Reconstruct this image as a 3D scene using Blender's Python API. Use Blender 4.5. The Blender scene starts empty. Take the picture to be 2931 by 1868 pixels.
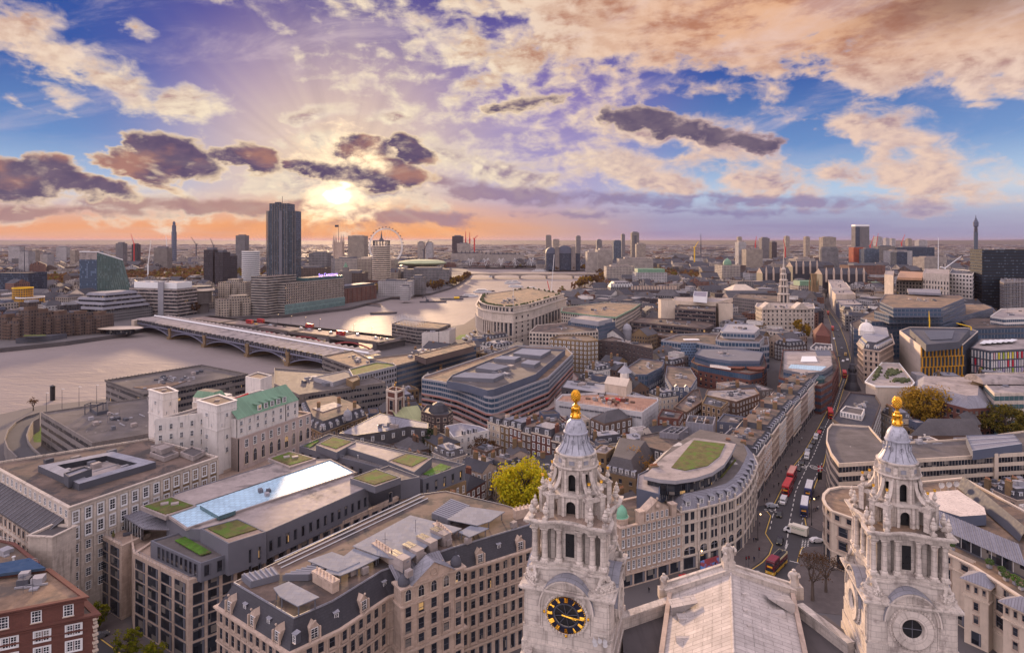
import bpy,bmesh,math,random
from math import cos,sin,atan2
from mathutils import Vector,Matrix,noise as mnoise
from mathutils.geometry import tessellate_polygon
from mathutils.bvhtree import BVHTree
random.seed(7)
S=bpy.context.scene
COL=S.collection
PI=math.pi
R=math.radians
# -- camera
HC,FN,CX,HY=98.0,1765.0,1465.5,689.0
cd=bpy.data.cameras.new("camera");cam=bpy.data.objects.new("camera",cd);COL.objects.link(cam)
cam.location=(0,0,HC);cam.rotation_euler=(R(90),0,0)
cd.sensor_width=36;cd.lens=36*FN/2931;cd.shift_y=-(934-HY)/2931
cd.clip_start=1;cd.clip_end=90000
S.camera=cam
S.view_settings.view_transform='Standard';S.view_settings.look='None'
S.view_settings.exposure=0.45;S.view_settings.gamma=1.0
S.cycles.max_bounces=6;S.cycles.diffuse_bounces=1;S.cycles.glossy_bounces=2
S.cycles.transmission_bounces=2;S.cycles.transparent_max_bounces=6;S.cycles.volume_bounces=0
S.cycles.use_denoising=True
S.cycles.sample_clamp_indirect=4
SUN_AZ,SUN_EL=-15.4,6.0
def s2l(c):
 c=c/255.0
 return c/12.92 if c<=.04045 else((c+.055)/1.055)**2.4
def rgb(r,g,b):return(s2l(r),s2l(g),s2l(b),1)
class NT:
 def __init__(s,tree):s.t=tree;s.n=tree.nodes;s.n.clear()
 def new(s,typ,**k):
  n=s.n.new(typ)
  for a,b in k.items():setattr(n,a,b)
  return n
 def put(s,sock,v):
  if isinstance(v,bpy.types.NodeSocket):s.t.links.new(v,sock)
  elif v is not None:sock.default_value=v
 def m(s,op,a,b=None,c=None,clamp=False):
  n=s.new('ShaderNodeMath',operation=op,use_clamp=clamp)
  s.put(n.inputs[0],a);s.put(n.inputs[1],b);s.put(n.inputs[2],c)
  return n.outputs[0]
 def ss(s,x,a,b,lo=0.,hi=1.):
  n=s.new('ShaderNodeMapRange',interpolation_type='SMOOTHSTEP')
  for i,v in enumerate((x,a,b,lo,hi)):s.put(n.inputs[i],v)
  return n.outputs[0]
 def lin(s,x,a,b,lo=0.,hi=1.):
  n=s.new('ShaderNodeMapRange')
  for i,v in enumerate((x,a,b,lo,hi)):s.put(n.inputs[i],v)
  return n.outputs[0]
 def mix(s,f,a,b,mode='MIX'):
  n=s.new('ShaderNodeMix',data_type='RGBA',blend_type=mode)
  s.put(n.inputs[0],f);s.put(n.inputs[6],a);s.put(n.inputs[7],b)
  return n.outputs[2]
 def vec(s,x,y,z=0.):
  n=s.new('ShaderNodeCombineXYZ')
  for i,v in enumerate((x,y,z)):s.put(n.inputs[i],v)
  return n.outputs[0]
 def noise(s,v,scale,det=4,rough=.55,dist=0.):
  n=s.new('ShaderNodeTexNoise');s.put(n.inputs['Vector'],v)
  s.put(n.inputs['Scale'],scale);s.put(n.inputs['Detail'],det);s.put(n.inputs['Roughness'],rough);s.put(n.inputs['Distortion'],dist)
  return n.outputs['Fac']
 def ramp(s,f,stops):
  n=s.new('ShaderNodeValToRGB');e=n.color_ramp.elements
  while len(e)<len(stops):e.new(.5)
  for el,(p,c)in zip(e,stops):el.position=p;el.color=c
  s.put(n.inputs[0],f);return n.outputs[0]
# -- sky
def build_sky():
 w=bpy.data.worlds.new("World");S.world=w;w.use_nodes=True
 t=NT(w.node_tree)
 d=t.new('ShaderNodeTexCoord').outputs['Generated']
 sx=t.new('ShaderNodeSeparateXYZ');t.put(sx.inputs[0],d)
 x,y,z=sx.outputs
 az=t.m('ARCTAN2',x,y)
 hyp=t.m('SQRT',t.m('ADD',t.m('MULTIPLY',x,x),t.m('MULTIPLY',y,y)))
 el=t.m('ARCTAN2',z,hyp)
 elp=t.m('MAXIMUM',el,0.)
 def A(px):return math.atan((px-1204)/1450)
 def E(px,py):return math.atan((566-py)/1450*cos(A(px)))
 saz,sel=A(806),E(806,436)
 sd=Vector((sin(saz)*cos(sel),cos(saz)*cos(sel),sin(sel)))
 dv=t.new('ShaderNodeVectorMath',operation='DOT_PRODUCT');t.put(dv.inputs[0],d);dv.inputs[1].default_value=sd
 ang=t.m('ARCCOSINE',t.m('MINIMUM',dv.outputs['Value'],.99999))
 daz=t.m('ABSOLUTE',t.m('SUBTRACT',az,saz+.12))
 side=t.ss(daz,.22,.50)
 up=t.ramp(t.m('DIVIDE',elp,.5),[(0,rgb(190,184,210)),(.22,rgb(178,166,206)),(.45,rgb(140,122,186)),(.7,rgb(94,86,156)),(1,rgb(74,74,144))])
 bl=t.ramp(t.m('DIVIDE',elp,.5),[(0,rgb(206,214,226)),(.14,rgb(190,212,236)),(.28,rgb(112,150,206)),(.5,rgb(58,94,170)),(1,rgb(46,66,150))])
 col=t.mix(side,up,bl)
 glow=t.ss(ang,.33,.02)
 col=t.mix(t.m('MULTIPLY',glow,.85),col,rgb(255,224,184))
 hor=t.ss(el,.085,.012)
 hc=t.ramp(t.lin(az,-.75,.75),[(0,rgb(244,170,122)),(.22,rgb(252,168,100)),(.44,rgb(255,172,96)),(.55,rgb(214,168,150)),(.66,rgb(158,146,182)),(.85,rgb(150,146,184)),(1,rgb(160,160,194))])
 nst=t.noise(t.vec(t.m('MULTIPLY',az,3.2),t.m('MULTIPLY',el,46.)),1.5,5,.6)
 hst=t.m('MULTIPLY',hor,t.lin(nst,.25,.6,.75,1.))
 col=t.mix(hst,col,hc)
# ---- clouds
 def grid(a,e):
  n1=t.noise(t.vec(a,t.m('MULTIPLY',e,1.9)),9.,9,.58,.25);n2=t.noise(t.vec(a,t.m('MULTIPLY',e,1.6),3.),26.,7,.58,.3)
  k=t.m('SUBTRACT',n1,.5)
  return t.vec(t.m('ADD',a,t.m('MULTIPLY',k,.11)),t.m('ADD',e,t.m('MULTIPLY',k,.05))),t.m('ADD',t.m('ADD',t.m('MULTIPLY',k,1.7),t.m('MULTIPLY',t.m('SUBTRACT',n2,.5),1.15)),.5),n2,n1
 pu,nz,n2,n1=grid(az,el)
 dx,dy=t.m('SUBTRACT',saz,az),t.m('SUBTRACT',sel+.03,el);dl=t.m('ADD',t.m('SQRT',t.m('ADD',t.m('MULTIPLY',dx,dx),t.m('MULTIPLY',dy,dy))),.05)
 _,nz2,_,n1b=grid(t.m('ADD',az,t.m('MULTIPLY',t.m('DIVIDE',dx,dl),.013)),t.m('ADD',el,t.m('MULTIPLY',t.m('DIVIDE',dy,dl),.013)))
 relief=t.m('ADD',t.m('MULTIPLY',t.m('SUBTRACT',nz,nz2),.35),t.m('MULTIPLY',t.m('SUBTRACT',n1,n1b),1.6))
 def blobs(lst,pu):
  out=None
  for(px,py,rx,ry,rot,amp)in lst:
   mp=t.new('ShaderNodeMapping',vector_type='TEXTURE');t.put(mp.inputs[0],pu)
   ca=cos(A(px))
   mp.inputs[1].default_value=(A(px),E(px,py),0)
   mp.inputs[2].default_value=(0,0,R(-rot))
   mp.inputs[3].default_value=(rx/1450*ca*ca*1.15,ry/1450*ca*1.15,1)
   ln=t.new('ShaderNodeVectorMath',operation='LENGTH');t.put(ln.inputs[0],mp.outputs[0])
   g=t.m('MULTIPLY',t.m('SUBTRACT',1.,ln.outputs['Value']),amp)
   out=g if out is None else t.m('MAXIMUM',out,g)
  return out
 def covering(lst,k,lit=True):
  return t.m('ADD',t.m('MAXIMUM',blobs(lst,pu),-1.),t.m('MULTIPLY',t.m('SUBTRACT',nz,.5),k)),relief
 pale=[(1900,30,1000,105,6,2.2),(1500,70,620,85,-6,1.3),(2250,110,420,105,8,2.4),(1180,190,230,60,30,.55),(1250,250,260,36,-6,.6),(215,172,190,52,16,1.),(130,228,90,26,14,.7),(312,64,44,22,10,.7),(40,50,110,48,12,.8),(460,246,90,34,6,.7),(730,268,110,20,-14,.9),(800,190,80,20,8,.4),(950,270,60,16,0,.6),(760,330,90,22,0,.9),(1600,315,220,50,12,1.),(1480,395,230,46,14,.9),(1760,425,250,44,8,.8),(2090,330,190,62,26,.9),(2120,425,260,52,4,1.),(2110,285,80,30,10,.7),(1220,410,260,50,12,.8),(800,430,320,40,4,.8),(250,470,420,40,3,.7),(1130,140,330,44,20,.5),(2300,250,50,10,0,.5),(560,20,100,18,10,.4),(1650,215,160,22,6,.4)]
 fp,lp=covering(pale,1.7)
 ap=t.ss(fp,-.16,.66)
 core=t.ss(fp,.12,.75)
 shade=t.ss(t.noise(t.vec(t.m('MULTIPLY',az,1.),t.m('MULTIPLY',el,2.6),8.),8.5,9,.64),.44,.60)
 litc=t.mix(t.ss(ang,.14,.6),rgb(255,236,208),rgb(240,208,190))
 tan=t.mix(t.ss(el,.10,.30),rgb(160,138,160),rgb(190,140,118))
 pc=t.mix(t.m('MULTIPLY',core,t.m('MULTIPLY',t.ss(lp,.22,-.2),t.lin(shade,0.,1.,.45,1.))),litc,tan)
 brown=t.m('MULTIPLY',t.m('MULTIPLY',t.ss(az,-.05,.5),t.ss(el,.20,.32)),core)
 pc=t.mix(t.m('MULTIPLY',brown,.85),pc,t.mix(shade,rgb(238,180,138),rgb(188,122,94)))
 dkb=t.m('MULTIPLY',t.ss(az,.42,.66),t.ss(el,.245,.31))
 pc=t.mix(t.m('MULTIPLY',dkb,.75),pc,rgb(112,78,76))
 col=t.mix(ap,col,pc)
 ci=t.noise(t.vec(t.m('ADD',t.m('MULTIPLY',az,1.6),el),t.m('SUBTRACT',t.m('MULTIPLY',el,5.5),t.m('MULTIPLY',az,1.3)),4.),3.2,7,.62,.5)
 col=t.mix(t.m('MULTIPLY',t.ss(ci,.48,.78),t.m('MULTIPLY',t.ss(el,.08,.2),.5)),col,rgb(238,214,214))
 bank=[(1150,455,300,26,4,.9),(1420,470,330,22,3,.8),(500,482,420,20,1,.8),(860,500,330,20,2,.9),(150,492,330,14,0,.6),(1800,470,420,16,3,.7),(1600,500,520,12,0,.5),(1000,430,160,26,8,.9)]
 fb,_=covering(bank,1.2,False)
 bc=t.ramp(t.lin(az,-.7,.7),[(0,rgb(170,128,128)),(.3,rgb(178,136,130)),(.5,rgb(152,128,158)),(.7,rgb(140,130,172)),(1,rgb(150,142,180))])
 col=t.mix(t.m('MULTIPLY',t.ss(fb,0.,.6),.85),col,bc)
 dark=[(392,372,140,60,6,1.5),(330,350,80,44,0,1.3),(592,374,74,38,8,1.4),(60,420,210,44,6,1.5),(130,385,70,26,10,1.),(220,435,120,24,10,.9),(856,346,78,30,4,1.4),(968,352,66,34,16,1.4),(915,408,110,36,8,1.4),(800,402,150,20,6,.9),(1530,282,100,24,18,1.),(1640,312,110,22,10,1.1),(1770,330,80,16,14,1.),(1260,240,130,17,-6,.6),(700,385,60,14,4,.9)]
 fd,ld=covering(dark,1.05)
 ad=t.ss(fd,.0,.26)
 dk=t.m('MULTIPLY',t.ss(fd,.06,.5),t.ss(ld,.42,.02,.25,1.))
 dcol=t.mix(t.ss(ang,.12,.55),rgb(112,92,118),rgb(122,106,124))
 dcol=t.mix(t.m('MULTIPLY',t.ss(n2,.36,.64),.5),dcol,rgb(74,66,104))
 under=t.m('MULTIPLY',t.ss(t.noise(t.vec(t.m('MULTIPLY',az,1.),t.m('MULTIPLY',el,2.),5.),12.,4,.5),.45,.65),t.ss(az,.02,-.1))
 dcol=t.mix(t.m('MULTIPLY',under,.55),dcol,rgb(214,150,118))
 cl=t.mix(dk,t.mix(t.ss(ang,.2,.7),rgb(255,226,190),rgb(186,158,164)),dcol)
 col=t.mix(ad,col,cl)
 gap=t.ss(t.m('ADD',ang,t.m('MULTIPLY',t.m('SUBTRACT',nz,.5),.17)),.088,-.01)
 col=t.mix(gap,col,(1.7,1.3,.82,1))
 core2=t.ss(t.m('ADD',ang,t.m('MULTIPLY',t.m('SUBTRACT',nz,.5),.08)),.016,.002)
 col=t.mix(core2,col,(2.4,2.0,1.4,1))
 ra=t.noise(t.vec(t.m('MULTIPLY',t.m('ARCTAN2',t.m('SUBTRACT',el,sel),t.m('SUBTRACT',az,saz)),2.2),0.),2.6,2,.5)
 rf=t.m('MULTIPLY',t.m('MULTIPLY',t.ss(ang,.42,.10),t.ss(ang,.0,.06)),t.m('SUBTRACT',ra,.5))
 col=t.mix(t.m('MULTIPLY',rf,.6,clamp=True),col,rgb(255,232,200));col=t.mix(t.m('MULTIPLY',rf,-.75,clamp=True),col,rgb(120,100,130))
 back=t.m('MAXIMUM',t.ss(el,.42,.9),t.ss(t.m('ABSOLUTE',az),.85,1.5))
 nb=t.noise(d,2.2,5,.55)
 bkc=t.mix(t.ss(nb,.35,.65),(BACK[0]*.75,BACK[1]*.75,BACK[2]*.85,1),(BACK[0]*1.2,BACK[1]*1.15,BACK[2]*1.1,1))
 lf=t.new('ShaderNodeVectorMath',operation='SCALE');t.put(lf.inputs[0],bkc);t.put(lf.inputs['Scale'],t.lin(x,-1.,1.,1.38,.62))  # unseen sky graded brighter on the left, added to shade the building forms
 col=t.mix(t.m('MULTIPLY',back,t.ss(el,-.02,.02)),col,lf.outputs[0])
 col=t.mix(t.ss(el,.0,-.02),col,rgb(120,108,120))
 sky=t.new('ShaderNodeTexSky',sky_type='NISHITA',sun_disc=False,sun_elevation=R(SUN_EL),sun_rotation=R(SUN_AZ),altitude=100,dust_density=1.5)
 b1=t.new('ShaderNodeBackground');t.put(b1.inputs[0],t.mix(t.ss(ang,.7,1.6),(0,0,0,1),sky.outputs[0]));b1.inputs[1].default_value=.05
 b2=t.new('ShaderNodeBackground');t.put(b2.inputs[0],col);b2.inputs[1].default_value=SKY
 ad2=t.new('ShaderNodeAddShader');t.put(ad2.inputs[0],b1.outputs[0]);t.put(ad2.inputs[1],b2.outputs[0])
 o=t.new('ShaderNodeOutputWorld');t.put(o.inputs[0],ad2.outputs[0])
 w.cycles.sampling_method='MANUAL';w.cycles.sample_map_resolution=512
BACK=(1.50,1.33,1.46)  # added fill light: sky out of view overhead and behind the camera
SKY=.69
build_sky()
sl=bpy.data.lights.new("sun",'SUN');sun=bpy.data.objects.new("sun",sl);COL.objects.link(sun)
sl.energy=5.0;sl.angle=R(4);sl.color=(1,.66,.38)
sdir=Vector((sin(R(SUN_AZ))*cos(R(SUN_EL+3)),cos(R(SUN_AZ))*cos(R(SUN_EL+3)),sin(R(SUN_EL+3))))
sun.rotation_euler=sdir.to_track_quat('Z','Y').to_euler();sun.location=(-300,900,260)
# -- materials
MATS={}
def mat(name,col,rough=.85,var=.22,vs=.12,brick=None,metal=0.,bump=0.,spec=.3,streak=0.,stain=None):
 if name in MATS:return MATS[name]
 m=bpy.data.materials.new(name);m.use_nodes=True;t=NT(m.node_tree)
 P=t.new('ShaderNodeNewGeometry').outputs['Position']
 n=t.noise(P,vs,5,.6);n2=t.noise(P,vs*9,3,.6)
 f=t.m('ADD',t.m('MULTIPLY',n,.65),t.m('MULTIPLY',n2,.35))
 lo=tuple(c*(1-var)for c in col[:3])+(1,);hi=tuple(min(c*(1+var),.95)for c in col[:3])+(1,)
 c=t.mix(t.lin(f,.32,.68),lo,hi)
 hgt=n2
 if streak:
  uv=t.new('ShaderNodeUVMap').outputs[0]
  mp=t.new('ShaderNodeMapping');t.put(mp.inputs[0],uv);mp.inputs[3].default_value=(1.1,.09,1)
  c=t.mix(t.m('MULTIPLY',t.ss(t.noise(mp.outputs[0],1.,4,.6),.5,.72),streak),c,tuple(x*.42 for x in col[:3])+(1,))
 if stain:
  c=t.mix(t.ss(t.noise(P,stain[1],5,.62,.4),stain[2],stain[3]),c,stain[0])
 if brick:
  uv=t.new('ShaderNodeUVMap').outputs[0]
  b=t.new('ShaderNodeTexBrick');t.put(b.inputs['Vector'],uv);b.inputs['Scale'].default_value=1
  b.inputs['Brick Width'].default_value=brick[0];b.inputs['Row Height'].default_value=brick[1];b.inputs['Mortar Size'].default_value=brick[3]
  b.inputs['Color1'].default_value=(1,1,1,1);b.inputs['Color2'].default_value=(.84,.84,.84,1);v=brick[2];b.inputs['Mortar'].default_value=(v,v,v,1)
  c=t.mix(1.,c,b.outputs[0],'MULTIPLY')
 p=t.new('ShaderNodeBsdfPrincipled');t.put(p.inputs['Base Color'],c)
 t.put(p.inputs['Roughness'],t.lin(n2,.3,.7,max(rough-.1,.03),min(rough+.1,1.)))
 p.inputs['Metallic'].default_value=metal;p.inputs['Specular IOR Level'].default_value=spec
 if bump:
  b=t.new('ShaderNodeBump');b.inputs['Strength'].default_value=bump;b.inputs['Distance'].default_value=.2;t.put(b.inputs['Height'],hgt);t.put(p.inputs['Normal'],b.outputs[0])
 o=t.new('ShaderNodeOutputMaterial');t.put(o.inputs[0],p.outputs[0])
 MATS[name]=m;return m
def wmat(name,col,gl=(.02,.022,.03,1),cw=3.,ch=3.4,wf=.5,hf=.5,rough=.8,lit=.0,band=False):
 """wall with its window openings as a pattern, for buildings far off"""
 if name in MATS:return MATS[name]
 m=bpy.data.materials.new(name);m.use_nodes=True;t=NT(m.node_tree)
 P=t.new('ShaderNodeNewGeometry').outputs['Position'];uv=t.new('ShaderNodeUVMap').outputs[0]
 sp=t.new('ShaderNodeSeparateXYZ');t.put(sp.inputs[0],uv)
 u,v=t.m('DIVIDE',sp.outputs[0],cw),t.m('DIVIDE',sp.outputs[1],ch)
 fu,fv=t.m('FRACT',u),t.m('FRACT',v)
 a=t.m('LESS_THAN',t.m('ABSOLUTE',t.m('SUBTRACT',fv,.5)),hf/2)
 k=a if band else t.m('MULTIPLY',a,t.m('LESS_THAN',t.m('ABSOLUTE',t.m('SUBTRACT',fu,.5)),wf/2))
 wn=t.new('ShaderNodeTexWhiteNoise',noise_dimensions='3D')
 t.put(wn.inputs['Vector'],t.vec(t.m('FLOOR',u),t.m('FLOOR',v),t.m('FLOOR',t.m('MULTIPLY',t.noise(P,.01,0),40))))
 g=t.mix(t.m('GREATER_THAN',wn.outputs['Value'],.8),gl,tuple(x*1.8+.02 for x in gl[:3])+(1,))
 n=t.noise(P,.08,5,.6)
 w=t.mix(t.lin(n,.3,.7),tuple(x*.55 for x in col[:3])+(1,),tuple(min(x*.92,.9)for x in col[:3])+(1,))
 p=t.new('ShaderNodeBsdfPrincipled');t.put(p.inputs['Base Color'],t.mix(k,w,g))
 t.put(p.inputs['Roughness'],t.lin(k,0.,1.,rough,.15));p.inputs['Specular IOR Level'].default_value=.35
 o=t.new('ShaderNodeOutputMaterial');t.put(o.inputs[0],p.outputs[0])
 MATS[name]=m;return m
def glass_mat():
 m=bpy.data.materials.new('window_glass');m.use_nodes=True;t=NT(m.node_tree);MATS['window_glass']=m
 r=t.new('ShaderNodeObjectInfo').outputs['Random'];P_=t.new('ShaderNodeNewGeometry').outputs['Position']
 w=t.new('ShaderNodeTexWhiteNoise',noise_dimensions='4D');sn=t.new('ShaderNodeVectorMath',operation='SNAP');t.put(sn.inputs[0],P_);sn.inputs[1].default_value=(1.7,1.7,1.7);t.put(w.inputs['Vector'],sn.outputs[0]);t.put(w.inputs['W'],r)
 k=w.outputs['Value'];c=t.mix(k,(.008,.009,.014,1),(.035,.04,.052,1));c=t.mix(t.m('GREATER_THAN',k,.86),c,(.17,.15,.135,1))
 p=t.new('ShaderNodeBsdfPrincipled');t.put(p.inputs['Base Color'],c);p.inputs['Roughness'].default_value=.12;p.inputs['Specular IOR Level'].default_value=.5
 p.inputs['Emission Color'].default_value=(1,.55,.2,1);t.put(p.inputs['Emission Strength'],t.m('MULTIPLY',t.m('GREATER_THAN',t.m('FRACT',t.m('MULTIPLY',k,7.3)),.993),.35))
 o=t.new('ShaderNodeOutputMaterial');t.put(o.inputs[0],p.outputs[0]);return m
M=dict(stone=mat('portland_stone',(.52,.435,.37,1),.85,.2,.10,(1.3,.55,.80,.025),streak=.75),cath=mat('cathedral_stone',(.58,.50,.44,1),.85,.15,.3,(1.3,.6,.70,.035),streak=.8,bump=.15,stain=((.30,.25,.225,1),.4,.53,.70)),warm=mat('warm_stone',(.47,.355,.285,1),.85,.2,.10,(1.2,.5,.82,.02),streak=.7),pink=mat('pink_render',(.43,.335,.30,1),.85,.14,.06,streak=.45),white=mat('white_render',(.60,.545,.51,1),.8,.14,.1,streak=.55),cream=mat('cream_stone',(.52,.42,.335,1),.8,.15,.1,streak=.3),conc=mat('concrete',(.165,.142,.135,1),.9,.25,.08,streak=.4),dconc=mat('dark_concrete',(.085,.074,.076,1),.9,.25,.08,streak=.3),red=mat('red_brick',(.135,.055,.043,1),.9,.25,.12,(.9,.32,.8,.03)),brown=mat('brown_brick',(.135,.085,.065,1),.9,.25,.1,(.9,.32,.8,.03)),tanb=mat('stock_brick',(.19,.125,.07,1),.9,.25,.1,(.9,.32,.8,.03)),dbrick=mat('sooty_brick',(.075,.055,.055,1),.9,.3,.1,(.9,.32,.8,.03)),slate=mat('roof_slate',(.044,.042,.052,1),.6,.3,.15,(.7,.5,.72,.05)),slate2=mat('weathered_slate',(.082,.074,.08,1),.65,.3,.15,(.7,.5,.75,.05)),lead=mat('lead_sheet',(.27,.265,.30,1),.5,.25,.3,(3.2,.9,.6,.05),streak=.4),zinc=mat('zinc_sheet',(.22,.212,.245,1),.75,.15,.2,(.6,40.,.55,.07)),copper=mat('green_copper',(.16,.275,.185,1),.6,.2,.2,(.8,60.,.7,.08)),felt=mat('roof_felt',(.145,.102,.083,1),.9,.42,.16,(9,1.2,.8,.05),stain=((.065,.055,.053,1),.13,.47,.60)),felt2=mat('roof_asphalt',(.115,.098,.095,1),.85,.38,.12,(9,1.2,.82,.05),stain=((.46,.42,.40,1),.11,.66,.70)),grav=mat('roof_gravel',(.20,.132,.09,1),.95,.4,.5,stain=((.10,.078,.066,1),.12,.46,.6),bump=.3),pave=mat('roof_paving',(.33,.24,.19,1),.9,.2,.3,(.9,.9,.72,.05)),light=mat('pale_roof',(.31,.26,.245,1),.8,.28,.1,(4,1.6,.82,.05),stain=((.17,.145,.14,1),.14,.52,.66)),grey=mat('grey_metal',(.125,.124,.146,1),.8,.12,.1),dgrey=mat('dark_grey_panel',(.07,.07,.086,1),.75,.15,.1),navy=mat('blue_grey_panel',(.085,.096,.138,1),.75,.15,.1),lgrey=mat('light_grey_panel',(.27,.258,.28,1),.8,.12,.15),screen=mat('plant_screen',(.20,.205,.24,1),.85,.08,.1,(1.6,1.6,.78,.04)),glass=glass_mat(),bglass=mat('blue_glass',(.045,.075,.12,1),.10,.3,.12,spec=.7),gglass=mat('green_glass',(.05,.10,.11,1),.10,.3,.12,spec=.7),frame=mat('white_frame',(.68,.66,.66,1),.6,.05,.5),black=mat('black_paint',(.012,.012,.014,1),.35,.2,.5,spec=.5),gold=mat('gold_leaf',(.86,.47,.06,1),.26,.12,1.2,metal=1.,bump=.2),moss=mat('sedum_roof',(.095,.083,.028,1),.95,.5,.5,stain=((.07,.12,.014,1),.3,.46,.6),bump=.5),lawn=mat('bright_sedum',(.06,.135,.012,1),.95,.5,.7,stain=((.09,.075,.03,1),.5,.55,.65),bump=.5),steel=mat('pale_steel',(.52,.50,.50,1),.45,.1,.3),orange=mat('orange_panel',(.56,.27,.03,1),.5,.1,.2),yellow=mat('yellow_paint',(.70,.42,.02,1),.5,.1,.2),rpaint=mat('red_paint',(.50,.018,.018,1),.35,.1,.3,spec=.5),bpaint=mat('blue_bridge_paint',(.15,.145,.20,1),.6,.15,.2),bronze=mat('bronze_panel',(.095,.068,.065,1),.5,.2,.1),road=mat('asphalt',(.06,.056,.06,1),.85,.2,.05),paveg=mat('pavement',(.115,.094,.09,1),.9,.18,.1,(1.2,1.2,.8,.03)),mark=mat('road_paint',(.62,.58,.54,1),.8,.2,.6),ymark=mat('yellow_line',(.55,.36,.08,1),.8,.15,.6),bark=mat('bark',(.085,.062,.05,1),.95,.3,.8,bump=.4),)
# -- picture point -> world
V=dict(A=(0,1200,900/2068),B=(800,1200,900/2068),C=(1400,1050,631/1184),E=(2000,1050,931/1747),F=(0,850,900/2408),G=(800,850,900/2408),H=(1500,750,800/2408),I=(2131,650,800/2047),J=(0,600,800/2408),K=(700,550,800/2408),L=(1300,600,700/2408),M=(1900,600,1031/2408),N=(1480,1100,350/1343),O=(1400,1480,500/1978),Q=(2350,1350,581/1722),R=(2000,1300,400/1462),S=(1700,1180,550/1624),D=(0,0,2931/2408),X=(0,0,1.))
def px(v,x,y):a=V[v];return a[0]+x*a[2],a[1]+y*a[2]
def P(v,x,y,z=0.):
 X,Y=px(v,x,y);d=FN*(HC-z)/(Y-HY)
 return Vector(((X-CX)/FN*d,d))
def pts(v,lst,z):return[P(v,x,y,z)for x,y in lst]
def PD(v,x,y,d):
 X,Y=px(v,x,y);return Vector(((X-CX)/FN*d,d,HC-(Y-HY)/FN*d))
def zof(v,ytop,ybase):
 a=V[v];return HC*(1-(a[1]+ytop*a[2]-HY)/(a[1]+ybase*a[2]-HY))
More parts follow.
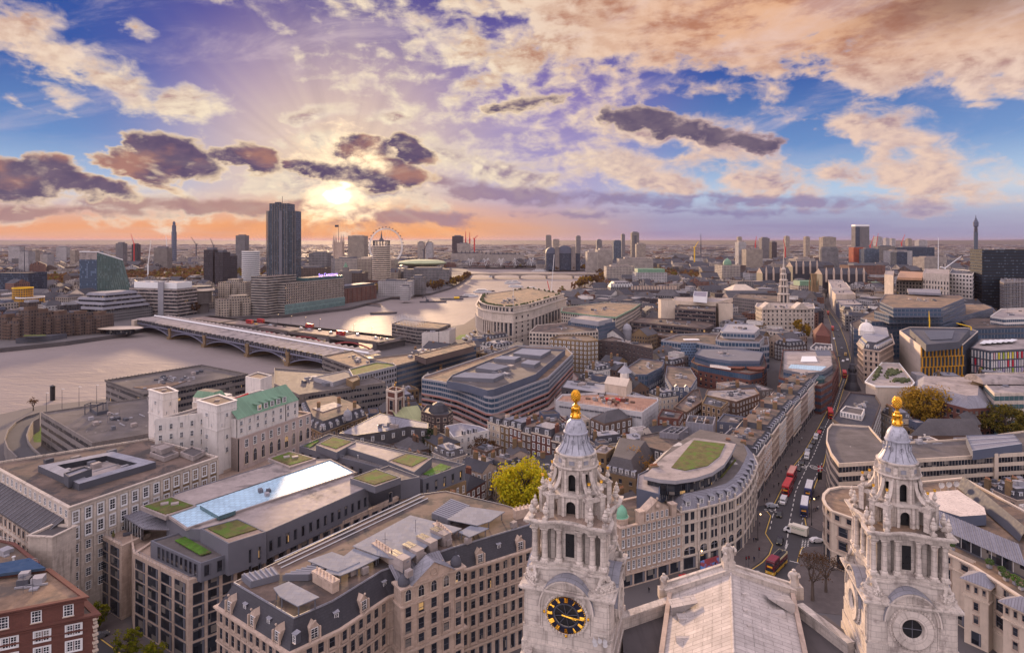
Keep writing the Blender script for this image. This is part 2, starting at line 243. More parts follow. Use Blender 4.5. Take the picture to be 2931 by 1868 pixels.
# -- mesh building
class MB:
 def __init__(s):s.v=[];s.f=[];s.uv=[];s.mi=[]
 def face(s,vs,uvs=None,mi=0):
  k=len(s.v);s.v+=[tuple(v)for v in vs];s.f.append(list(range(k,k+len(vs))));s.mi.append(mi)
  s.uv.append(uvs if uvs else[(v[0],v[1])for v in vs])
 def wall(s,a,b,z0,z1,u0=0.,mi=0):
  L=(Vector(b[:2])-Vector(a[:2])).length
  s.face([(a[0],a[1],z0),(b[0],b[1],z0),(b[0],b[1],z1),(a[0],a[1],z1)],[(u0,z0),(u0+L,z0),(u0+L,z1),(u0,z1)],mi)
  return u0+L
 def cap(s,poly,z,mi=0,down=False):
  q=[Vector((p[0],p[1],0))for p in poly]
  for tri in tessellate_polygon([q]):
   a=[(poly[i][0],poly[i][1],z)for i in tri]
   n=(a[1][0]-a[0][0])*(a[2][1]-a[0][1])-(a[1][1]-a[0][1])*(a[2][0]-a[0][0])
   if(n<0)!=down:a.reverse()
   s.face(a,None,mi)
 def prism(s,poly,z0,z1,mi=0,tmi=None,top=True,bottom=False):
  u=0.;n=len(poly)
  for i in range(n):u=s.wall(poly[i],poly[(i+1)%n],z0,z1,u,mi)
  if top:s.cap(poly,z1,mi if tmi is None else tmi)
  if bottom:s.cap(poly,z0,mi,True)
 def box(s,c,d,rz=0.,mi=0,tmi=None):
  ca,sa=cos(rz),sin(rz);x,y=d[0]/2,d[1]/2
  s.prism([(c[0]+ca*a-sa*b,c[1]+sa*a+ca*b)for a,b in((-x,-y),(x,-y),(x,y),(-x,y))],c[2],c[2]+d[2],mi,tmi,True,True)
 def bar(s,a,b,r,n=4,r2=None,mi=0):
  a,b=Vector(a),Vector(b);d=(b-a)
  if d.length<1e-6:return
  d.normalize();u=d.orthogonal().normalized();w=d.cross(u);r2=r if r2 is None else r2
  c=[u*cos(2*PI*(i+.5)/n)+w*sin(2*PI*(i+.5)/n)for i in range(n)]
  for i in range(n):
   j=(i+1)%n
   s.face([a+c[i]*r,a+c[j]*r,b+c[j]*r2,b+c[i]*r2],None,mi)
  s.face([a+c[i]*r for i in reversed(range(n))],None,mi);s.face([b+c[i]*r2 for i in range(n)],None,mi)
 def path(s,p,r,n=4,mi=0):
  for a,b in zip(p,p[1:]):s.bar(a,b,r,n,None,mi)
 def lathe(s,prof,c=(0,0,0),n=16,mi=0,sx=1.,sy=1.,ph=0.):
  for(r0,z0),(r1,z1)in zip(prof,prof[1:]):
   for i in range(n):
    a,b=ph+2*PI*i/n,ph+2*PI*(i+1)/n
    q=[(c[0]+r0*cos(a)*sx,c[1]+r0*sin(a)*sy,c[2]+z0),(c[0]+r0*cos(b)*sx,c[1]+r0*sin(b)*sy,c[2]+z0),(c[0]+r1*cos(b)*sx,c[1]+r1*sin(b)*sy,c[2]+z1),(c[0]+r1*cos(a)*sx,c[1]+r1*sin(a)*sy,c[2]+z1)]
    uv=[(a*max(r0,r1),z0),(b*max(r0,r1),z0),(b*max(r0,r1),z1),(a*max(r0,r1),z1)]
    if r0<1e-4:q.pop(1);uv.pop(1)
    elif r1<1e-4:q.pop(2);uv.pop(2)
    s.face(q,uv,mi)
 def ball(s,c,r,n=8,m=5,mi=0,sz=1.):
  s.lathe([(r*sin(PI*i/m),-r*sz*cos(PI*i/m))for i in range(m+1)],c,n,mi)
 def build(s,name,mats,parent=None,smooth=False,weld=False,base=None):
  if not s.f:return None
  me=bpy.data.meshes.new(name)
  o=Vector(base)if base is not None else(Vector(parent.get('_b',(0,0,0)))if parent is not None else Vector((0,0,0)))
  me.from_pydata([(v[0]-o[0],v[1]-o[1],v[2]-o[2])for v in s.v],[],s.f)
  ul=me.uv_layers.new(name='UVMap')
  ul.data.foreach_set('uv',[c for f in s.uv for p in f for c in(p[0],p[1])])
  for m in(mats if isinstance(mats,(list,tuple))else[mats]):me.materials.append(m)
  me.polygons.foreach_set('material_index',s.mi)
  if smooth or weld:
   bm=bmesh.new();bm.from_mesh(me);bmesh.ops.remove_doubles(bm,verts=bm.verts,dist=.0008)
   if smooth:
    for f in bm.faces:f.smooth=True
    for e in bm.edges:
     if len(e.link_faces)==2 and e.calc_face_angle(0)>R(38):e.smooth=False
   bm.to_mesh(me);bm.free()
  ob=bpy.data.objects.new(name,me);COL.objects.link(ob)
  if parent is not None:ob.parent=parent
  elif base is not None:ob.location=o
  return ob
def lettering(name,text,size,m,parent,loc,rot,ext=0.):
 cu=bpy.data.curves.new(name,'FONT');cu.body=text;cu.size=size;cu.extrude=ext;cu.align_x='CENTER';o=bpy.data.objects.new(name,cu);COL.objects.link(o)
 bpy.context.view_layer.update();me=bpy.data.meshes.new_from_object(o.evaluated_get(bpy.context.evaluated_depsgraph_get()));bpy.data.objects.remove(o);me.materials.clear();me.materials.append(m)
 o=bpy.data.objects.new(name,me);COL.objects.link(o);o.parent=parent;o.location=loc;o.rotation_euler=rot;return o
def tag(o,label=None,cat=None,group=None,kind=None):
 if label:o['label']=label
 if cat:o['category']=cat
 if group:o['group']=group
 if kind:o['kind']=kind
 return o
def thing(name,label,cat,loc,group=None):
 o=bpy.data.objects.new(name,None);COL.objects.link(o);o.location=loc;o.empty_display_size=.5
 o['_b']=tuple(float(x)for x in loc)
 return tag(o,label,cat,group)
def dup(root,loc,rz=None,label=None,sc=None):
 r=root.copy();COL.objects.link(r);r.location=loc
 if rz is not None:r.rotation_euler=(0,0,rz)
 if sc:r.scale=(sc,)*3 if not isinstance(sc,tuple)else sc
 if label:r['label']=label
 for ch in list(root.children):
  c=ch.copy();COL.objects.link(c);c.parent=r
  for g in list(ch.children):
   e=g.copy();COL.objects.link(e);e.parent=c
 return r
def ccw(poly):
 poly=[Vector((p[0],p[1]))for p in poly]
 a=sum(poly[i].x*poly[(i+1)%len(poly)].y-poly[(i+1)%len(poly)].x*poly[i].y for i in range(len(poly)))
 return poly if a>0 else poly[::-1]
def inset(poly,d):
 n=len(poly);out=[]
 for i in range(n):
  a,b,c=poly[i-1],poly[i],poly[(i+1)%n]
  e1,e2=(b-a).normalized(),(c-b).normalized()
  n1,n2=Vector((-e1.y,e1.x)),Vector((-e2.y,e2.x))
  k=max(.35,1+n1.dot(n2));out.append(b+(n1+n2)*(d/k))
 return out
def para(a,b,c):return[a,b,c,a+c-b]
def lerp(a,b,t):return a+(b-a)*t
FOOT=[]
WINS=[]
DORM=[]
def bld(name,label,cat,poly,z,wall='stone',roof='felt',par=.9,z0=0.,group=None,th=.45,foot=True,cornice=None):
 poly=ccw(poly);c=sum(poly,Vector((0,0)))/len(poly)
 t=thing(name,label,cat,(c.x,c.y,z0),group);t['_z']=z
 block(t,poly,z0,z,wall,roof,par,th,'wall','roof',cornice)
 if foot:FOOT.append(poly)
 return t,poly
def block(t,poly,z0,z,wall='stone',roof='felt',par=.6,th=.35,wn='wall',rn='roof',cornice=None):
 poly=ccw(poly);w=MB();n=len(poly);u=0.
 for i in range(n):u=w.wall(poly[i],poly[(i+1)%n],z0,z,u)
 wm=M[wall]if isinstance(wall,str)else wall;rm=M[roof]if isinstance(roof,str)else roof
 q=inset(poly,th)
 for i in range(n):
  j=(i+1)%n
  w.face([(*poly[i],z),(*poly[j],z),(*q[j],z),(*q[i],z)])
  w.face([(*q[i],z),(*q[j],z),(*q[j],z-par),(*q[i],z-par)])
 w.build(wn,wm,t)
 r=MB();r.cap(q,z-par);r.build(rn,rm,t)
 if cornice:
  for hb,pr,dp in cornice:ring(t,poly,z-hb,pr,dp,wm)
 return poly
def ring(t,poly,z,pr,dp,m,name='cornice'):
 o=inset(poly,-pr);n=len(poly);b=MB()
 for i in range(n):
  j=(i+1)%n
  b.face([(*o[i],z-dp),(*o[j],z-dp),(*o[j],z),(*o[i],z)],[(0,z-dp),(9,z-dp),(9,z),(0,z)])
  b.face([(*o[i],z),(*o[j],z),(*poly[j],z),(*poly[i],z)]);b.face([(*poly[i],z-dp),(*poly[j],z-dp),(*o[j],z-dp),(*o[i],z-dp)])
 b.build(name,m if not isinstance(m,str)else M[m],t)
def faces_cam(a,b,k=.02):
 m=(a+b)/2;e=(b-a).normalized();nrm=Vector((e.y,-e.x));return nrm.dot(-m.normalized())>k
def fac(t,a,b,z0,z1,n,m,wf=.5,hf=.55,kind='dark',off=.0,m0=0.,m1=0.,sill=.5):
 """windows on the wall from a to b (outside on the right hand): n across, m up"""
 a,b=Vector(a[:2]),Vector(b[:2]);L=(b-a).length;e=(b-a)/L;nrm=Vector((e.y,-e.x));n=max(1,n);m=max(1,m)
 a2,L2=a+e*m0,L-m0-m1;cw,ch=L2/n,(z1-z0)/m
 for j in range(m):
  for i in range(n):
   p=a2+e*(cw*(i+.5))+nrm*off
   WINS.append((t,kind,p.x,p.y,z0+ch*(j+.5-hf/2),nrm,cw*wf,ch*hf))
def facs(t,poly,z0,z1,cw=3.,ch=3.4,wf=.5,hf=.55,kind='dark',mn=3.,only=None,m0=0.,off=0.):
 n=len(poly)
 for i in range(n):
  a,b=poly[i],poly[(i+1)%n];L=(b-a).length
  if only is not None and i not in only:continue
  if L<mn or not faces_cam(a,b):continue
  fac(t,a,b,z0,z1,int(round((L-2*m0)/cw)),int(round((z1-z0)/ch)),wf,hf,kind,off,m0,m0)
def band(t,a,b,z0,z1,m='glass',mull=1.5,mm='lgrey',name='window_band',d=.08,mw=.12):
 a,b=Vector(a[:2]),Vector(b[:2]);L=(b-a).length;e=(b-a)/L;nr=Vector((e.y,-e.x));w=MB()
 p,q=a+nr*.03,b+nr*.03;w.wall(p,q,z0,z1)
 k=int(L/mull)if mull else 0
 for i in range(1,k):
  c=a+e*(L*i/k)+nr*(d/2+.03);w.box((c.x,c.y,z0),(mw,d,z1-z0),atan2(e.y,e.x),1)
 return w.build(name,[M[m],M[mm]],t)
def bands(t,poly,z0,z1,ch=3.5,hf=.5,**k):
 m=max(1,int(round((z1-z0)/ch)));h=(z1-z0)/m
 for i in range(len(poly)):
  a,b=poly[i],poly[(i+1)%len(poly)]
  if(b-a).length>2 and faces_cam(a,b):
   for j in range(m):band(t,a,b,z0+h*(j+.5-hf/2),z0+h*(j+.5+hf/2),**k)
def pitched(t,poly4,z,h,roof='slate',name='roof',gable='brown',hip=0.,over=.3,axis=None):
 """ridge roof over a four-sided plan; ridge runs along the longer side unless axis says otherwise"""
 p=[Vector(q[:2])for q in ccw(poly4)]
 L0,L1=(p[1]-p[0]).length,(p[2]-p[1]).length
 if(L0<L1)if axis is None else axis:p=p[1:]+p[:1]
 p0=p;p=inset(p,-over)if over else p
 a,b=(p[0]+p[3])/2,(p[1]+p[2])/2;d=b-a
 a,b=a+d*hip,b-d*hip;Z=z+h;r=MB()
 w,l=(p[3]-p[0]).length/2,d.length;s=math.hypot(w,h)
 r.face([(*p[0],z),(*p[1],z),(*b,Z),(*a,Z)],[(0,0),(l,0),(l-l*hip,s),(l*hip,s)])
 r.face([(*p[2],z),(*p[3],z),(*a,Z),(*b,Z)],[(0,0),(l,0),(l-l*hip,s),(l*hip,s)])
 rm=M[roof]if isinstance(roof,str)else roof
 if hip>0:
  r.face([(*p[1],z),(*p[2],z),(*b,Z)],[(0,0),(2*w,0),(w,s)]);r.face([(*p[3],z),(*p[0],z),(*a,Z)],[(0,0),(2*w,0),(w,s)])
 else:
  g=MB();e=d.normalized()*over
  g.face([(*(p[1]-e),z),(*(p[2]-e),z),(*(b-e),Z-.05)],[(0,0),(2*w,0),(w,h)]);g.face([(*(p[3]+e),z),(*(p[0]+e),z),(*(a+e),Z-.05)],[(0,0),(2*w,0),(w,h)])
  g.build('gable',M[gable]if isinstance(gable,str)else gable,t)
 r.build(name,rm,t);return a,b
def mansard(t,poly,z,h,d,roof='slate',top='felt',name='mansard',lip='lead'):
 poly=ccw(poly);q=inset(poly,d);n=len(poly);r=MB();u=0
 for i in range(n):
  j=(i+1)%n;L=(poly[j]-poly[i]).length;s=math.hypot(h,d)
  r.face([(*poly[i],z),(*poly[j],z),(*q[j],z+h),(*q[i],z+h)],[(u,0),(u+L,0),(u+L-d,s),(u+d,s)]);u+=L
 r.build(name,M[roof],t)
 c=MB();c.cap(q,z+h+.02);c.build('flat_roof',M[top],t)
 return q
def dorm(t,p,nrm,z,w,h,dep=1.6,wall='slate',kind='flat',roofm='lead',fr='frame'):
 """one dormer window standing out of a sloping roof"""
 e=Vector((-nrm.y,nrm.x));a,b=p-e*w/2,p+e*w/2;k=nrm*-dep;m=MB()
 f=lambda q,zz:(q.x,q.y,zz)
 m.face([f(b,z),f(b+k,z),f(b+k,z+h),f(b,z+h)],None,0);m.face([f(a+k,z),f(a,z),f(a,z+h),f(a+k,z+h)],None,0)
 m.face([f(a,z),f(b,z),f(b,z+h),f(a,z+h)],None,2)
 if kind=='gable':
  c=p;m.face([f(a,z+h),f(b,z+h),f(c,z+h+w*.5)],None,0)
  m.face([f(a,z+h),f(c,z+h+w*.5),f(c+k*1.4,z+h+w*.5),f(a+k,z+h)],None,1);m.face([f(b,z+h),f(b+k,z+h),f(c+k*1.4,z+h+w*.5),f(c,z+h+w*.5)],None,1)
 else:
  g=nrm*.15;m.face([f(a+g-e*.1,z+h+.06),f(b+g+e*.1,z+h+.06),f(b+k+e*.1,z+h+.25),f(a+k-e*.1,z+h+.25)],None,1)
  m.face([f(a+g-e*.1,z+h-.06),f(b+g+e*.1,z+h-.06),f(b+g+e*.1,z+h+.06),f(a+g-e*.1,z+h+.06)],None,1)
 o=m.build('dormer',[M[wall],M[roofm],M[fr]],t);o['_b']=tuple(t['_b'])
 WINS.append((o,'sash',p.x,p.y,z+h*.1,nrm,w*.8,h*.8))
def dorms(t,a,b,z,n,w,h,off=.0,**k):
 a,b=Vector(a[:2]),Vector(b[:2]);e=(b-a).normalized();nr=Vector((e.y,-e.x))
 for i in range(n):dorm(t,a+(b-a)*((i+.5)/n)+nr*off,nr,z,w,h,**k)
def stack(t,p,z,h=2.2,w=1.6,d=.8,rz=0.,m='tanb',pots=3):
 b=MB();b.box((p[0],p[1],z),(w,d,h),rz,0);b.box((p[0],p[1],z+h),(w+.2,d+.2,.18),rz,0)
 for i in range(pots):
  u=(i+.5)/pots*w-w/2;b.lathe([(.16,0),(.13,.6),(.0,.6)],(p[0]+u*cos(rz),p[1]+u*sin(rz),z+h+.18),6,1)
 b.build('chimney',[M[m],MATS.get('pot')or mat('pot',(.38,.17,.09,1))],t)
def plant(t,c,d,z,rz=0.,m='grey',name='plant_box',louv=False):
 b=MB();b.box((c[0],c[1],z),d,rz,0)
 if louv:
  n=max(2,int(d[0]/.9))
  for i in range(n):
   u=(i+.5)/n*d[0]-d[0]/2;b.box((c[0]+u*cos(rz),c[1]+u*sin(rz),z+d[2]),(.25,d[1]*.96,.14),rz,1)
 b.build(name,[M[m],M['lgrey']],t)
def clutter(t,poly,z,n=4,seed=1,ms=('grey','lgrey','light','dgrey'),big=3.):
 """air handling boxes, vents and rooflights scattered on a flat roof"""
 rn=random.Random(seed);q=inset(ccw(poly),1.6);n=int(n*1.8)
 e=(q[1]-q[0]);rz=atan2(e.y,e.x)
 for i in range(n):
  w=[rn.random()for _ in q];s=sum(w);c=sum((p*a for p,a in zip(q,w)),Vector((0,0)))/s
  k=rn.random()
  if k<.5:plant(t,c,(rn.uniform(1.2,big),rn.uniform(1.,big*.7),rn.uniform(.7,1.7)),z,rz,rn.choice(ms),'air_handler')
  elif k<.75:plant(t,c,(rn.uniform(1.,2.),rn.uniform(1.,1.6),.35),z,rz,'lgrey','rooflight')
  elif k<.86:
   b=MB();b.lathe([(.22,0),(.22,.8),(.4,.85),(.4,1.05),(0,1.1)],(c.x,c.y,z),8);b.build('vent',M['steel'],t)
  elif k<.94:plant(t,c,(rn.uniform(4,9),.35,.35),z,rz,'lgrey','duct')
  else:b=MB();b.bar((*c,z),(*c,z+rn.uniform(3,5)),.05);b.bar((c.x-.6,c.y,z+3),(c.x+.6,c.y,z+3),.04);b.build('aerial',M['dgrey'],t)
def railing(t,pl,z,h=1.,m='grey',step=2.,name='railing'):
 b=MB()
 for a,c in zip(pl,pl[1:]):
  a,c=Vector(a[:2]),Vector(c[:2]);b.bar((*a,z+h),(*c,z+h),.035);b.bar((*a,z+h*.5),(*c,z+h*.5),.025)
  k=max(1,int((c-a).length/step))
  for i in range(k+1):q=lerp(a,c,i/k);b.bar((*q,z),(*q,z+h),.03)
 b.build(name,M[m],t)
# -- ground, river, roads, hills
WZ=-4.0
nb_px=[('X',-420,1290),('X',0,1185),('X',112,1160),('X',306,1141),('X',703,1072),('X',930,1052),('X',1118,972),('X',1250,940),('X',1372,921),('X',1550,852),('X',1643,824),('X',1712,799),('X',1707,782),('X',1672,773),('X',1562,772),('X',1480,767),('X',1343,765)]
sb_px=[('X',-420,1045),('X',0,996),('X',187,977),('X',359,953),('X',392,943),('X',600,908),('X',810,901),('X',999,880),('X',1079,860),('X',1132,847),('X',1232,839),('X',1290,822),('X',1322,806),('X',1344,790),('X',1349,782),('X',1336,770),('X',1325,766)]
NB=[P(*p)for p in nb_px];SB=[P(*p)for p in sb_px]
NB[0]=Vector((-900,300));SB[0]=Vector((-900,540))
ground_m=bpy.data.materials.new('town_ground');ground_m.use_nodes=True
def ground_mat():
 t=NT(ground_m.node_tree);Ps=t.new('ShaderNodeNewGeometry').outputs['Position']
 def vor(sc,out='Color'):
  v=t.new('ShaderNodeTexVoronoi');t.put(v.inputs['Vector'],Ps);v.inputs['Scale'].default_value=sc;return v.outputs[out]
 sp=t.new('ShaderNodeSeparateColor');t.put(sp.inputs[0],vor(.028));sp2=t.new('ShaderNodeSeparateColor');t.put(sp2.inputs[0],vor(.009))
 base=t.mix(t.noise(Ps,.05,4),(.07,.062,.065,1),(.115,.10,.10,1))
 far=t.ramp(sp.outputs[0],[(0,(.03,.024,.026,1)),(.4,(.05,.04,.042,1)),(.7,(.08,.066,.066,1)),(.9,(.14,.12,.12,1)),(1,(.2,.18,.18,1))])
 far=t.mix(t.m('MULTIPLY',t.m('GREATER_THAN',sp2.outputs[1],.62),.8),far,(.055,.045,.028,1))
 y=t.new('ShaderNodeSeparateXYZ');t.put(y.inputs[0],Ps)
 c=t.mix(t.ss(y.outputs[1],1700,3200),base,far)
 p=t.new('ShaderNodeBsdfPrincipled');t.put(p.inputs['Base Color'],c);p.inputs['Roughness'].default_value=.9
 o=t.new('ShaderNodeOutputMaterial');t.put(o.inputs[0],p.outputs[0])
ground_mat()
g=MB()
north=[(-900,-700)]+[tuple(p)for p in NB]+[(-130,3600),(-600,45000),(45000,45000),(45000,-700)]
south=[tuple(p)for p in SB[::-1]]+[(-9000,540),(-45000,3000),(-45000,45000),(-600,45000),(-130,3600)]
g.cap(north,0.);g.cap(south,0.)
for bank in(NB,SB):
 for a,b in zip(bank,bank[1:]):g.wall(a,b,WZ-.5,0.,0,1)
tag(g.build('ground',[ground_m,M['dconc']]),kind='structure')
wm=bpy.data.materials.new('river_water');wm.use_nodes=True
def water_mat():
 t=NT(wm.node_tree);Ps=t.new('ShaderNodeNewGeometry').outputs['Position']
 mp=t.new('ShaderNodeMapping');t.put(mp.inputs[0],Ps);mp.inputs[2].default_value=(0,0,.5);mp.inputs[3].default_value=(.45,1.1,1);n1=t.noise(mp.outputs[0],.07,4,.55,1.2);n2=t.noise(mp.outputs[0],.26,2,.5,.8)
 h=t.m('ADD',t.m('MULTIPLY',n1,.7),t.m('MULTIPLY',n2,.3))
 p=t.new('ShaderNodeBsdfPrincipled');t.put(p.inputs['Base Color'],t.mix(t.noise(Ps,.012,4),(.17,.135,.125,1),(.25,.21,.20,1)))
 p.inputs['Roughness'].default_value=.72;p.inputs['Specular IOR Level'].default_value=.42;p.inputs['IOR'].default_value=1.4
 b=t.new('ShaderNodeBump');b.inputs['Strength'].default_value=.8;b.inputs['Distance'].default_value=1.7
 t.put(b.inputs['Height'],h);t.put(p.inputs['Normal'],b.outputs[0])
 o=t.new('ShaderNodeOutputMaterial');t.put(o.inputs[0],p.outputs[0])
water_mat()
w=MB();w.cap([(-900,250),(500,250),(500,3700),(-900,3700)],WZ);tag(w.build('river',wm),kind='structure')
def sheet(name,lst,z,m):
 b=MB();b.cap([tuple(p)for p in lst],z);return tag(b.build(name,M[m]),kind='structure')
def slab(name,lst,z,m,z0=0.):
 b=MB();b.prism(ccw(lst),z0,z);return tag(b.build(name,M[m]),kind='structure')
KL=pts('R',[(380,1330),(480,1235),(650,1120),(722,1040),(755,940),(680,822),(738,640),(700,595),(612,590)],0)
KL2=pts('R',[(612,545),(775,512),(900,270),(985,110),(1075,0)],0)+pts('E',[(640,318),(690,225),(738,130),(763,62)],0)+pts('I',[(690,1000),(662,850),(632,720),(606,640),(594,602),(575,560)],0)
KR=pts('R',[(870,1400),(1050,1130),(1085,1000),(1110,972),(1275,960)],0)
KR2=pts('R',[(1275,805),(1140,742),(1125,670),(1190,440),(1240,300),(1320,110),(1345,0)],0)+pts('E',[(715,330),(750,225),(775,140),(800,62)],0)+pts('I',[(790,1000),(752,850),(700,720),(650,650),(618,602),(592,560)],0)
ROADPOLY=KL+KL2+KR2[::-1]+KR[::-1]
sheet('road',ROADPOLY,.004,'road')
sheet('side_road',[KL[-1],KL2[0]]+[P('R',380,500),P('R',380,640)],.008,'road')
sheet('side_road',[KR[-1],P('R',1500,1000),P('R',1500,790),KR2[0]],.008,'road')
slab('pavement',KL+[P('R',380,640),P('R',-420,1130),P('R',-420,1500)],.12,'paveg')
slab('pavement',KL2+[P('I',520,560),P('I',520,640),P('E',640,130),P('E',560,200),P('R',800,0),P('R',480,500)],.12,'paveg')
slab('pavement',KR2+[P('I',680,560),P('I',740,640),P('I',860,850),P('E',960,62),P('E',960,225),P('E',880,330),P('R',1700,0),P('R',1700,790)],.12,'paveg')
slab('pavement',KR+[P('R',1700,1000),P('R',1700,1700),P('R',760,1600)],.12,'paveg')
ROADS=[ROADPOLY+[]]
def stripes(name,p,w,on,off,z=.016,m='mark'):
 b=MB()
 for a,c in zip(p,p[1:]):
  d=c-a;L=d.length
  if L<.1:continue
  e=d/L;n=Vector((-e.y,e.x))*w/2;s=0.
  while s<L:
   q,r=a+e*s,a+e*min(s+on,L);b.face([(*(q-n),z),(*(r-n),z),(*(r+n),z),(*(q+n),z)]);s+=on+off
 return tag(b.build(name,M[m]),kind='structure')
mid=pts('R',[(905,1000),(930,860),(950,700),(985,540),(1010,400),(1055,290),(1100,200),(1150,100),(1205,0)],0)+pts('E',[(680,320),(725,225),(758,130),(782,62)],0)
stripes('road_markings',mid,.28,2.6,2.2)
stripes('road_markings',pts('R',[(745,780),(775,640),(830,500),(880,400),(960,250),(1020,120),(1080,20)],0),.25,2.2,2.6)
stripes('road_markings',pts('R',[(1078,735),(1095,640),(1150,440),(1215,250),(1290,90)],0),.25,2.2,2.6)
off=lambda l,d:inset([Vector(p)for p in l],d)[1:-1]
stripes('yellow_lines',off(KL,-.5),.3,50,0,.018,'ymark');stripes('yellow_lines',off(KL2,-.5),.3,50,0,.018,'ymark')
stripes('yellow_lines',off(KR2,.5),.3,50,0,.018,'ymark');stripes('yellow_lines',off(KR,.5),.3,50,0,.018,'ymark')
zz=pts('R',[(920,930),(900,970),(935,930),(905,1000),(890,1050)],0)
stripes('road_markings',zz,.25,50,0);stripes('road_markings',pts('R',[(1080,980),(1062,1030),(1085,1060),(1058,1110)],0),.25,50,0)
stripes('road_markings',pts('R',[(540,1200),(660,1226)],0),.3,.8,.9);stripes('road_markings',pts('R',[(950,1110),(1050,1135)],0),.35,50,0)
for k in(-1,0,1):stripes('road_markings',[p+Vector((.9*k,0))for p in pts('R',[(1108,975),(1120,890)],0)],.45,.6,.6)
for k in(0,1):stripes('road_markings',[p+Vector((0,1.2*k))for p in pts('R',[(700,590),(830,600)],0)],.45,.8,.8)
def ringmark(c,r0,r1):
 b=MB()
 for i in range(20):
  a,d=2*PI*i/20,2*PI*(i+1)/20
  b.face([(c.x+r1*cos(a),c.y+r1*1.6*sin(a),.02),(c.x+r1*cos(d),c.y+r1*1.6*sin(d),.02),(c.x+r0*cos(d),c.y+r0*1.6*sin(d),.02),(c.x+r0*cos(a),c.y+r0*1.6*sin(a),.02)][::-1])
 tag(b.build('road_markings',M['mark']),kind='structure')
def flat_text(s,c,size,z,m,rz=0.,sy=1.):
 o=lettering('road_lettering',s,size,M[m],None,(c.x,c.y-size*.6,z),(0,0,rz));o.scale=(1,sy,1);return o
for q in((1208,135),(1085,118)):
 c=P('R',*q);ringmark(c,1.25,1.6);tag(flat_text('20',c,1.6,.022,'mark',0,1.7),kind='structure')
sheet('side_street',pts('A',[(560,1600),(610,1420),(850,1540),(870,1600)],0),.004,'road')
stripes('yellow_lines',pts('A',[(640,1425),(790,1535)],0),.25,50,0,.012,'ymark')
slab('pavement',pts('A',[(625,1410),(560,1130),(800,1310),(1060,1560),(860,1560)],0),.12,'paveg')
sheet('embankment_road',pts('G',[(1250,330),(1345,330),(1440,268),(1560,170),(1500,150),(1350,250),(1180,300)],0),.006,'paveg')
sheet('embankment_road',pts('G',[(1440,268),(1560,170),(1580,420),(1500,470),(1470,380)],0),.010,'paveg')
tag(sheet('lawn',pts('G',[(1335,322),(1380,290),(1432,284),(1410,318),(1370,326)],0),.014,'lawn'),kind='structure')
def ramp():
 o=pts('F',[(300,895),(200,925),(120,970),(60,1030),(35,1100),(60,1170),(130,1240)],6.);i=pts('F',[(300,935),(250,965),(225,1010),(205,1070),(215,1120),(250,1170),(310,1220)],6.)
 b=MB()
 for k in range(len(o)-1):
  b.face([(*o[k],6),(*i[k],6),(*i[k+1],6),(*o[k+1],6)],None,0)
  for q in(o,i):
   e=(q[k+1]-q[k]).normalized();nn=Vector((-e.y,e.x))*.25;b.prism(ccw([q[k]-nn,q[k+1]-nn,q[k+1]+nn,q[k]+nn]),0,7.,1)
 tag(b.build('ramp_road',[M['road'],M['conc']]),kind='structure')
 b=MB()
 tag(sheet('lawn',pts('F',[(250,1050),(315,990),(315,1110),(260,1110)],0),.02,'lawn'),kind='structure')
ramp()
def hills():
 b=MB();rn=random.Random(3)
 for Yd,h0,h1 in((15000,78,112),(21000,100,150)):
  n=90;pr=[]
  for i in range(n+1):
   x=-1.25*Yd+2.5*Yd*i/n;pr.append((x,h0+(h1-h0)*(.5+.5*mnoise.noise((i*.11,Yd,0)))+10*mnoise.noise((i*.5,Yd,2))))
  for(xa,ha),(xb,hb)in zip(pr,pr[1:]):
   b.face([(xa,Yd-2600,-1),(xb,Yd-2600,-1),(xb,Yd,hb),(xa,Yd,ha)]);b.face([(xa,Yd,ha),(xb,Yd,hb),(xb,Yd+2600,-1),(xa,Yd+2600,-1)])
 tag(b.build('hills',mat('wooded_hills',(.045,.042,.03,1),.95,.45,.004),None,True),kind='structure')
hills()
# -- the cathedral
def arch_panel(b,w,h,r0,r1,y0,y1,mi=0,n=10):
 """wall panel w wide and h high (x centred, z from 0) with a round-headed opening r0 half-wide, springing at r1, from y0 (front) to y1 (back)"""
 pr=[(-r0,0)]+[(-r0*cos(PI*i/n),r1+r0*sin(PI*i/n))for i in range(n+1)]+[(r0,0)]
 for y,fl in((y0,False),(y1,True)):
  def q(l):
   l=[(x,y,z)for x,z in l];b.face(l[::-1]if fl else l,[(x,z)for x,_,z in(l[::-1]if fl else l)],mi)
  q([(-w/2,0),(-r0,0),(-r0,r1),(-w/2,r1)]);q([(r0,0),(w/2,0),(w/2,r1),(r0,r1)])
  for i in range(n):
   (xa,za),(xb,zb)=pr[i+1],pr[i+2]
   q([(xa,za),(xb,zb),(xb,h),(xa,h)])
  q([(-w/2,r1),(-r0,r1),(-r0,h),(-w/2,h)]);q([(r0,r1),(w/2,r1),(w/2,h),(r0,h)])
 for(xa,za),(xb,zb)in zip(pr,pr[1:]):
  b.face([(xa,y0,za),(xa,y1,za),(xb,y1,zb),(xb,y0,zb)][::-1],None,mi)
def xf(b,k0,rot,off):
 ca,sa=cos(rot),sin(rot)
 for i in range(k0,len(b.v)):
  x,y,z=b.v[i];b.v[i]=(ca*x-sa*y+off[0],sa*x+ca*y+off[1],z+off[2])
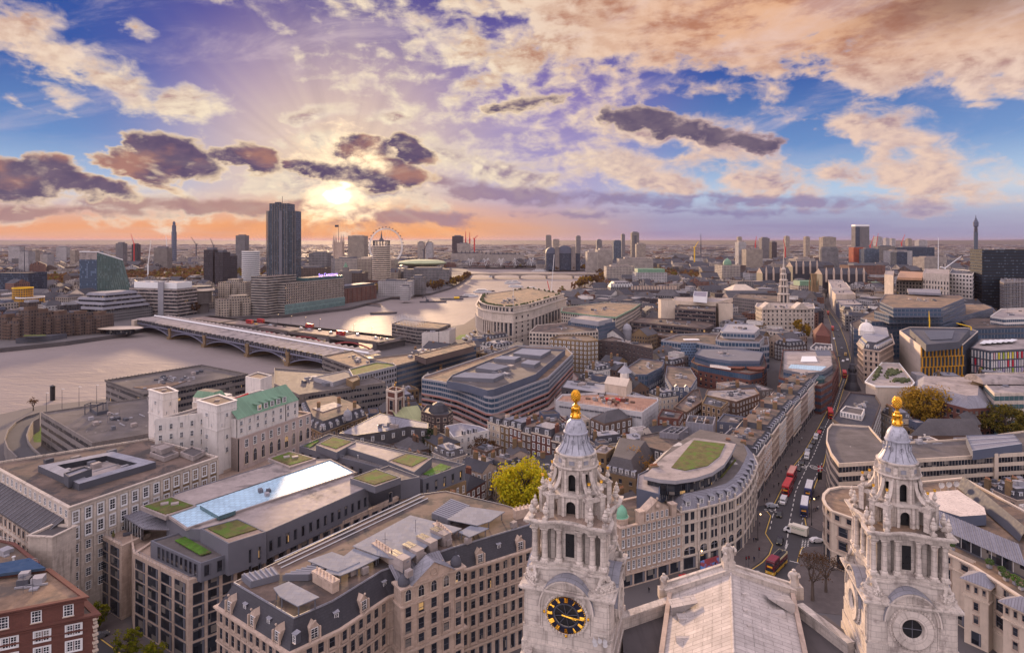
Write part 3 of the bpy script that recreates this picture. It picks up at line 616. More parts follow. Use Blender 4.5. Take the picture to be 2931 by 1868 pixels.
def column(b,x,y,z0,z1,r,n=10):
 h=z1-z0
 b.box((x,y,z0),(r*2.7,r*2.7,.22))
 b.lathe([(r*1.3,.22),(r*1.3,.36),(r*1.02,.48),(r*1.0,h*.4),(r*.86,h-.75),(r*.95,h-.7),(r*.9,h-.62),(r*1.05,h-.4),(r*1.0,h-.36),(r*1.4,h-.15)],(x,y,z0),n)
 for k in range(4):
  a=PI/4+k*PI/2;b.ball((x+r*1.15*cos(a),y+r*1.15*sin(a),z1-.26),.13,5,3)
 b.box((x,y,z1-.15),(r*2.8,r*2.8,.15))
def urn(b,x,y,z,s=1.,n=8):
 b.box((x,y,z),(.7*s,.7*s,.3*s));b.lathe([(.18*s,.3*s),(.14*s,.55*s),(.40*s,.9*s),(.46*s,1.15*s),(.30*s,1.4*s),(.36*s,1.5*s),(.14*s,1.75*s),(.20*s,1.95*s),(.06*s,2.2*s),(0,2.3*s)],(x,y,z),n)
 return z+2.2*s
def scroll_volute(b,x,z,y0,y1,r,turns=1.6,d=1,n=18,th=.16):
 pp=[]
 for i in range(n+1):
  a=turns*2*PI*i/n;rr=r*(1-.8*i/n);pp.append((x+d*rr*cos(a),z+rr*sin(a)))
 for(xa,za),(xb,zb)in zip(pp,pp[1:]):
  b.bar((xa,y0,za),(xb,y0,zb),th,4)
def west_tower(label,loc,rz,sx,clock):
 t=thing('bell_tower',label,'bell tower',(0,0,0),'twin west towers of the cathedral');t['_b']=(0,0,0)
 t.location=(loc[0],loc[1],0);t.rotation_euler=(0,0,rz);t.scale=(sx,sx,1)
 st,ld=M['cath'],mat('dome_lead',(.34,.335,.38,1),.45,.28,.5,streak=.5)
 b=MB();H=5.5;z0,z1=49.6,53.9
 b.box((0,0,20),(2*H+1.,2*H+1.,26.6));b.box((0,0,46.6),(2*H+.7,2*H+.7,1.6));b.box((0,0,48.2),(2*H+.35,2*H+.35,1.4))
 b.box((0,0,z0),(2*H-.5,2*H-.5,z1-z0))
 b.box((0,0,z1),(2*H+1.0,2*H+1.0,.18));b.box((0,0,z1+.18),(2*H+1.3,2*H+1.3,.22));b.box((0,0,z1+.4),(2*H+.6,2*H+.6,.15))
 for q in range(4):
  k0=len(b.v)
  for s in(-1,1):
   b.box((s*4.25,-H+.08,z0),(2.3,.36,z1-z0));b.box((s*4.25,-H-.14,z0+.5),(1.75,.10,z1-z0-1.1))
   b.box((s*4.25,-H-.02,z0-.0),(2.55,.5,.3))
  xf(b,k0,q*PI/2,(0,0,0))
 b.build('clock_stage',st,t)
 b=MB();lb=MB();zc=51.85;rx,ry=3.05,2.75
 for q in range(4):
  k0=len(b.v);l0=len(lb.v);n=18
  for i in range(n):
   a0,a1=PI*i/n,PI*(i+1)/n
   def pt(a,rr,y,e=1.):return(rr*cos(a)*rx,y,zc+.5+rr*sin(a)*ry)
   for ri,ro,y0,y1 in((1.0,1.10,-H-.35,-H+2.6),(1.10,1.17,-H-.62,-H+2.6)):
    A_,B_,C_,D_=pt(a0,ri,y0),pt(a1,ri,y0),pt(a1,ro,y0),pt(a0,ro,y0)
    b.face([A_,D_,C_,B_]);b.face([A_,B_,pt(a1,ri,y1),pt(a0,ri,y1)])
   lb.face([pt(a0,1.18,-H-.66),pt(a0,1.18,-H+2.6),pt(a1,1.18,-H+2.6),pt(a1,1.18,-H-.66)][::-1],[(i*.6,0),(i*.6,3),(i*.6+.6,3),(i*.6+.6,0)])
   b.face([pt(a0,0,-H-.12),pt(a1,1.0,-H-.12),pt(a0,1.0,-H-.12)])
  b.face([(-rx,-H-.12,z0),(rx,-H-.12,z0),(rx,-H-.12,zc+.5),(-rx,-H-.12,zc+.5)],[(0,0),(6,0),(6,3),(0,3)])
  xf(b,k0,q*PI/2,(0,0,0));xf(lb,l0,q*PI/2,(0,0,0))
 b.build('hood',st,t);lb.build('hood_roof',M['lead'],t)
 def dial(q,full):
  ex,ez=2.55,2.02;yf=-H-.16;cz=51.78
  b=MB();k0=0;n=40
  for i in range(n):
   a=2*PI*i/n;b.ball((ex*1.05*cos(a),yf-.05,cz+ez*1.06*sin(a)),.19 if i%2 else.23,5,3)
  for i in range(n):
   a0,a1=2*PI*i/n,2*PI*(i+1)/n
   P_=lambda a,k,y:(ex*k*cos(a),y,cz+ez*k*sin(a))
   b.face([P_(a0,.98,yf-.06),P_(a1,.98,yf-.06),P_(a1,1.14,yf-.06),P_(a0,1.14,yf-.06)][::-1])
  xf(b,k0,q*PI/2,(0,0,0));b.build('dial_garland',st,t)
  b=MB();gm=MB()
  if full:
   for k0_,k1,yy,mi in((0,.60,-H-.15,1),(.58,.64,yf-.22,2),(.64,.985,yf-.14,0)):
    for i in range(n):
     a0,a1=2*PI*i/n,2*PI*(i+1)/n
     b.face([P_(a0,k0_,yy),P_(a1,k0_,yy),P_(a1,k1,yy),P_(a0,k1,yy)][::-1]if k0_ else[P_(a0,0,yy),P_(a1,k1,yy),P_(a0,k1,yy)][::-1],None,mi)
   for i in range(8):
    a=2*PI*i/8+.2;b.bar(P_(a,0,yf-.12),P_(a,.6,yf-.12),.05,4,None,2)
   num=['XII','I','II','III','IV','V','VI','VII','VIII','IX','X','XI']
   gl={'I':[((0,-1),(0,1))],'V':[((-.42,1),(0,-1)),((.42,1),(0,-1))],'X':[((-.42,1),(.42,-1)),((.42,1),(-.42,-1))]}
   wd={'I':.42,'V':.95,'X':.95}
   for i,s in enumerate(num):
    th=PI/2-2*PI*i/12;tot=sum(wd[c]for c in s);u=-tot/2
    out=Vector((cos(th),sin(th)));rt=Vector((out.y,-out.x))
    for c in s:
     uc=u+wd[c]/2;u+=wd[c]
     for(xa,za),(xb,zb)in gl[c]:
      q0=out*(.81+za*.115)+rt*((uc+xa)*.088);q1=out*(.81+zb*.115)+rt*((uc+xb)*.088)
      gm.bar((ex*q0.x,yf-.22,cz+ez*q0.y),(ex*q1.x,yf-.22,cz+ez*q1.y),.085,4)
   for i in range(60):
    a=2*PI*i/60;gm.bar(P_(a,.94,yf-.2),P_(a,.975,yf-.2),.05,4)
   hs=[]
   for a,L,wd_ in((R(-4),.88,.07),(R(-11),.55,.10)):
    h_=MB();h_.bar(P_(a+PI,.2,yf-.3-wd_),P_(a,L,yf-.3-wd_),wd_,4,wd_*.5);h_.ball(P_(a,L*.7,yf-.3-wd_),wd_*1.5,6,4);xf(h_,0,q*PI/2,(0,0,0));hs.append(h_)
   for a in range(4):k=a*PI/2;gm.ball((ex*1.1*cos(k),yf-.16,cz+ez*1.1*sin(k)),.2,6,4)
   xf(b,0,q*PI/2,(0,0,0));xf(gm,0,q*PI/2,(0,0,0))
   d=b.build('clock_face',[mat('clock_blue',(.012,.013,.03,1),.4,.2,1.),M['black'],M['dgrey']],t);gm.build('numerals',M['gold'],d);[h_.build('clock_hand',M['gold'],d)for h_ in hs]
  else:
   for i in range(n):
    a0,a1=2*PI*i/n,2*PI*(i+1)/n;yr,yb=yf-.45,-H-.15
    b.face([P_(a0,.58,yr),P_(a1,.58,yr),P_(a1,.99,yr),P_(a0,.99,yr)][::-1],[(i*.4,0),(i*.4+.4,0),(i*.4+.4,.8),(i*.4,.8)],0)
    b.face([P_(a0,.47,yb),P_(a1,.47,yb),P_(a1,.58,yr),P_(a0,.58,yr)][::-1],None,0)
    b.face([P_(a0,.99,yr),P_(a1,.99,yr),P_(a1,1.02,yf),P_(a0,1.02,yf)][::-1],None,0)
    b.face([P_(a0,0,yb-.01),P_(a1,.48,yb-.01),P_(a0,.48,yb-.01)][::-1],None,1)  # shade inside the opening painted as a black disc over uncut wall
   b.bar(P_(PI/2,.47,yb-.05),P_(-PI/2,.47,yb-.05),.04,4,None,2);b.bar(P_(0,.47,yb-.05),P_(PI,.47,yb-.05),.04,4,None,2)
   xf(b,0,q*PI/2,(0,0,0));b.build('round_window',[st,M['black'],M['grey']],t)
 dial(0,clock);dial(1,False);dial(3,False)
 for q in range(4):
  b=MB();g_=MB();
  b.prism([(-1.45,-.75),(1.45,-.75),(1.45,.75),(-1.45,.75)],0,.25);b.prism([(-.95,-.6),(.95,-.6),(.6,.6),(-.6,.6)],.25,.9)
  for s in(-1,1):
   scroll_volute(b,s*.95,.55,-.35,.3,.42,1.5,s,16,.17);scroll_volute(b,s*.5,1.25,-.2,.3,.32,1.4,-s,14,.15)
   b.bar((s*.9,-.2,.9),(s*.3,-.1,1.7),.2,5)
   for k in range(5):b.ball((s*(.25+.16*k),-.6,.32+.14*(k%3)),.2,5,3)
  zt=urn(b,0,0,1.3,.85);g_.ball((0,0,zt+.1),.2,8,6)
  a=PI/4+q*PI/2+PI/2;off_=(4.55*math.copysign(1,cos(PI/4+q*PI/2)),4.55*math.copysign(1,sin(PI/4+q*PI/2)),54.45)
  xf(b,0,a,off_);xf(g_,0,a,off_);b.build('scroll_urn',st,t);g_.build('gilded_ball',M['gold'],t)
 def plan(h,c,dp,n=6):
  pl=[]
  for q in range(4):
   side=[(-h,-h),(-h+c,-h)]+[(x,-h+dp*cos(PI*x/(2*(h-c))))for x in[(-(h-c))+2*(h-c)*i/n for i in range(0,n+1)]][0:]+[(h-c,-h)]
   ca,sa=cos(q*PI/2),sin(q*PI/2)
   pl+=[(ca*x-sa*y,sa*x+ca*y)for x,y in side[:-1]]
  return[Vector(p)for p in pl]
 b=MB();b.prism(plan(4.7,2.2,.75),54.3,56.0);b.prism(plan(4.95,2.2,.75),56.0,56.25);b.prism(plan(4.75,2.2,.7),56.25,56.7);b.build('pedestal',st,t)
 zc0,zc1=56.7,61.1
 b=MB();b.lathe([(3.35,zc0),(3.35,zc1)],(0,0,0),24)
 for q in range(4):
  k0=len(b.v);b.box((0,-3.3,zc0),(2.1,.5,zc1-zc0));
  for s in(-1,1):b.box((s*2.3,-3.0,zc0),(.7,1.1,zc1-zc0));b.box((s*3.15,-3.15,zc0),(1.2,1.2,zc1-zc0))
  xf(b,k0,q*PI/2,(0,0,0))
 b.build('drum',st,t)
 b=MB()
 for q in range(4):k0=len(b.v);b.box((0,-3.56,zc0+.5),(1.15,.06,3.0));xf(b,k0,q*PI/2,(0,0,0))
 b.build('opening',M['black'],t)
 for q in range(4):
  for x,y in((-1.35,-4.05),(1.35,-4.05),(-3.1,-4.5),(3.1,-4.5),(-4.45,-4.45)):
   b=MB();column(b,x,y,zc0,zc1,.40);xf(b,0,q*PI/2,(0,0,0));b.build('column',st,t,True)
 b=MB()
 b.prism(plan(4.85,2.3,.8),61.1,61.5,bottom=True);b.prism(plan(4.95,2.3,.8),61.5,61.75,bottom=True);b.prism(plan(5.45,2.5,.75),61.75,62.0,bottom=True);b.prism(plan(5.65,2.6,.75),62.0,62.2,bottom=True)
 b.build('entablature',st,t)
 b=MB();b.prism(plan(5.1,2.4,.8),62.2,62.24);b.build('ledge',M['grav']if not clock else M['pave'],t)
 z2,z3=62.2,65.0
 b=MB()
 for q in range(8):
  k0=len(b.v);arch_panel(b,2.62,z3-z2,.62,1.35,-3.16,-2.75);
  for s in(-1,1):b.box((s*.95,-3.25,0),(.3,.3,z3-z2))
  xf(b,k0,q*PI/4,(0,0,z2))
 b.lathe([(3.45,z3-.3),(3.75,z3-.18),(3.75,z3+.02),(2.2,z3+.12)],(0,0,0),8,0,1,1,PI/8)
 b.build('lower_arcade',st,t)
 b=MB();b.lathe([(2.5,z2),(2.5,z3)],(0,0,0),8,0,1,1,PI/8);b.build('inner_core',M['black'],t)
 for q in range(4):
  b=MB();g_=MB();a=PI/4+q*PI/2
  for s in(-1,1):
   b.box((4.55,s*.95,0),(.75,.75,z3-z2+.1));b.box((3.4,s*.95,z3-z2-.5),(2.2,.5,.5));b.box((4.55,s*.95,z3-z2+.1),(1.0,1.0,.2))
   pp=[(4.5,s*.8,3.15),(3.75,s*.72,3.4),(3.2,s*.66,4.0),(2.85,s*.6,4.8),(2.75,s*.58,5.6)]
   for u,v in zip(pp,pp[1:]):b.bar(u,v,.30,4)
   b.ball((4.35,s*.8,3.35),.3,6,4)
   zt=urn(b,4.55,s*.95,z3-z2+.3,.72);g_.ball((4.55,s*.95,zt+.1),.19,8,6)
   g_.lathe([(0,0),(.2,.12),(.16,.2),(.24,.32),(0,.36)],(4.55,s*.95,zt-.05),7)
  b.box((4.55,0,z3-z2-.35),(.6,1.6,.4))
  xf(b,0,a,(0,0,z2));xf(g_,0,a,(0,0,z2));b.build('buttress_pier',st,t);g_.build('gilded_ball',M['gold'],t)
 for q in range(4):
  b=MB()
  for x,y in((-4.75,-4.75),(-2.9,-4.85),(2.9,-4.85)):urn(b,x,y,62.22,1.0)
  xf(b,0,q*PI/2,(0,0,0));b.build('urn',st,t)
 z4,z5=65.05,68.3
 b=MB()
 for q in range(8):
  k0=len(b.v);arch_panel(b,2.1,z5-z4,.5,1.9,-2.55,-2.1);
  for s in(-1,1):b.box((s*.82,-2.6,0),(.3,.25,z5-z4))
  xf(b,k0,q*PI/4,(0,0,z4))
 b.lathe([(2.7,z5-.35),(2.85,z5-.25),(3.1,z5-.1),(3.1,z5+.05),(2.5,z5+.15)],(0,0,0),16)
 b.build('lantern',st,t)
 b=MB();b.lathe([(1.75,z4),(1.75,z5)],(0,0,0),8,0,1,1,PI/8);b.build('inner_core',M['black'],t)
 b=MB();b.lathe([(2.45,z5+.1),(2.45,69.55),(2.7,69.65),(2.75,69.85),(2.4,69.9)],(0,0,0),24)
 for q in range(8):
  k0=len(b.v);b.box((0,-2.62,68.35),(.55,.45,1.0));b.ball((0,-2.75,68.6),.25,6,4);b.ball((0,-2.7,69.2),.2,6,4);xf(b,k0,q*PI/4+PI/8,(0,0,0))
 b.build('attic',st,t)
 b=MB()
 for q in range(8):k0=len(b.v);b.box((0,-2.47,68.65),(.7,.06,.5));xf(b,k0,q*PI/4,(0,0,0))
 b.build('blind_window',M['lead'],t)
 b=MB();b.lathe([(2.5,69.9),(2.42,70.1),(2.05,70.6),(1.72,71.2),(1.52,71.9),(1.46,72.3)],(0,0,0),28)
 b.build('bell_roof',ld,t,True)
 b=MB()
 for q in range(16):
  a=2*PI*q/16;f=lambda r,z:(r*cos(a),r*sin(a),z)
  b.path([f(2.46,70.05),f(2.07,70.6),f(1.74,71.2),f(1.54,71.9),f(1.48,72.3)],.035)
  if q%2==0:b.path([f(1.45,72.5),f(1.38,73.1),f(1.08,73.7),f(.6,74.05)],.035)
 b.build('roll',M['grey'],t)
 b=MB()
 for q in range(8):
  k0=len(b.v);n=12
  for i in range(n):a0,a1=2*PI*i/n,2*PI*(i+1)/n;b.bar((.24*cos(a0),-1.78,.33*sin(a0)),(.24*cos(a1),-1.78,.33*sin(a1)),.07,4)
  xf(b,k0,q*PI/4,(0,0,71.45))
 b.build('oval_light',ld,t)
 b=MB();b.lathe([(1.46,72.25),(1.66,72.3),(1.66,72.45),(1.5,72.5),(1.47,72.8),(1.38,73.1),(1.25,73.45),(1.05,73.75),(.78,74.0),(.7,74.05),(.75,74.2),(.6,74.25)],(0,0,0),24);b.build('dome',ld,t,True)
 b=MB();b.lathe([(.72,74.1),(.72,74.45),(.62,74.5),(.5,74.7),(.42,75.2),(.5,75.5),(.36,75.7),(.40,75.9),(.2,76.1),(.22,76.35),(.42,76.45),(.2,76.5)],(0,0,0),12)
 for k in range(4):
  a=k*PI/2+PI/4;f=lambda r,z:(r*cos(a),r*sin(a),z)
  b.path([f(.45,75.6),f(.62,75.5),f(.6,75.2),f(.55,74.9),f(.7,74.7),f(.72,74.6)],.14,6);b.ball(f(.66,74.72),.18,6,4);b.ball(f(.55,75.6),.16,6,4)
 for k in range(6):a=k*PI/3;b.bar((.3*cos(a),.3*sin(a),76.5),(.75*cos(a),.75*sin(a),76.75),.08,4,.02)
 for j in range(9):
  zz=76.6+j*.15;rr=.56*sin(PI*min(max((j+1.6)/10.6,0),1))**.7
  for i in range(10):a=2*PI*(i+.5*(j%2))/10;b.ball((rr*cos(a),rr*sin(a),zz),.15,5,4)
 b.lathe([(.1,76.5),(.5,76.8),(.52,77.2),(.4,77.6),(0,77.95)],(0,0,0),10)
 b.build('pineapple',M['gold'],t,True)
 for o in t.children_recursive:
  for v in o.data.vertices:
   if v.co.z<56.7:v.co.z-=.16*min(56.7-v.co.z,9)
 return t
TL=Vector(((1648-CX)/FN*83,83));TR=Vector(((2568-CX)/FN*79.6,79.6))
west_tower('white stone baroque bell tower bearing the blue and gold clock',TL,R(-18),1.0,True)
west_tower('white stone baroque bell tower with an empty round opening instead of a clock',TR,R(-14),.88,False)
def robed_figure(name,label,p,z,h,w,rz=0.,m='cath',seated=False,group=None):
 """a weathered statue in robes: one continuous turned and folded body with head, shoulders and arms"""
 b=MB();n=14;L=[]
 prof=[(0,.50),(.06,.52),(.25,.44),(.45,.40),(.58,.42),(.68,.46),(.76,.47),(.81,.40),(.84,.17),(.865,.15),(.90,.20),(.94,.21),(.975,.16),(1.0,.02)]
 for u,r in prof:
  row=[]
  for i in range(n):
   a=2*PI*i/n;fold=1+(.12*sin(5*a+u*4)if u<.7 else 0)
   el=.72 if u<.84 else 1.
   sh=(.05*sin(u*6),.03*cos(u*5))
   row.append((p[0]+w*(r*fold*cos(a)+sh[0]),p[1]+w*el*(r*fold*sin(a)+sh[1]),z+u*h))
  L.append(row)
 for r0,r1 in zip(L,L[1:]):
  for i in range(n):j=(i+1)%n;b.face([r0[i],r0[j],r1[j],r1[i]])
 b.face(L[-1])
 for s,up in((-1,.5),(1,.62)):
  sx=p[0]+s*w*.42;b.path([(sx,p[1],z+.76*h),(sx+s*w*.16,p[1]-w*.1,z+.62*h),(sx+s*w*.02,p[1]-w*.34,z+up*h)],w*.13,6);b.ball((sx+s*w*.02,p[1]-w*.36,z+up*h),w*.11,6,4)
 o=b.build(name,M[m],None,True,base=(p[0],p[1],z));o.rotation_euler=(0,0,rz);return tag(o,label,'statue',group)
def nave():
 t=thing('cathedral_nave','pale lead pitched nave roof with stone pediment between the two towers','church roof',(30,80,0));
 dv=Vector((.335,1));Yw,Yn=89.5,52.
 zr,ze=49.8,46.7
 Lw,Rw,Aw=Vector((23.2,Yw)),Vector((40.4,Yw)),Vector((31.75,Yw))
 def back(p):return p+dv*((Yn-Yw)/1.)
 Ln,Rn,An=back(Lw),back(Rw),back(Aw)
 lead=mat('nave_lead',(.48,.42,.39,1),.85,.26,.3,(2.6,.8,.55,.045),streak=.35)
 r=MB();L=(Lw-Ln).length;s=9.3
 r.face([(*Ln,ze),(*An,zr),(*Aw,zr),(*Lw,ze)],[(0,0),(s,0),(s,L),(0,L)]);r.face([(*An,zr),(*Rn,ze),(*Rw,ze),(*Aw,zr)],[(s,0),(0,0),(0,L),(s,L)])
 r.build('nave_roof',lead,t)
 b=MB();b.bar((*An,zr+.02),(*Aw,zr+.02),.2,6)
 b.build('ridge_roll',lead,t)
 def wallstrip(b,a,c,za,zb,th,h):
  e=(c-a).normalized();n=Vector((-e.y,e.x))*th/2
  for q in((a-n,c-n),(c+n,a+n)):b.face([(*q[0],30),(*q[1],30),(*q[1],(zb if(q[1]-c).length<th else za)+h),(*q[0],(za if(q[0]-a).length<th else zb)+h)],[(0,0),(8,0),(8,20),(0,20)])
  b.face([(*(a-n),za+h),(*(c-n),zb+h),(*(c+n),zb+h),(*(a+n),za+h)])
 b=MB();o=Vector((0,.7))
 wallstrip(b,Lw+o-Vector((1.0,0)),Aw+o,ze,zr,1.4,.55);wallstrip(b,Aw+o,Rw+o+Vector((1.,0)),zr,ze,1.4,.55)
 wallstrip(b,Lw+o*2.2-Vector((1.2,0)),Aw+o*2.2,ze,zr,.5,.8);wallstrip(b,Aw+o*2.2,Rw+o*2.2+Vector((1.2,0)),zr,ze,.5,.8)
 b.build('pediment',M['cath'],t)
 b=MB()
 for a,c in((Ln,Lw),(Rn,Rw)):
  e=(c-a).normalized();n=Vector((-e.y,e.x))*.3;sg=-1 if a==Rn else 1
  b.prism(ccw([a-n+n*sg,c-n+n*sg,c+n+n*sg,a+n+n*sg]),30,ze+.35)
 b.build('parapet',M['warm'],t)
 sk=MB();
 for(u,v,w_,l_)in((.12,.18,1.6,1.2),(.86,.16,1.8,.9),(.24,.42,1.6,.5),(.14,.30,2.2,.4)):
  c=lerp(lerp(Lw,Ln,v),lerp(Rw,Rn,v),u);zz=ze+(zr-ze)*(1-abs(u-.5)*2)
  sk.box((c.x,c.y,zz-.3),(w_,l_,.55),0)
 for(u,v)in((.12,.12),(.87,.10)):
  c=lerp(lerp(Lw,Ln,v),lerp(Rw,Rn,v),u);zz=ze+(zr-ze)*(1-abs(u-.5)*2);s_=1 if u<.5 else-1
  sk.face([(c.x-2.*s_,c.y-1,zz+.6),(c.x-2*s_,c.y+1,zz+.6),(c.x+1.6*s_,c.y+1,zz+1.3),(c.x+1.6*s_,c.y-1,zz+1.3)]);sk.face([(c.x-2*s_,c.y-1,zz-1),(c.x+1.6*s_,c.y-1,zz+1.3),(c.x-2*s_,c.y-1,zz+.6)])
 for(u,v)in((.60,.12),(.60,.22),(.62,.30)):
  c=lerp(lerp(Lw,Ln,v),lerp(Rw,Rn,v),u);zz=ze+(zr-ze)*(1-abs(u-.5)*2);sk.box((c.x,c.y,zz-.1),(.5,.3,.4))
 sk.build('roof_hatch',lead,t)
 b=MB()
 b.cap([(TL.x+3,60),(Lw.x-8,52),(Lw.x-.5,88),(TL.x+7,88)],44.8);b.cap([(Rn.x+.5,56),(TR.x+2,62),(TR.x-5,88),(Rw.x+.5,88)],44.6)
 b.build('aisle_roof',M['dconc'],t)
 b=MB()
 for a,c,z in((Vector((TL.x+6.2,84.6)),Vector((Lw.x-.6,88.6)),46.3),(Vector((Rw.x+.6,88.)),Vector((TR.x-6.0,79.5)),46.)):
  e=(c-a).normalized();n=Vector((-e.y,e.x))*.45;b.prism(ccw([a-n,c-n,c+n,a+n]),30,z);n*=1.4;b.prism(ccw([a-n,c-n,c+n,a+n]),z,z+.3)
 for(x0,y0,x1,y1,z)in((TL.x-6.0,80.5,TL.x-9.8,66.,45.6),(TR.x+6.2,74.,TR.x+7.5,64.,44.2)):
  for k in range(7):
   a,c=Vector((x0+(x1-x0)*k/7,y0+(y1-y0)*k/7)),Vector((x0+(x1-x0)*(k+1)/7,y0+(y1-y0)*(k+1)/7));e=(c-a).normalized();n=Vector((-e.y,e.x))*.9
   b.prism(ccw([a-n,c-n,c+n,a+n]),30,z+.25*(k%2)-.1*k);n*=.6;b.prism(ccw([a-n,c-n,c+n,a+n]),z+.25*(k%2)-.1*k,z+.6-.1*k)
 b.build('flank_wall',M['cath'],t)
 g=MB();c=Vector((TL.x-1.6,73.6));f=Vector((-.31,-.95));sd=Vector((.95,-.31))
 a0,a1=c-sd*4.6,c+sd*4.6
 for k,q in((0,f*0),):
  g.face([(*a0,44.6),(*(a0+f*9),44.6),(*(c+f*9),46.5),(*c,46.5)],[(0,0),(0,9),(5,9),(5,0)]);g.face([(*a1,44.6),(*c,46.5),(*(c+f*9),46.5),(*(a1+f*9),44.6)],[(0,0),(5,0),(5,9),(0,9)])
  g.face([(*a1,40),(*a0,40),(*a0,44.6),(*c,46.5),(*a1,44.6)])
 g.build('chapel_roof',M['lead'],t)
 b=MB()
 for i in range(5):
  q=PD('O',(1190,1250,1310,1200,1312)[i],(1388,1388,1398,1425,1435)[i],75.6);k0=len(b.v)
  b.lathe([(0,.0),(.22,0),(.30,.22),(.0,.18)],(0,0,0),10)
  for j in range(k0,len(b.v)):x,y,zz=b.v[j];b.v[j]=(q.x+x,q.y-zz,q.z+y)
  b.bar((q.x,q.y,q.z),(q.x,q.y+.8,q.z-.1),.07)
 b.build('floodlight',M['steel'],t)
 robed_figure('apostle_statue','large robed stone statue standing on the pediment apex seen from behind',Aw+Vector((0,1.0)),zr+1.3,2.6,1.75,.2)
 robed_figure('apostle_statue','robed stone statue on the pediment end beside the tower with the round opening',Rw+Vector((1.0,1.0)),ze+.7,2.5,1.3,-.3)
 robed_figure('apostle_statue','leaning stone statue on the pediment end beside the clock tower',Lw+Vector((-.9,1.0)),ze+.4,2.2,1.1,.4)
 b=MB();b.box((Aw.x,Aw.y+1,zr),(1.7,1.2,1.4));b.box((Rw.x+1,Rw.y+1,ze-1),(2.2,1.3,1.75));b.box((Lw.x-.9,Lw.y+1,ze-1),(1.6,1.2,1.45))
 b.build('statue_plinth',M['cath'],t)
nave()
# -- buildings near the cathedral
def B(name,label,cat,v,pp,z,**k):return bld(name,label,cat,pts(v,pp,z),z,**k)
def surf(t,v,pp,z,m,name='green_roof',h=.12):
 b=MB();b.prism(ccw(pts(v,pp,z)),z-.1,z+h);return b.build(name,M[m],t)
def upper(t,v,pp,z0,z,wall,roof,name='upper_storey',par=.4,cornice=None):
 return block(t,pts(v,pp,z),z0,z,wall,roof,par,.35,name,'upper_roof',cornice)
def edges(p):return[(p[i],p[(i+1)%len(p)])for i in range(len(p))]
skyglass=mat('roof_glazing',(.42,.60,.72,1),.5,.16,.09,(1.5,1.5,.5,.06),metal=.15,spec=.4);M['skyglass']=skyglass
M['pot']=mat('pot',(.38,.17,.09,1));M['mural']=mat('mural',(.30,.06,.07,1),.6,.3,.2,stain=((.12,.25,.55,1),.12,.5,.55))
def brick_office():
 t,p=B('brick_office','red brick block with white paired windows and brown gravel roof by the side street','office building','A',[(626,1272),(-90,1412),(-90,1150),(540,1186)],23.2,wall='red',roof='grav',par=.2,cornice=[(0,.7,.35),(.6,.35,.35),(2.6,.25,.3)])
 q=upper(t,'A',[(553,1160),(-90,1282),(-90,1040),(318,985)],23,27,'red','grav',par=.35,cornice=[(0,.55,.3),(.5,.3,.4)])
 facs(t,q,23.4,26.2,6.2,2.8,.33,.8,'sash3');facs(t,p,0,22.4,5.6,3.2,.46,.62,'pair',m0=1)
 b=MB()
 for i,(c,n_)in enumerate(zip(p,p[1:]+p[:1])):
  e=(n_-c).normalized()
  for k in range(28):b.box((c.x,c.y,.4+k*.8),(.9 if k%2 else.6,.9 if k%2 else.6,.42),atan2(e.y,e.x))
 b.build('quoin',M['cream'],t)
 surf(t,'A',[(-90,1040),(300,988),(195,922),(-90,975)],27.6,'bglass','skylight',.5);clutter(t,q,26.7,5,2)
 t2,p2=B('brick_annexe','brown gravel roofed annexe with white railings behind the red brick block','office building','A',[(245,937),(-90,1010),(-90,775),(90,812)],22.5,wall='red',roof='grav',par=.3,cornice=[(0,.4,.3)])
 railing(t2,[p2[i]for i in range(len(p2))],22.5,1.,'steel');clutter(t2,p2,22.2,3,5)
brick_office()
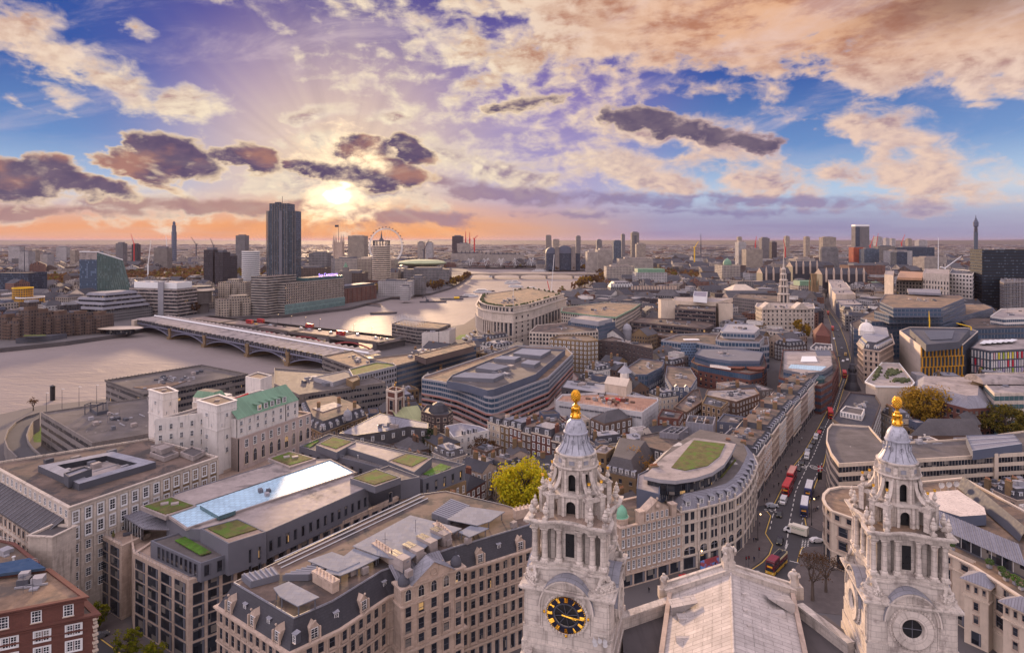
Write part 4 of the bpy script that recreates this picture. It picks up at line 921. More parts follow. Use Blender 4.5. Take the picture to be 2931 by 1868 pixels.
def courtyard_block():
 z=30
 t,p=B('courtyard_building','long stone block with sunken courtyard in its weathered brown roof','office building','A',[(455,574),(1430,243),(985,122),(-70,287)],z,wall='stone',roof='felt',par=.5,cornice=[(0,.35,.35),(.5,.2,.2)])
 a,b_,l=P('A',455,574,z),P('A',1430,243,z),P('A',-70,287,z)
 fac(t,a,b_,20.5,29,14,2,.5,.66,'sashw');fac(t,a,b_,6,20.5,14,4,.45,.6,'sash')
 e=(b_-a).normalized();nr=Vector((e.y,-e.x));pb=MB();bb=MB()
 L=(b_-a).length
 for i in range(15):c=a+e*(L*i/14)+nr*.1;pb.box((c.x,c.y,8),(.7,.35,21),atan2(e.y,e.x))
 for zz in(20.3,28.9):pb.prism(ccw([a,b_,b_+nr*.3,a+nr*.3]),zz,zz+.35)
 for i in range(8,14):c0,c1=a+e*(L*i/14+.4)+nr*.04,a+e*(L*(i+1)/14-.4)+nr*.04;bb.wall(c0,c1,10,28.8)
 pb.build('pilaster',M['stone'],t);bb.build('brick_panel',M['tanb'],t)
 e=(l-a).normalized();n=Vector((-e.y,e.x))
 w=MB();o=n*5.;a0=a+e*3
 u=[a0+o,l+o];w.wall(u[1],u[0],0,23.4);w.wall(u[0],a0,0,23.4);w.build('wing_wall',M['stone'],t)
 r=MB();r.face([(*(u[1]+n*.4),23.4),(*(u[0]+n*.4),23.4),(*a0,26.2),(*l,26.2)],[(0,0),(40,0),(40,6),(0,6)]);r.face([(*(u[1]+n*.4),23.),(*(u[0]+n*.4),23.),(*(u[0]+n*.4),23.4),(*(u[1]+n*.4),23.4)]);r.face([(*u[0],23.4),(*a0,23.4),(*a0,26.2)])
 r.build('slate_slope',M['slate2'],t)
 fac(t,u[1],u[0],8,23,17,4,.42,.55,'stone');fac(t,u[1],u[0],1,8,17,1,.55,.8,'arch');fac(t,l,a,26.5,29.3,17,1,.4,.7,'sash')
 rb=MB()
 for i in range(26):c=lerp(u[1]+n*.4,u[0]+n*.4,i/25);d=lerp(l,a0,i/25);rb.bar((*c,23.5),(*d,26.3),.09)
 rb.build('roof_roll',M['lead'],t)
 c=a+e*1.+n*3.2
 block(t,[c+Vector(d)for d in((-4,-3),(2.6,-3.6),(4.2,2.4),(-2.4,3.2))],0,25.2,'stone','dconc',.5,.4,'corner_pavilion','pavilion_roof',[(0,.3,.3)])
 q=pts('A',[(520,432),(1025,287),(740,218),(250,312)],z+1)
 qi=inset(ccw(q),3.2);qo=ccw(q);lw=MB()
 for i in range(4):j=(i+1)%4;lw.prism(ccw([qo[i],qo[j],qi[j],qi[i]]),z-.5,z+1.4,0,1)
 lw.build('rooflight_ring',[M['dgrey'],M['lead']],t);b=MB();b.cap(qi,z-.35);b.build('courtyard_floor',M['light'],t)
 for i in range(4):b=MB();e=edges(qi)[i];b.wall(e[1],e[0],z-.3,z+1.3);b.build('window_band',M['dgrey'],t)
 upper(t,'A',[(418,352),(450,378),(605,322),(560,305)],z,z+3,'dgrey','zinc','stair_house')
 upper(t,'A',[(985,215),(1080,250),(1175,215),(1080,178)],z-.4,z+1,'light','dconc','roof_upstand');upper(t,'A',[(1185,212),(1270,245),(1350,205),(1265,175)],z-.4,z+1,'light','dconc','roof_upstand')
 upper(t,'A',[(990,172),(1060,200),(1150,168),(1080,150)],z-.4,z+2.2,'light','light','plant_room')
 railing(t,inset(p,.6)+[inset(p,.6)[0]],z-.4,1.1,'dgrey',2.5)
 clutter(t,p,z-.5,8,3)
courtyard_block()
def garden_office():
 t,p=B('garden_office','grey office with glass atrium strip and square grass roof gardens','office building','A',[(1240,1058),(875,880),(830,560),(1780,220),(2420,300),(2300,380)],19.0,wall='warm',roof='pave',par=.9)
 p=ccw(pts('A',[(1240,1058),(875,880),(830,560)],19)+pts('B',[(330,250),(640,300),(938,440)],19))
 def wing(pp):
  q=block(t,pts('A',pp,19.2),0,19.2,'warm','pave',.5,.8,'wing','roof_terrace')
  return q
 wl=[P('A',510,678,19.2),P('A',800,832,19.2)];wr=[P('A',875,878,19.2),P('A',1240,1058,19.2)]
 wing([(800,832),(510,678),(790,560),(990,745)]);wing([(1240,1058),(875,878),(990,800),(1560,955)])
 e2=[P('A',1240,1058,19.2),P('A',1560,955,19.2)]
 for a,b_,n in((wl[0],wl[1],4),(wr[0],wr[1],4),(e2[0],e2[1],3)):
  fac(t,a,b_,4.6,18.4,n,5,.76,.84,'bay',.0,.5,.5);fac(t,a,b_,.4,4.3,n,1,.8,.95,'bay',.0,.5,.5)
 railing(t,wl,19.2,1.1,'lgrey',1.5);railing(t,[wr[0],wr[1],lerp(wr[1],e2[1],.3)],19.2,1.1,'lgrey',1.5)
 q=upper(t,'A',[(1320,945),(990,795),(1330,700),(1560,862)],18.5,23,'grey','felt2')
 i0=P('A',990,795,23);i1=P('A',1320,945,23);fac(t,i0,i1,19.3,22.6,9,1,.7,.9,'bay',0,3,1.);fac(t,i1,P('A',1490,888,23),19.3,22.6,2,1,.5,.8,'bay')
 surf(t,'A',[(1150,795),(1215,770),(1390,872),(1320,892)],23.,'lawn')
 top=pts('A',[(1755,735),(1240,720),(1095,625),(1140,490),(1862,266)],25.5)+pts('B',[(338,258),(585,442)],25.5)
 tq=block(t,top,18.5,25.5,'grey','light',.15,.3,'upper_storey','upper_roof')
 ra,rb=P('A',1755,735,25.5),P('B',585,442,25.5)
 fac(t,ra,rb,20,23,14,1,.45,.9,'bay');
 lb=pts('A',[(1560,1000),(1735,880)],19.)+pts('B',[(655,570),(938,440)],19.)
 fac(t,lb[1],lb[2],14.6,18.5,11,1,.66,.8,'bay',.3);fac(t,lb[2],lb[3],14.6,18.5,4,1,.66,.8,'bay',.3)
 b=MB();b.prism(ccw([lb[1],lb[2],lb[2]+Vector((-.9,.9)),lb[1]+Vector((-.9,.9))]),0,19.1);b.prism(ccw([lb[2],lb[3],lb[3]+Vector((-.9,.9)),lb[2]+Vector((-.9,.9))]),0,19.1);b.build('stone_front',M['warm'],t)
 b2=upper(t,'A',[(1500,815),(1318,716),(1565,650),(1752,735)],18.5,26.2,'grey','pave','garden_box',.25)
 fac(t,P('A',1500,815,26.2),P('A',1752,735,26.2),15.5,23.5,2,2,.3,.8,'bay',0,4.,.5)
 surf(t,'A',[(1490,780),(1365,715),(1560,662),(1690,720)],26.15,'moss')
 b3=upper(t,'B',[(630,440),(465,385),(635,320),(798,380)],25,27,'grey','pave','garden_box',.25);surf(t,'B',[(625,428),(490,385),(635,332),(772,380)],26.9,'moss')
 fac(t,P('B',630,440,27),P('B',798,380,27),17.,24.,1,2,.3,.8,'bay',0,3.2,1.6)
 upper(t,'B',[(798,400),(640,330),(720,300),(925,375)],18.5,24.4,'grey','felt2','upper_storey')
 for pp in([(950,570),(1090,622),(1268,565),(1130,515)],[(1785,255),(1905,300),(2055,256),(1900,216)]):
  upper(t,'A',[(pp[0][0]-25,pp[0][1]),(pp[1][0],pp[1][1]+14),(pp[2][0]+25,pp[2][1]),(pp[3][0],pp[3][1]-12)],25,26.1,'light','pave','garden_box',.2);surf(t,'A',pp,26.,'moss')
  c=sum(pts('A',pp,26),Vector((0,0)))/4
  for dx in(-1.6,1.2):plant(t,c+Vector((dx,.8)),(1.9,1.4,.4),26.1,.5,'light','rooflight')
 at=[P('A',1104,625,25.7),P('A',1232,714,25.7),P('B',490,350,25.7),P('B',332,268,25.7)]
 b=MB();b.prism(ccw(at),25.45,25.75);b.build('atrium_glazing',skyglass,t);ring(t,ccw(at),25.95,.5,.6,M['light'],'atrium_kerb')
 sb=pts('A',[(1315,568),(1438,640),(1550,602),(1432,543)],26.6);b=MB();b.prism(ccw(sb),25.7,26.8,1,0);b.build('raised_skylight',[skyglass,M['gglass']],t)
 cp=pts('A',[(770,612),(945,716),(1215,722),(1095,645),(900,570)],22.3);b=MB();b.prism(ccw(cp),22.0,22.3,0,0,True,True)
 a,c=cp[0],cp[1];d=(cp[4]-cp[0])
 for i in range(9):q0=lerp(cp[0],cp[1],i/8);b.bar((*q0,22.35),(*(q0+d*1.1),22.35),.13)
 b.build('louvre_canopy',[M['zinc']],t);band(t,cp[0],cp[1],19,22,'glass',1.6,'steel')
 for k in range(4):plant(t,lerp(wl[0],wl[1],.2+.2*k)+Vector((-1+k*.8,4.5)),(2.4,1.2,.5),18.8,.6,('lgrey','dgrey')[k%2],'terrace_seat')
 for k in range(3):b=MB();c=lerp(wl[0],wl[1],.12+.3*k)+Vector((.2,1.6));b.lathe([(.3,0),(.3,.4),(.45,.5),(.3,1.),(0,1.9)],(c.x,c.y,18.9),7);b.build('potted_shrub',M['moss'],t)
 c=lerp(ra,rb,.5)
 railing(t,[ra+Vector((1.5,-1.0)),rb+Vector((1.5,-1.))],19.0,1.1,'dgrey',2)
 clutter(t,tq,25.35,3,8,big=1.6)
 t,p=B('garden_office','grey block with small grass roof plots beside the brick courtyard houses','office building','B',[(130,176),(325,92),(1220,292),(945,392)],22.5,wall='grey',roof='felt2',par=.6)
 fac(t,P('B',945,392,22.5),P('B',1220,292,22.5),17,21.5,5,1,.35,.7,'bay');
 b=MB();a,c=P('B',945,392,22.5),P('B',1220,292,22.5);e=(c-a).normalized();n=Vector((e.y,-e.x));b.prism(ccw([a,c,c+n*.6,a+n*.6]),0,17);b.build('stone_front',M['tanb'],t);fac(t,a,c,5,16.5,7,3,.35,.6,'sash',.6)
 fac(t,P('B',130,176,22.5),P('B',945,392,22.5),18,21,14,1,.4,.7,'bay')
 for pp,gp in(([(240,166),(375,216),(502,146),(350,108)],[(270,160),(372,192),(470,146),(352,116)]),([(705,272),(885,346),(1002,252),(832,218)],[(740,270),(870,310),(975,255),(838,228)])):
  upper(t,'B',pp,22,24.6,'grey','pave','garden_box',.2);surf(t,'B',gp,24.5,'moss')
 upper(t,'B',[(425,180),(500,140),(848,222),(725,276)],22,24.2,'grey','light','upper_storey',.15)
 surf(t,'B',[(945,358),(1060,290),(1128,312),(1005,374)],22.1,'lawn');surf(t,'B',[(150,172),(240,130),(262,140),(200,185)],22.1,'lawn');clutter(t,p,21.9,7,9,big=1.8)
 railing(t,p+[p[0]],22.5,.9,'lgrey',2.5)
garden_office()
def curved_mansard():
 ridge=[P('A',1545,1065,28),P('A',1935,1292,28)]+pts('B',[(345,1185),(672,985),(1150,830),(1645,684)],28)+pts('B',[(1620,608),(1480,560),(1090,468),(920,490)],28)
 ev=inset(ccw(ridge),-2.3)
 t=thing('mansard_office','curved stone block with slate mansard, gabled dormers and grey roof screens','office building',(*(sum(ev,Vector((0,0)))/len(ev)),0));FOOT.append(ev);ze=23.4
 w=MB();u=0
 for a,b_ in edges(ev):u=w.wall(a,b_,0,ze,u)
 w.build('wall',M['warm'],t)
 for z,pr,dp in((ze,.7,.35),(ze-.45,.4,.4),(19.9,.25,.25),(16.4,.35,.3),(12.9,.6,.35),(9.,.3,.3),(5.2,.5,.4)):ring(t,ev,z,pr,dp,M['warm'])
 q=mansard(t,ev,ze,4.4,2.3,'slate','felt');ring(t,q,27.95,.2,.3,M['lead'],'ridge_flashing')
 rr=inset(q,.25)
 for i,(a,b_)in enumerate(edges(ev)):
  L=(b_-a).length
  if not faces_cam(a,b_)or L<4:continue
  n=max(2,int(L/2.05))
  for z0,z1,k in((20,23,'stone'),(16.6,19.7,'stone'),(13.2,16.2,'stone'),(9.2,12.7,'stone'),(5.4,8.8,'stone'),(.5,4.8,'bay')):fac(t,a,b_,z0,z1,n,1,.52,.76,k,.0,.3,.3)
  e=(b_-a)/L;nr=Vector((e.y,-e.x));cb=MB();k=max(1,int(L/2.05))
  for j in range(k+1):
   c=a+e*(L*j/k)+nr*.12
   for z0,z1 in((20,23),(16.6,19.8),(13.2,16.3),(5.4,8.8)):cb.lathe([(.2,0),(.15,.2),(.14,z1-z0-.2),(.22,z1-z0)],(c.x,c.y,z0),6)
  cb.build('colonnette',M['warm'],t)
  m=max(1,int(L/7.5))
  for j in range(m):
   c=a+e*(L*(j+.5)/m);dorm(t,c-nr*.25,nr,ze,1.9,2.3,2.,'warm','gable','warm','warm')
   if j+.9<m:dorm(t,c+e*(L/m*.5)-nr*1.0,nr,ze+.9,1.1,1.7,1.,'dgrey','flat','lead','dgrey')
   b=MB();b.ball((*(c+nr*.1),ze+3.5),.25,6,4);b.box((*(c+nr*.05-e*1.0),ze),(.3,.4,2.2),atan2(e.y,e.x));b.box((*(c+nr*.05+e*1.0),ze),(.3,.4,2.2),atan2(e.y,e.x));b.build('dormer_finial',M['warm'],t)
 a,b_=P('B',795,1165,ze+1),P('B',1205,1010,ze+1);e=(b_-a).normalized();nr=Vector((e.y,-e.x));L=(b_-a).length;d=-nr*3.
 b=MB();o=nr*.5;pl=ccw([a+o,b_+o,b_+d,a+d]);b.prism(pl,0,26.2);c=(a+b_)/2
 b.face([(*(a+o+e*2.2),26.2),(*(b_+o-e*2.2),26.2),(*(c+o),29.4)],[(0,0),(9,0),(4,3)])
 for s,q0 in((1,a+e*2.2),(-1,b_-e*2.2)):b.face([(*(q0+o*1.6),26.2),(*(c+o*1.6),29.6),(*(c+d),29.6),(*(q0+d),26.2)][::s],None,1)
 b.build('gabled_bay',[M['warm'],M['lead']],t);ring(t,pl,26.2,.4,.4,M['warm']);ring(t,pl,22.6,.4,.35,M['warm']);ring(t,pl,13,.6,.4,M['warm'])
 for z0,z1,k,n in((23,26,'arch',5),(19.5,22.3,'stone',5),(16,19.2,'stone',5),(13.4,15.8,'stone',5),(9,12.6,'stone',5),(5,8.6,'stone',5)):fac(t,a,b_,z0,z1,n,1,.45,.78,k,.5)
 b=MB();n=14
 for i in range(n):a0,a1=2*PI*i/n,2*PI*(i+1)/n;q0,q1=c+o*1.15+e*.75*cos(a0),c+o*1.15+e*.75*cos(a1);b.bar((*q0,27.5+.75*sin(a0)),(*q1,27.5+.75*sin(a1)),.14)
 b.build('round_ornament',M['warm'],t)
 for q0 in(a+e*1.2,b_-e*1.2):
  b=MB();b.lathe([(1.2,0),(1.2,.5),(1.3,.55),(1.15,1.2),(.7,1.8),(.2,2.1),(.12,2.6),(.2,2.8),(.03,3.1),(.02,4.6)],(*(q0+d*.3),26.2),12);b.build('small_dome',M['dgrey'],t,True)
 for v,x,y,ln in(('B',345,1180,7.),('B',722,985,7.),('B',1098,850,6.5),('B',1668,668,6.5)):
  c=P(v,x,y,26);f=min(ev,key=lambda q0:(q0-c).length);i=ev.index(f);e=(ev[(i+1)%len(ev)]-ev[i-1]).normalized();nr=Vector((e.y,-e.x));cc=c-nr*2.2
  b=MB();b.box((cc.x,cc.y,ze-1),(1.5,ln,7.2),atan2(e.y,e.x));b.box((cc.x,cc.y,ze+6.2),(1.8,ln+.3,.5),atan2(e.y,e.x))
  for k in range(6):g=cc+nr*(ln*(k/5-.5)*.85);b.lathe([(.2,0),(.16,.7),(0,.7)],(g.x,g.y,ze+6.7),6,1)
  b.build('chimney',[M['warm'],M['warm']],t)
 for pp,z in(([(480,830),(860,628),(1200,715),(1010,800),(840,935),(640,890)],29.9),([(185,925),(345,868),(530,935),(385,1000),(330,985)],29.7),([(285,1005),(490,845),(660,905),(520,975),(400,1025)],29.6),([(-40,1105),(60,1062),(262,1165),(120,1226),(0,1160)],30.2),([(1100,655),(1235,570),(1482,605),(1385,668),(1300,695)],30),([(1178,738),(1262,692),(1378,714),(1250,772)],29.6)):
  q0=ccw(pts('B',pp,z));b=MB();b.prism(q0,z-.18,z,0,0,True,True)
  for c in inset(q0,.5):b.box((c.x,c.y,27.9),(.22,.22,z-28.),0,1)
  b.build('plant_screen',[M['screen'],M['grey']],t)
 for pp in([(1000,612),(1130,515),(1255,560),(1112,652)],[(20,1015),(300,915),(385,945),(190,1012)],[(-250,1010),(-40,960),(0,1010),(-190,1060)]):
  q0=ccw(pts('B',pp,29.4));b=MB();b.prism(q0,27.9,29.2);L=(q0[1]-q0[0]).length;k=int(L/.8)
  for i in range(k):g0,g1=lerp(q0[0],q0[1],(i+.5)/k),lerp(q0[3],q0[2],(i+.5)/k);b.bar((*g0,29.25),(*g1,29.25),.16,4,None,1)
  b.build('louvred_plant',[M['grey'],M['lgrey']],t)
 e=(P('B',880,640,28)-P('B',540,790,28)).normalized();rz=atan2(e.y,e.x)
 for x,y in((790,905),(880,850),(970,795),(1060,745)):
  c=P('B',x,y,30);b=MB();b.box((c.x,c.y,27.9),(2.2,4.8,2.6),rz+PI,0);f=Vector((-e.y,e.x))
  for i in range(2):
   for j in range(5):g0=c+f*(1.6-.62*j+1.2)*.9+e*(i*1.1-.55);b.box((g0.x,g0.y,30.45),(.85,.45,.08),rz,1)
  b.build('condenser',[M['light'],M['black']],t)
 for x,y in((850,1010),(940,900),(1110,805),(1240,795),(1540,690),(560,990),(480,1000)):c=P('B',x,y,28.5);plant(t,c,(1.5,1.1,1.3),27.9,rz,'light','air_handler')
 c=P('B',945,985,28.);b=MB();g0,g1=P('B',775,1040,27),P('B',1110,935,27);f=Vector((-e.y,e.x))
 b.face([(*g0,25.8),(*g1,25.8),(*(g1+f*3),28.6),(*(g0+f*3),28.6)],[(0,0),(12,0),(12,4),(0,4)]);b.build('zinc_slope',M['zinc'],t)
 back=[q0 for q0 in ev[-4:]];b=MB()
 o1,o2=P('B',-30,950,27.5),P('B',930,505,27.5)
 for k in range(3):b.bar((*(o1+Vector((1.1*k,-1.2*k))),28.2-.1*k),(*(o2+Vector((1.1*k,-1.2*k))),28.2-.1*k),.16)
 b.build('roof_pipe',M['steel'],t);clutter(t,rr,27.85,14,21,big=2.2)
curved_mansard()
def white_tower_block():
 za,zb=36.,29.6
 a,b_=P('F',1815,937,za),P('F',2285,786,za);e=(b_-a).normalized();nr=Vector((e.y,-e.x));d=-nr*20
 t=thing('stone_office','white stone block with two square stair towers and a green copper roof slope','office building',(*((a+b_)/2+d/2),0));t['_z']=42
 FOOT.append(ccw([a-e*14,b_+e*6,b_+e*6+d,a-e*14+d]))
 b=MB();b.prism(ccw([a,b_,b_+d,a+d]),0,za);b.build('wall',M['white'],t)
 block(t,[a+nr*.8,b_+nr*.8+e*6,b_+e*6+d*.9,a+d*.9],0,zb,'pink','felt',.4,.4,'lower_wall','lower_roof',[(0,.2,.3)])
 s=-nr*6.5;r=MB();r.face([(*(a+nr*.3),za),(*(b_+nr*.3),za),(*(b_+s),41.5),(*(a+s),41.5)],[(0,0),(30,0),(30,9),(0,9)]);r.face([(*(b_+s),41.5),(*(b_+s*1.6),38),(*(a+s*1.6),38),(*(a+s),41.5)],[(30,0),(30,5),(0,5),(0,0)]);r.build('copper_roof',M['copper'],t)
 gm=MB();gm.face([(*b_,za),(*(b_+s*1.6),za),(*(b_+s*1.6),38),(*(b_+s),41.4)]);gm.build('gable',M['white'],t)
 bk=[a+s*1.5,b_+s*1.5,b_+d,a+d-e*16];block(t,bk,0,38,'white','felt2',.5,.4,'rear_wall','rear_roof');facs(t,ccw(bk),16,36.5,3.2,3.4,.34,.55,'sash');clutter(t,bk,37.5,14,4,big=4.)
 c=lerp(bk[1],bk[3],.35);cr=MB()
 for k in range(6):cr.bar((*(c+e*(k*1.1-3)),39.2+.1*k),(*(c+e*(k*1.1-1.9)),39.3+.1*k),.35,4)
 cr.bar((*c,37.5),(*c,39.4),.4);cr.build('cleaning_cradle',M['rpaint'],t)
 dorms(t,a+e*9,a+e*24,za+.5,5,1.9,2.2,-.6,wall='copper',roofm='copper',dep=3)
 fac(t,a,b_,30.4,za-.5,8,2,.34,.62,'sash');a2,b2=a+nr*.8,b_+nr*.8+e*6
 fac(t,a2,b2,25,29,9,1,.42,.7,'sash',0,1.5);fac(t,a2,b2,19.5,24.6,9,1,.42,.86,'arch',0,1.5);fac(t,a2,b2,14,19.2,9,1,.34,.6,'sash',0,1.5)
 pb=MB()
 for q0 in(a-e*.2+nr*.1,lerp(a,b_,.77)+nr*.1):pb.bar((*q0,zb),(*q0,za),.12)
 pb.bar((*(a2-e*.1),8),(*(a2-e*.1),zb),.25);pb.build('drainpipe',M['black'],t)
 def stair_tower(pp,z):
  q=ccw(pts('F',pp,z));block(t,q,0,z,'white','felt',.25,.5,'stair_tower','tower_roof',[(0,.25,.3),(2.4,.15,.3),(8.6,.2,.3)])
  for i,(u,v)in enumerate(edges(q)):
   if faces_cam(u,v):
    for zz,n,h in((z-5,1,.9),(z-8,2,.7),(z-12.5,1,1.),(z-17,1,1.2)):fac(t,u,v,zz,zz+1.5,n,1,.14 if n==1 else.1,h,'sash')
  c=sum(q,Vector((0,0)))/4;plant(t,c,(1.6,1.2,.3),z-.2,.4,'light','hatch')
  return q
 stair_tower([(1510,786),(1660,829),(1813,786),(1677,742)],42);stair_tower([(1138,703),(1246,737),(1363,716),(1282,682)],42.5)
 m0=P('F',1365,800,36)+Vector((2,7));m1=P('F',1510,830,36)+Vector((2,9));b=MB();b.prism(ccw([m0,m1,m1+Vector((3,9)),m0+Vector((3,9))]),0,36.);b.prism(ccw([lerp(m0,m1,.1)+Vector((-.3,-1.5)),lerp(m0,m1,.45)+Vector((-.3,-1.5)),lerp(m0,m1,.45)+Vector((1,2)),lerp(m0,m1,.1)+Vector((1,2))]),0,34.5)
 b.build('link_wall',M['white'],t);fac(t,m0,m1,14,34,3,6,.4,.6,'sash');mansard(t,[m0,m1,m1+Vector((2,6)),m0+Vector((2,6))],36,2.4,1.2,'copper','felt2')
 upper(t,'F',[(1880,606),(1995,626),(2082,596),(1975,572)],0,33,'white','felt','lift_tower')
white_tower_block()
def riverside():
 t,p=B('ribbon_office','low brown ribbon windowed office with puddled roof inside the curved ramp','office building','F',[(315,880),(705,1114),(1210,1030),(1130,762)],16,wall='conc',roof='felt2',par=.7)
 bands(t,p,.5,15.4,3.6,.42,m='glass',mull=1.4,mm='conc');clutter(t,p,15.3,10,6,big=4.);upper(t,'F',[(685,845),(740,880),(830,862),(820,800)],15,17,'dgrey','dconc','plant_room')
 b=MB();c=P('F',720,830,19)
 for dx in(-3,3):
  for dy in(-2,2):b.box((c.x+dx,c.y+dy,15),(.3,.3,5))
 for dy in(-2,2):b.box((c.x,c.y+dy,19.8),(6.3,.3,.3))
 for dx in(-3,3):b.box((c.x+dx,c.y,19.8),(.3,4.3,.3))
 b.build('roof_gantry',M['dgrey'],t)
 t,p=B('riverside_office','flat brown roofed concrete office standing right on the river bank','office building','F',[(812,640),(1100,748),(1890,592),(1542,524)],16,wall='conc',roof='felt2',par=.7)
 bands(t,p,.5,15.2,3.7,.45,m='glass',mull=1.6,mm='conc');clutter(t,p,15.3,16,7,big=3.5);ring(t,p,16.4,.5,.9,M['dconc'])
 b=MB();q=inset(p,-.4)
 for a,c in edges(q):
  k=int((c-a).length/2)
  for i in range(k):g0=lerp(a,c,i/k);b.box((g0.x,g0.y,15.4),(.35,.35,1.4))
 b.build('parapet_fin',M['conc'],t);surf(t,'F',[(1020,690),(1200,665),(1440,640),(1200,720)],15.5,'grav','paved_roof')
 t,p=B('stepped_office','stepped grey concrete office with plant rooms behind the white stair towers','office building','G',[(-40,660),(150,745),(420,705),(812,650),(700,600),(250,560),(-40,540)],18,wall='conc',roof='felt2',par=.7)
 bands(t,p,.5,17.4,3.6,.4,m='glass',mull=1.5,mm='lgrey');clutter(t,p,17.3,12,11,big=5.);upper(t,'G',[(265,610),(410,650),(600,590),(500,560)],17,20,'lgrey','conc','plant_room');upper(t,'G',[(510,622),(560,650),(615,625),(600,600)],17,21,'tanb','grav','plant_room')
 t,p=B('grid_office','grey office of slim white columns under a green felt roof','office building','G',[(560,602),(897,522),(872,503),(742,494),(530,548)],21,wall='lgrey',roof='moss',par=.5)
 facs(t,p,1,20,2.2,3.4,.6,.6,'dark')
 t,p=B('ribbon_office','long brown ribbon windowed slab beside the railway terminus','office building','G',[(902,520),(1507,368),(1485,335),(1035,428),(690,468)],21,wall='conc',roof='grav',par=.6)
 bands(t,p,1,20.6,3.4,.55,m='bglass',mull=1.5,mm='bronze');clutter(t,p,20.4,14,12,big=4.);upper(t,'G',[(1035,440),(1120,468),(1490,372),(1420,345)],20,24,'bronze','grav','upper_storey')
 t,p=B('ribbon_office','brown banded office under refurbishment at the foot of the long ribbon slab','office building','G',[(326,450),(640,560),(900,525),(690,470),(560,405)],17.5,wall='conc',roof='grav',par=.6)
 bands(t,p,.5,17,3.4,.5,m='glass',mull=1.4,mm='bronze');clutter(t,p,17,9,13,big=3.)
riverside()
def striped_office():
 t,p=B('striped_office','large office striped pink and grey with a concave front and louvred roof plant','office building','G',[(1092,620),(1230,642),(1360,672),(1480,716),(1580,757),(1625,764),(1668,757),(2058,612),(2246,432),(2190,380),(1812,368),(1105,602)],21,wall='lgrey',roof='grav',par=.9)
 bands(t,p,.5,12.5,3.0,.5,m='glass',mull=2.1,mm='red');bands(t,p,12.6,20.4,2.6,.62,m='bglass',mull=1.5,mm='lgrey')
 for z in(3.5,6.5,9.5,12.4):ring(t,p,z,.3,.7,mat('pink_granite',(.36,.17,.14,1),.6,.15,.2),'pink_band')
 q=upper(t,'G',[(1280,640),(1440,668),(1590,712),(1640,705),(1960,590),(2188,400),(1840,385),(1320,595)],20,24,'navy','felt2','plant_storey',.8)
 for pp in([(1320,610),(1420,575),(1720,590),(1640,625)],[(1500,540),(1600,500),(1760,530),(1650,560)],[(1790,430),(1860,395),(2080,405),(2000,450)],[(1850,505),(1900,480),(2000,490),(1950,520)],[(1640,470),(1700,450),(1850,455),(1800,480)]):
  q0=ccw(pts('G',pp,25.3));b=MB();b.prism(q0,23.2,25.2);k=int((q0[1]-q0[0]).length/1.3)
  for i in range(k):b.bar((*lerp(q0[0],q0[1],(i+.5)/k),25.3),(*lerp(q0[3],q0[2],(i+.5)/k),25.3),.22,4,None,1)
  b.build('louvred_plant',[M['grey'],M['lgrey']],t)
 clutter(t,q,23.2,22,14,big=5.)
 po=inset(p,-3.5);b=MB();b.prism(po,0,4.2);b.build('podium',M['pink'],t);ring(t,po,4.6,.3,.5,mat('pink_granite',(.36,.17,.14,1)),'pink_band')
striped_office()
def church():
 t,p=B('church','brick church with stone dressed square tower and pale green roof','church','G',[(893,722),(822,706),(868,685),(952,700)],24,wall='red',roof='felt',par=.9,foot=False)
 ring(t,p,24,.4,.9,M['stone'],'stone_top');ring(t,p,20.5,.25,.5,M['stone'],'stone_band');ring(t,p,12,.2,.5,M['stone'],'stone_band');facs(t,p,13,20,9,7,.36,.7,'stone')
 b=MB()
 for c in inset(p,.2):b.box((c.x,c.y,0),(1.1,1.1,24.2));urn(b,c.x,c.y,24.2,.8)
 b.build('corner_pier',M['stone'],t);c=sum(p,Vector((0,0)))/4
 b=MB();b.bar((*c,23),(*c,28),.12);b.ball((*c,26),.35,6,4);b.box((c.x+.4,c.y,27),(.9,.06,.5));b.build('weathervane',M['gold'],t)
 pl=pts('G',[(790,905),(930,985),(1128,960),(985,880)],9);b=MB();b.prism(ccw(pl),0,9);b.build('nave_wall',M['dbrick'],t);FOOT.append(ccw(pl))
 pitched(t,pl,9,6,mat('pale_green_roof',(.33,.34,.18,1),.6,.12,.2,(.8,60,.8,.06)),'nave_roof','dbrick',axis=True)
church()
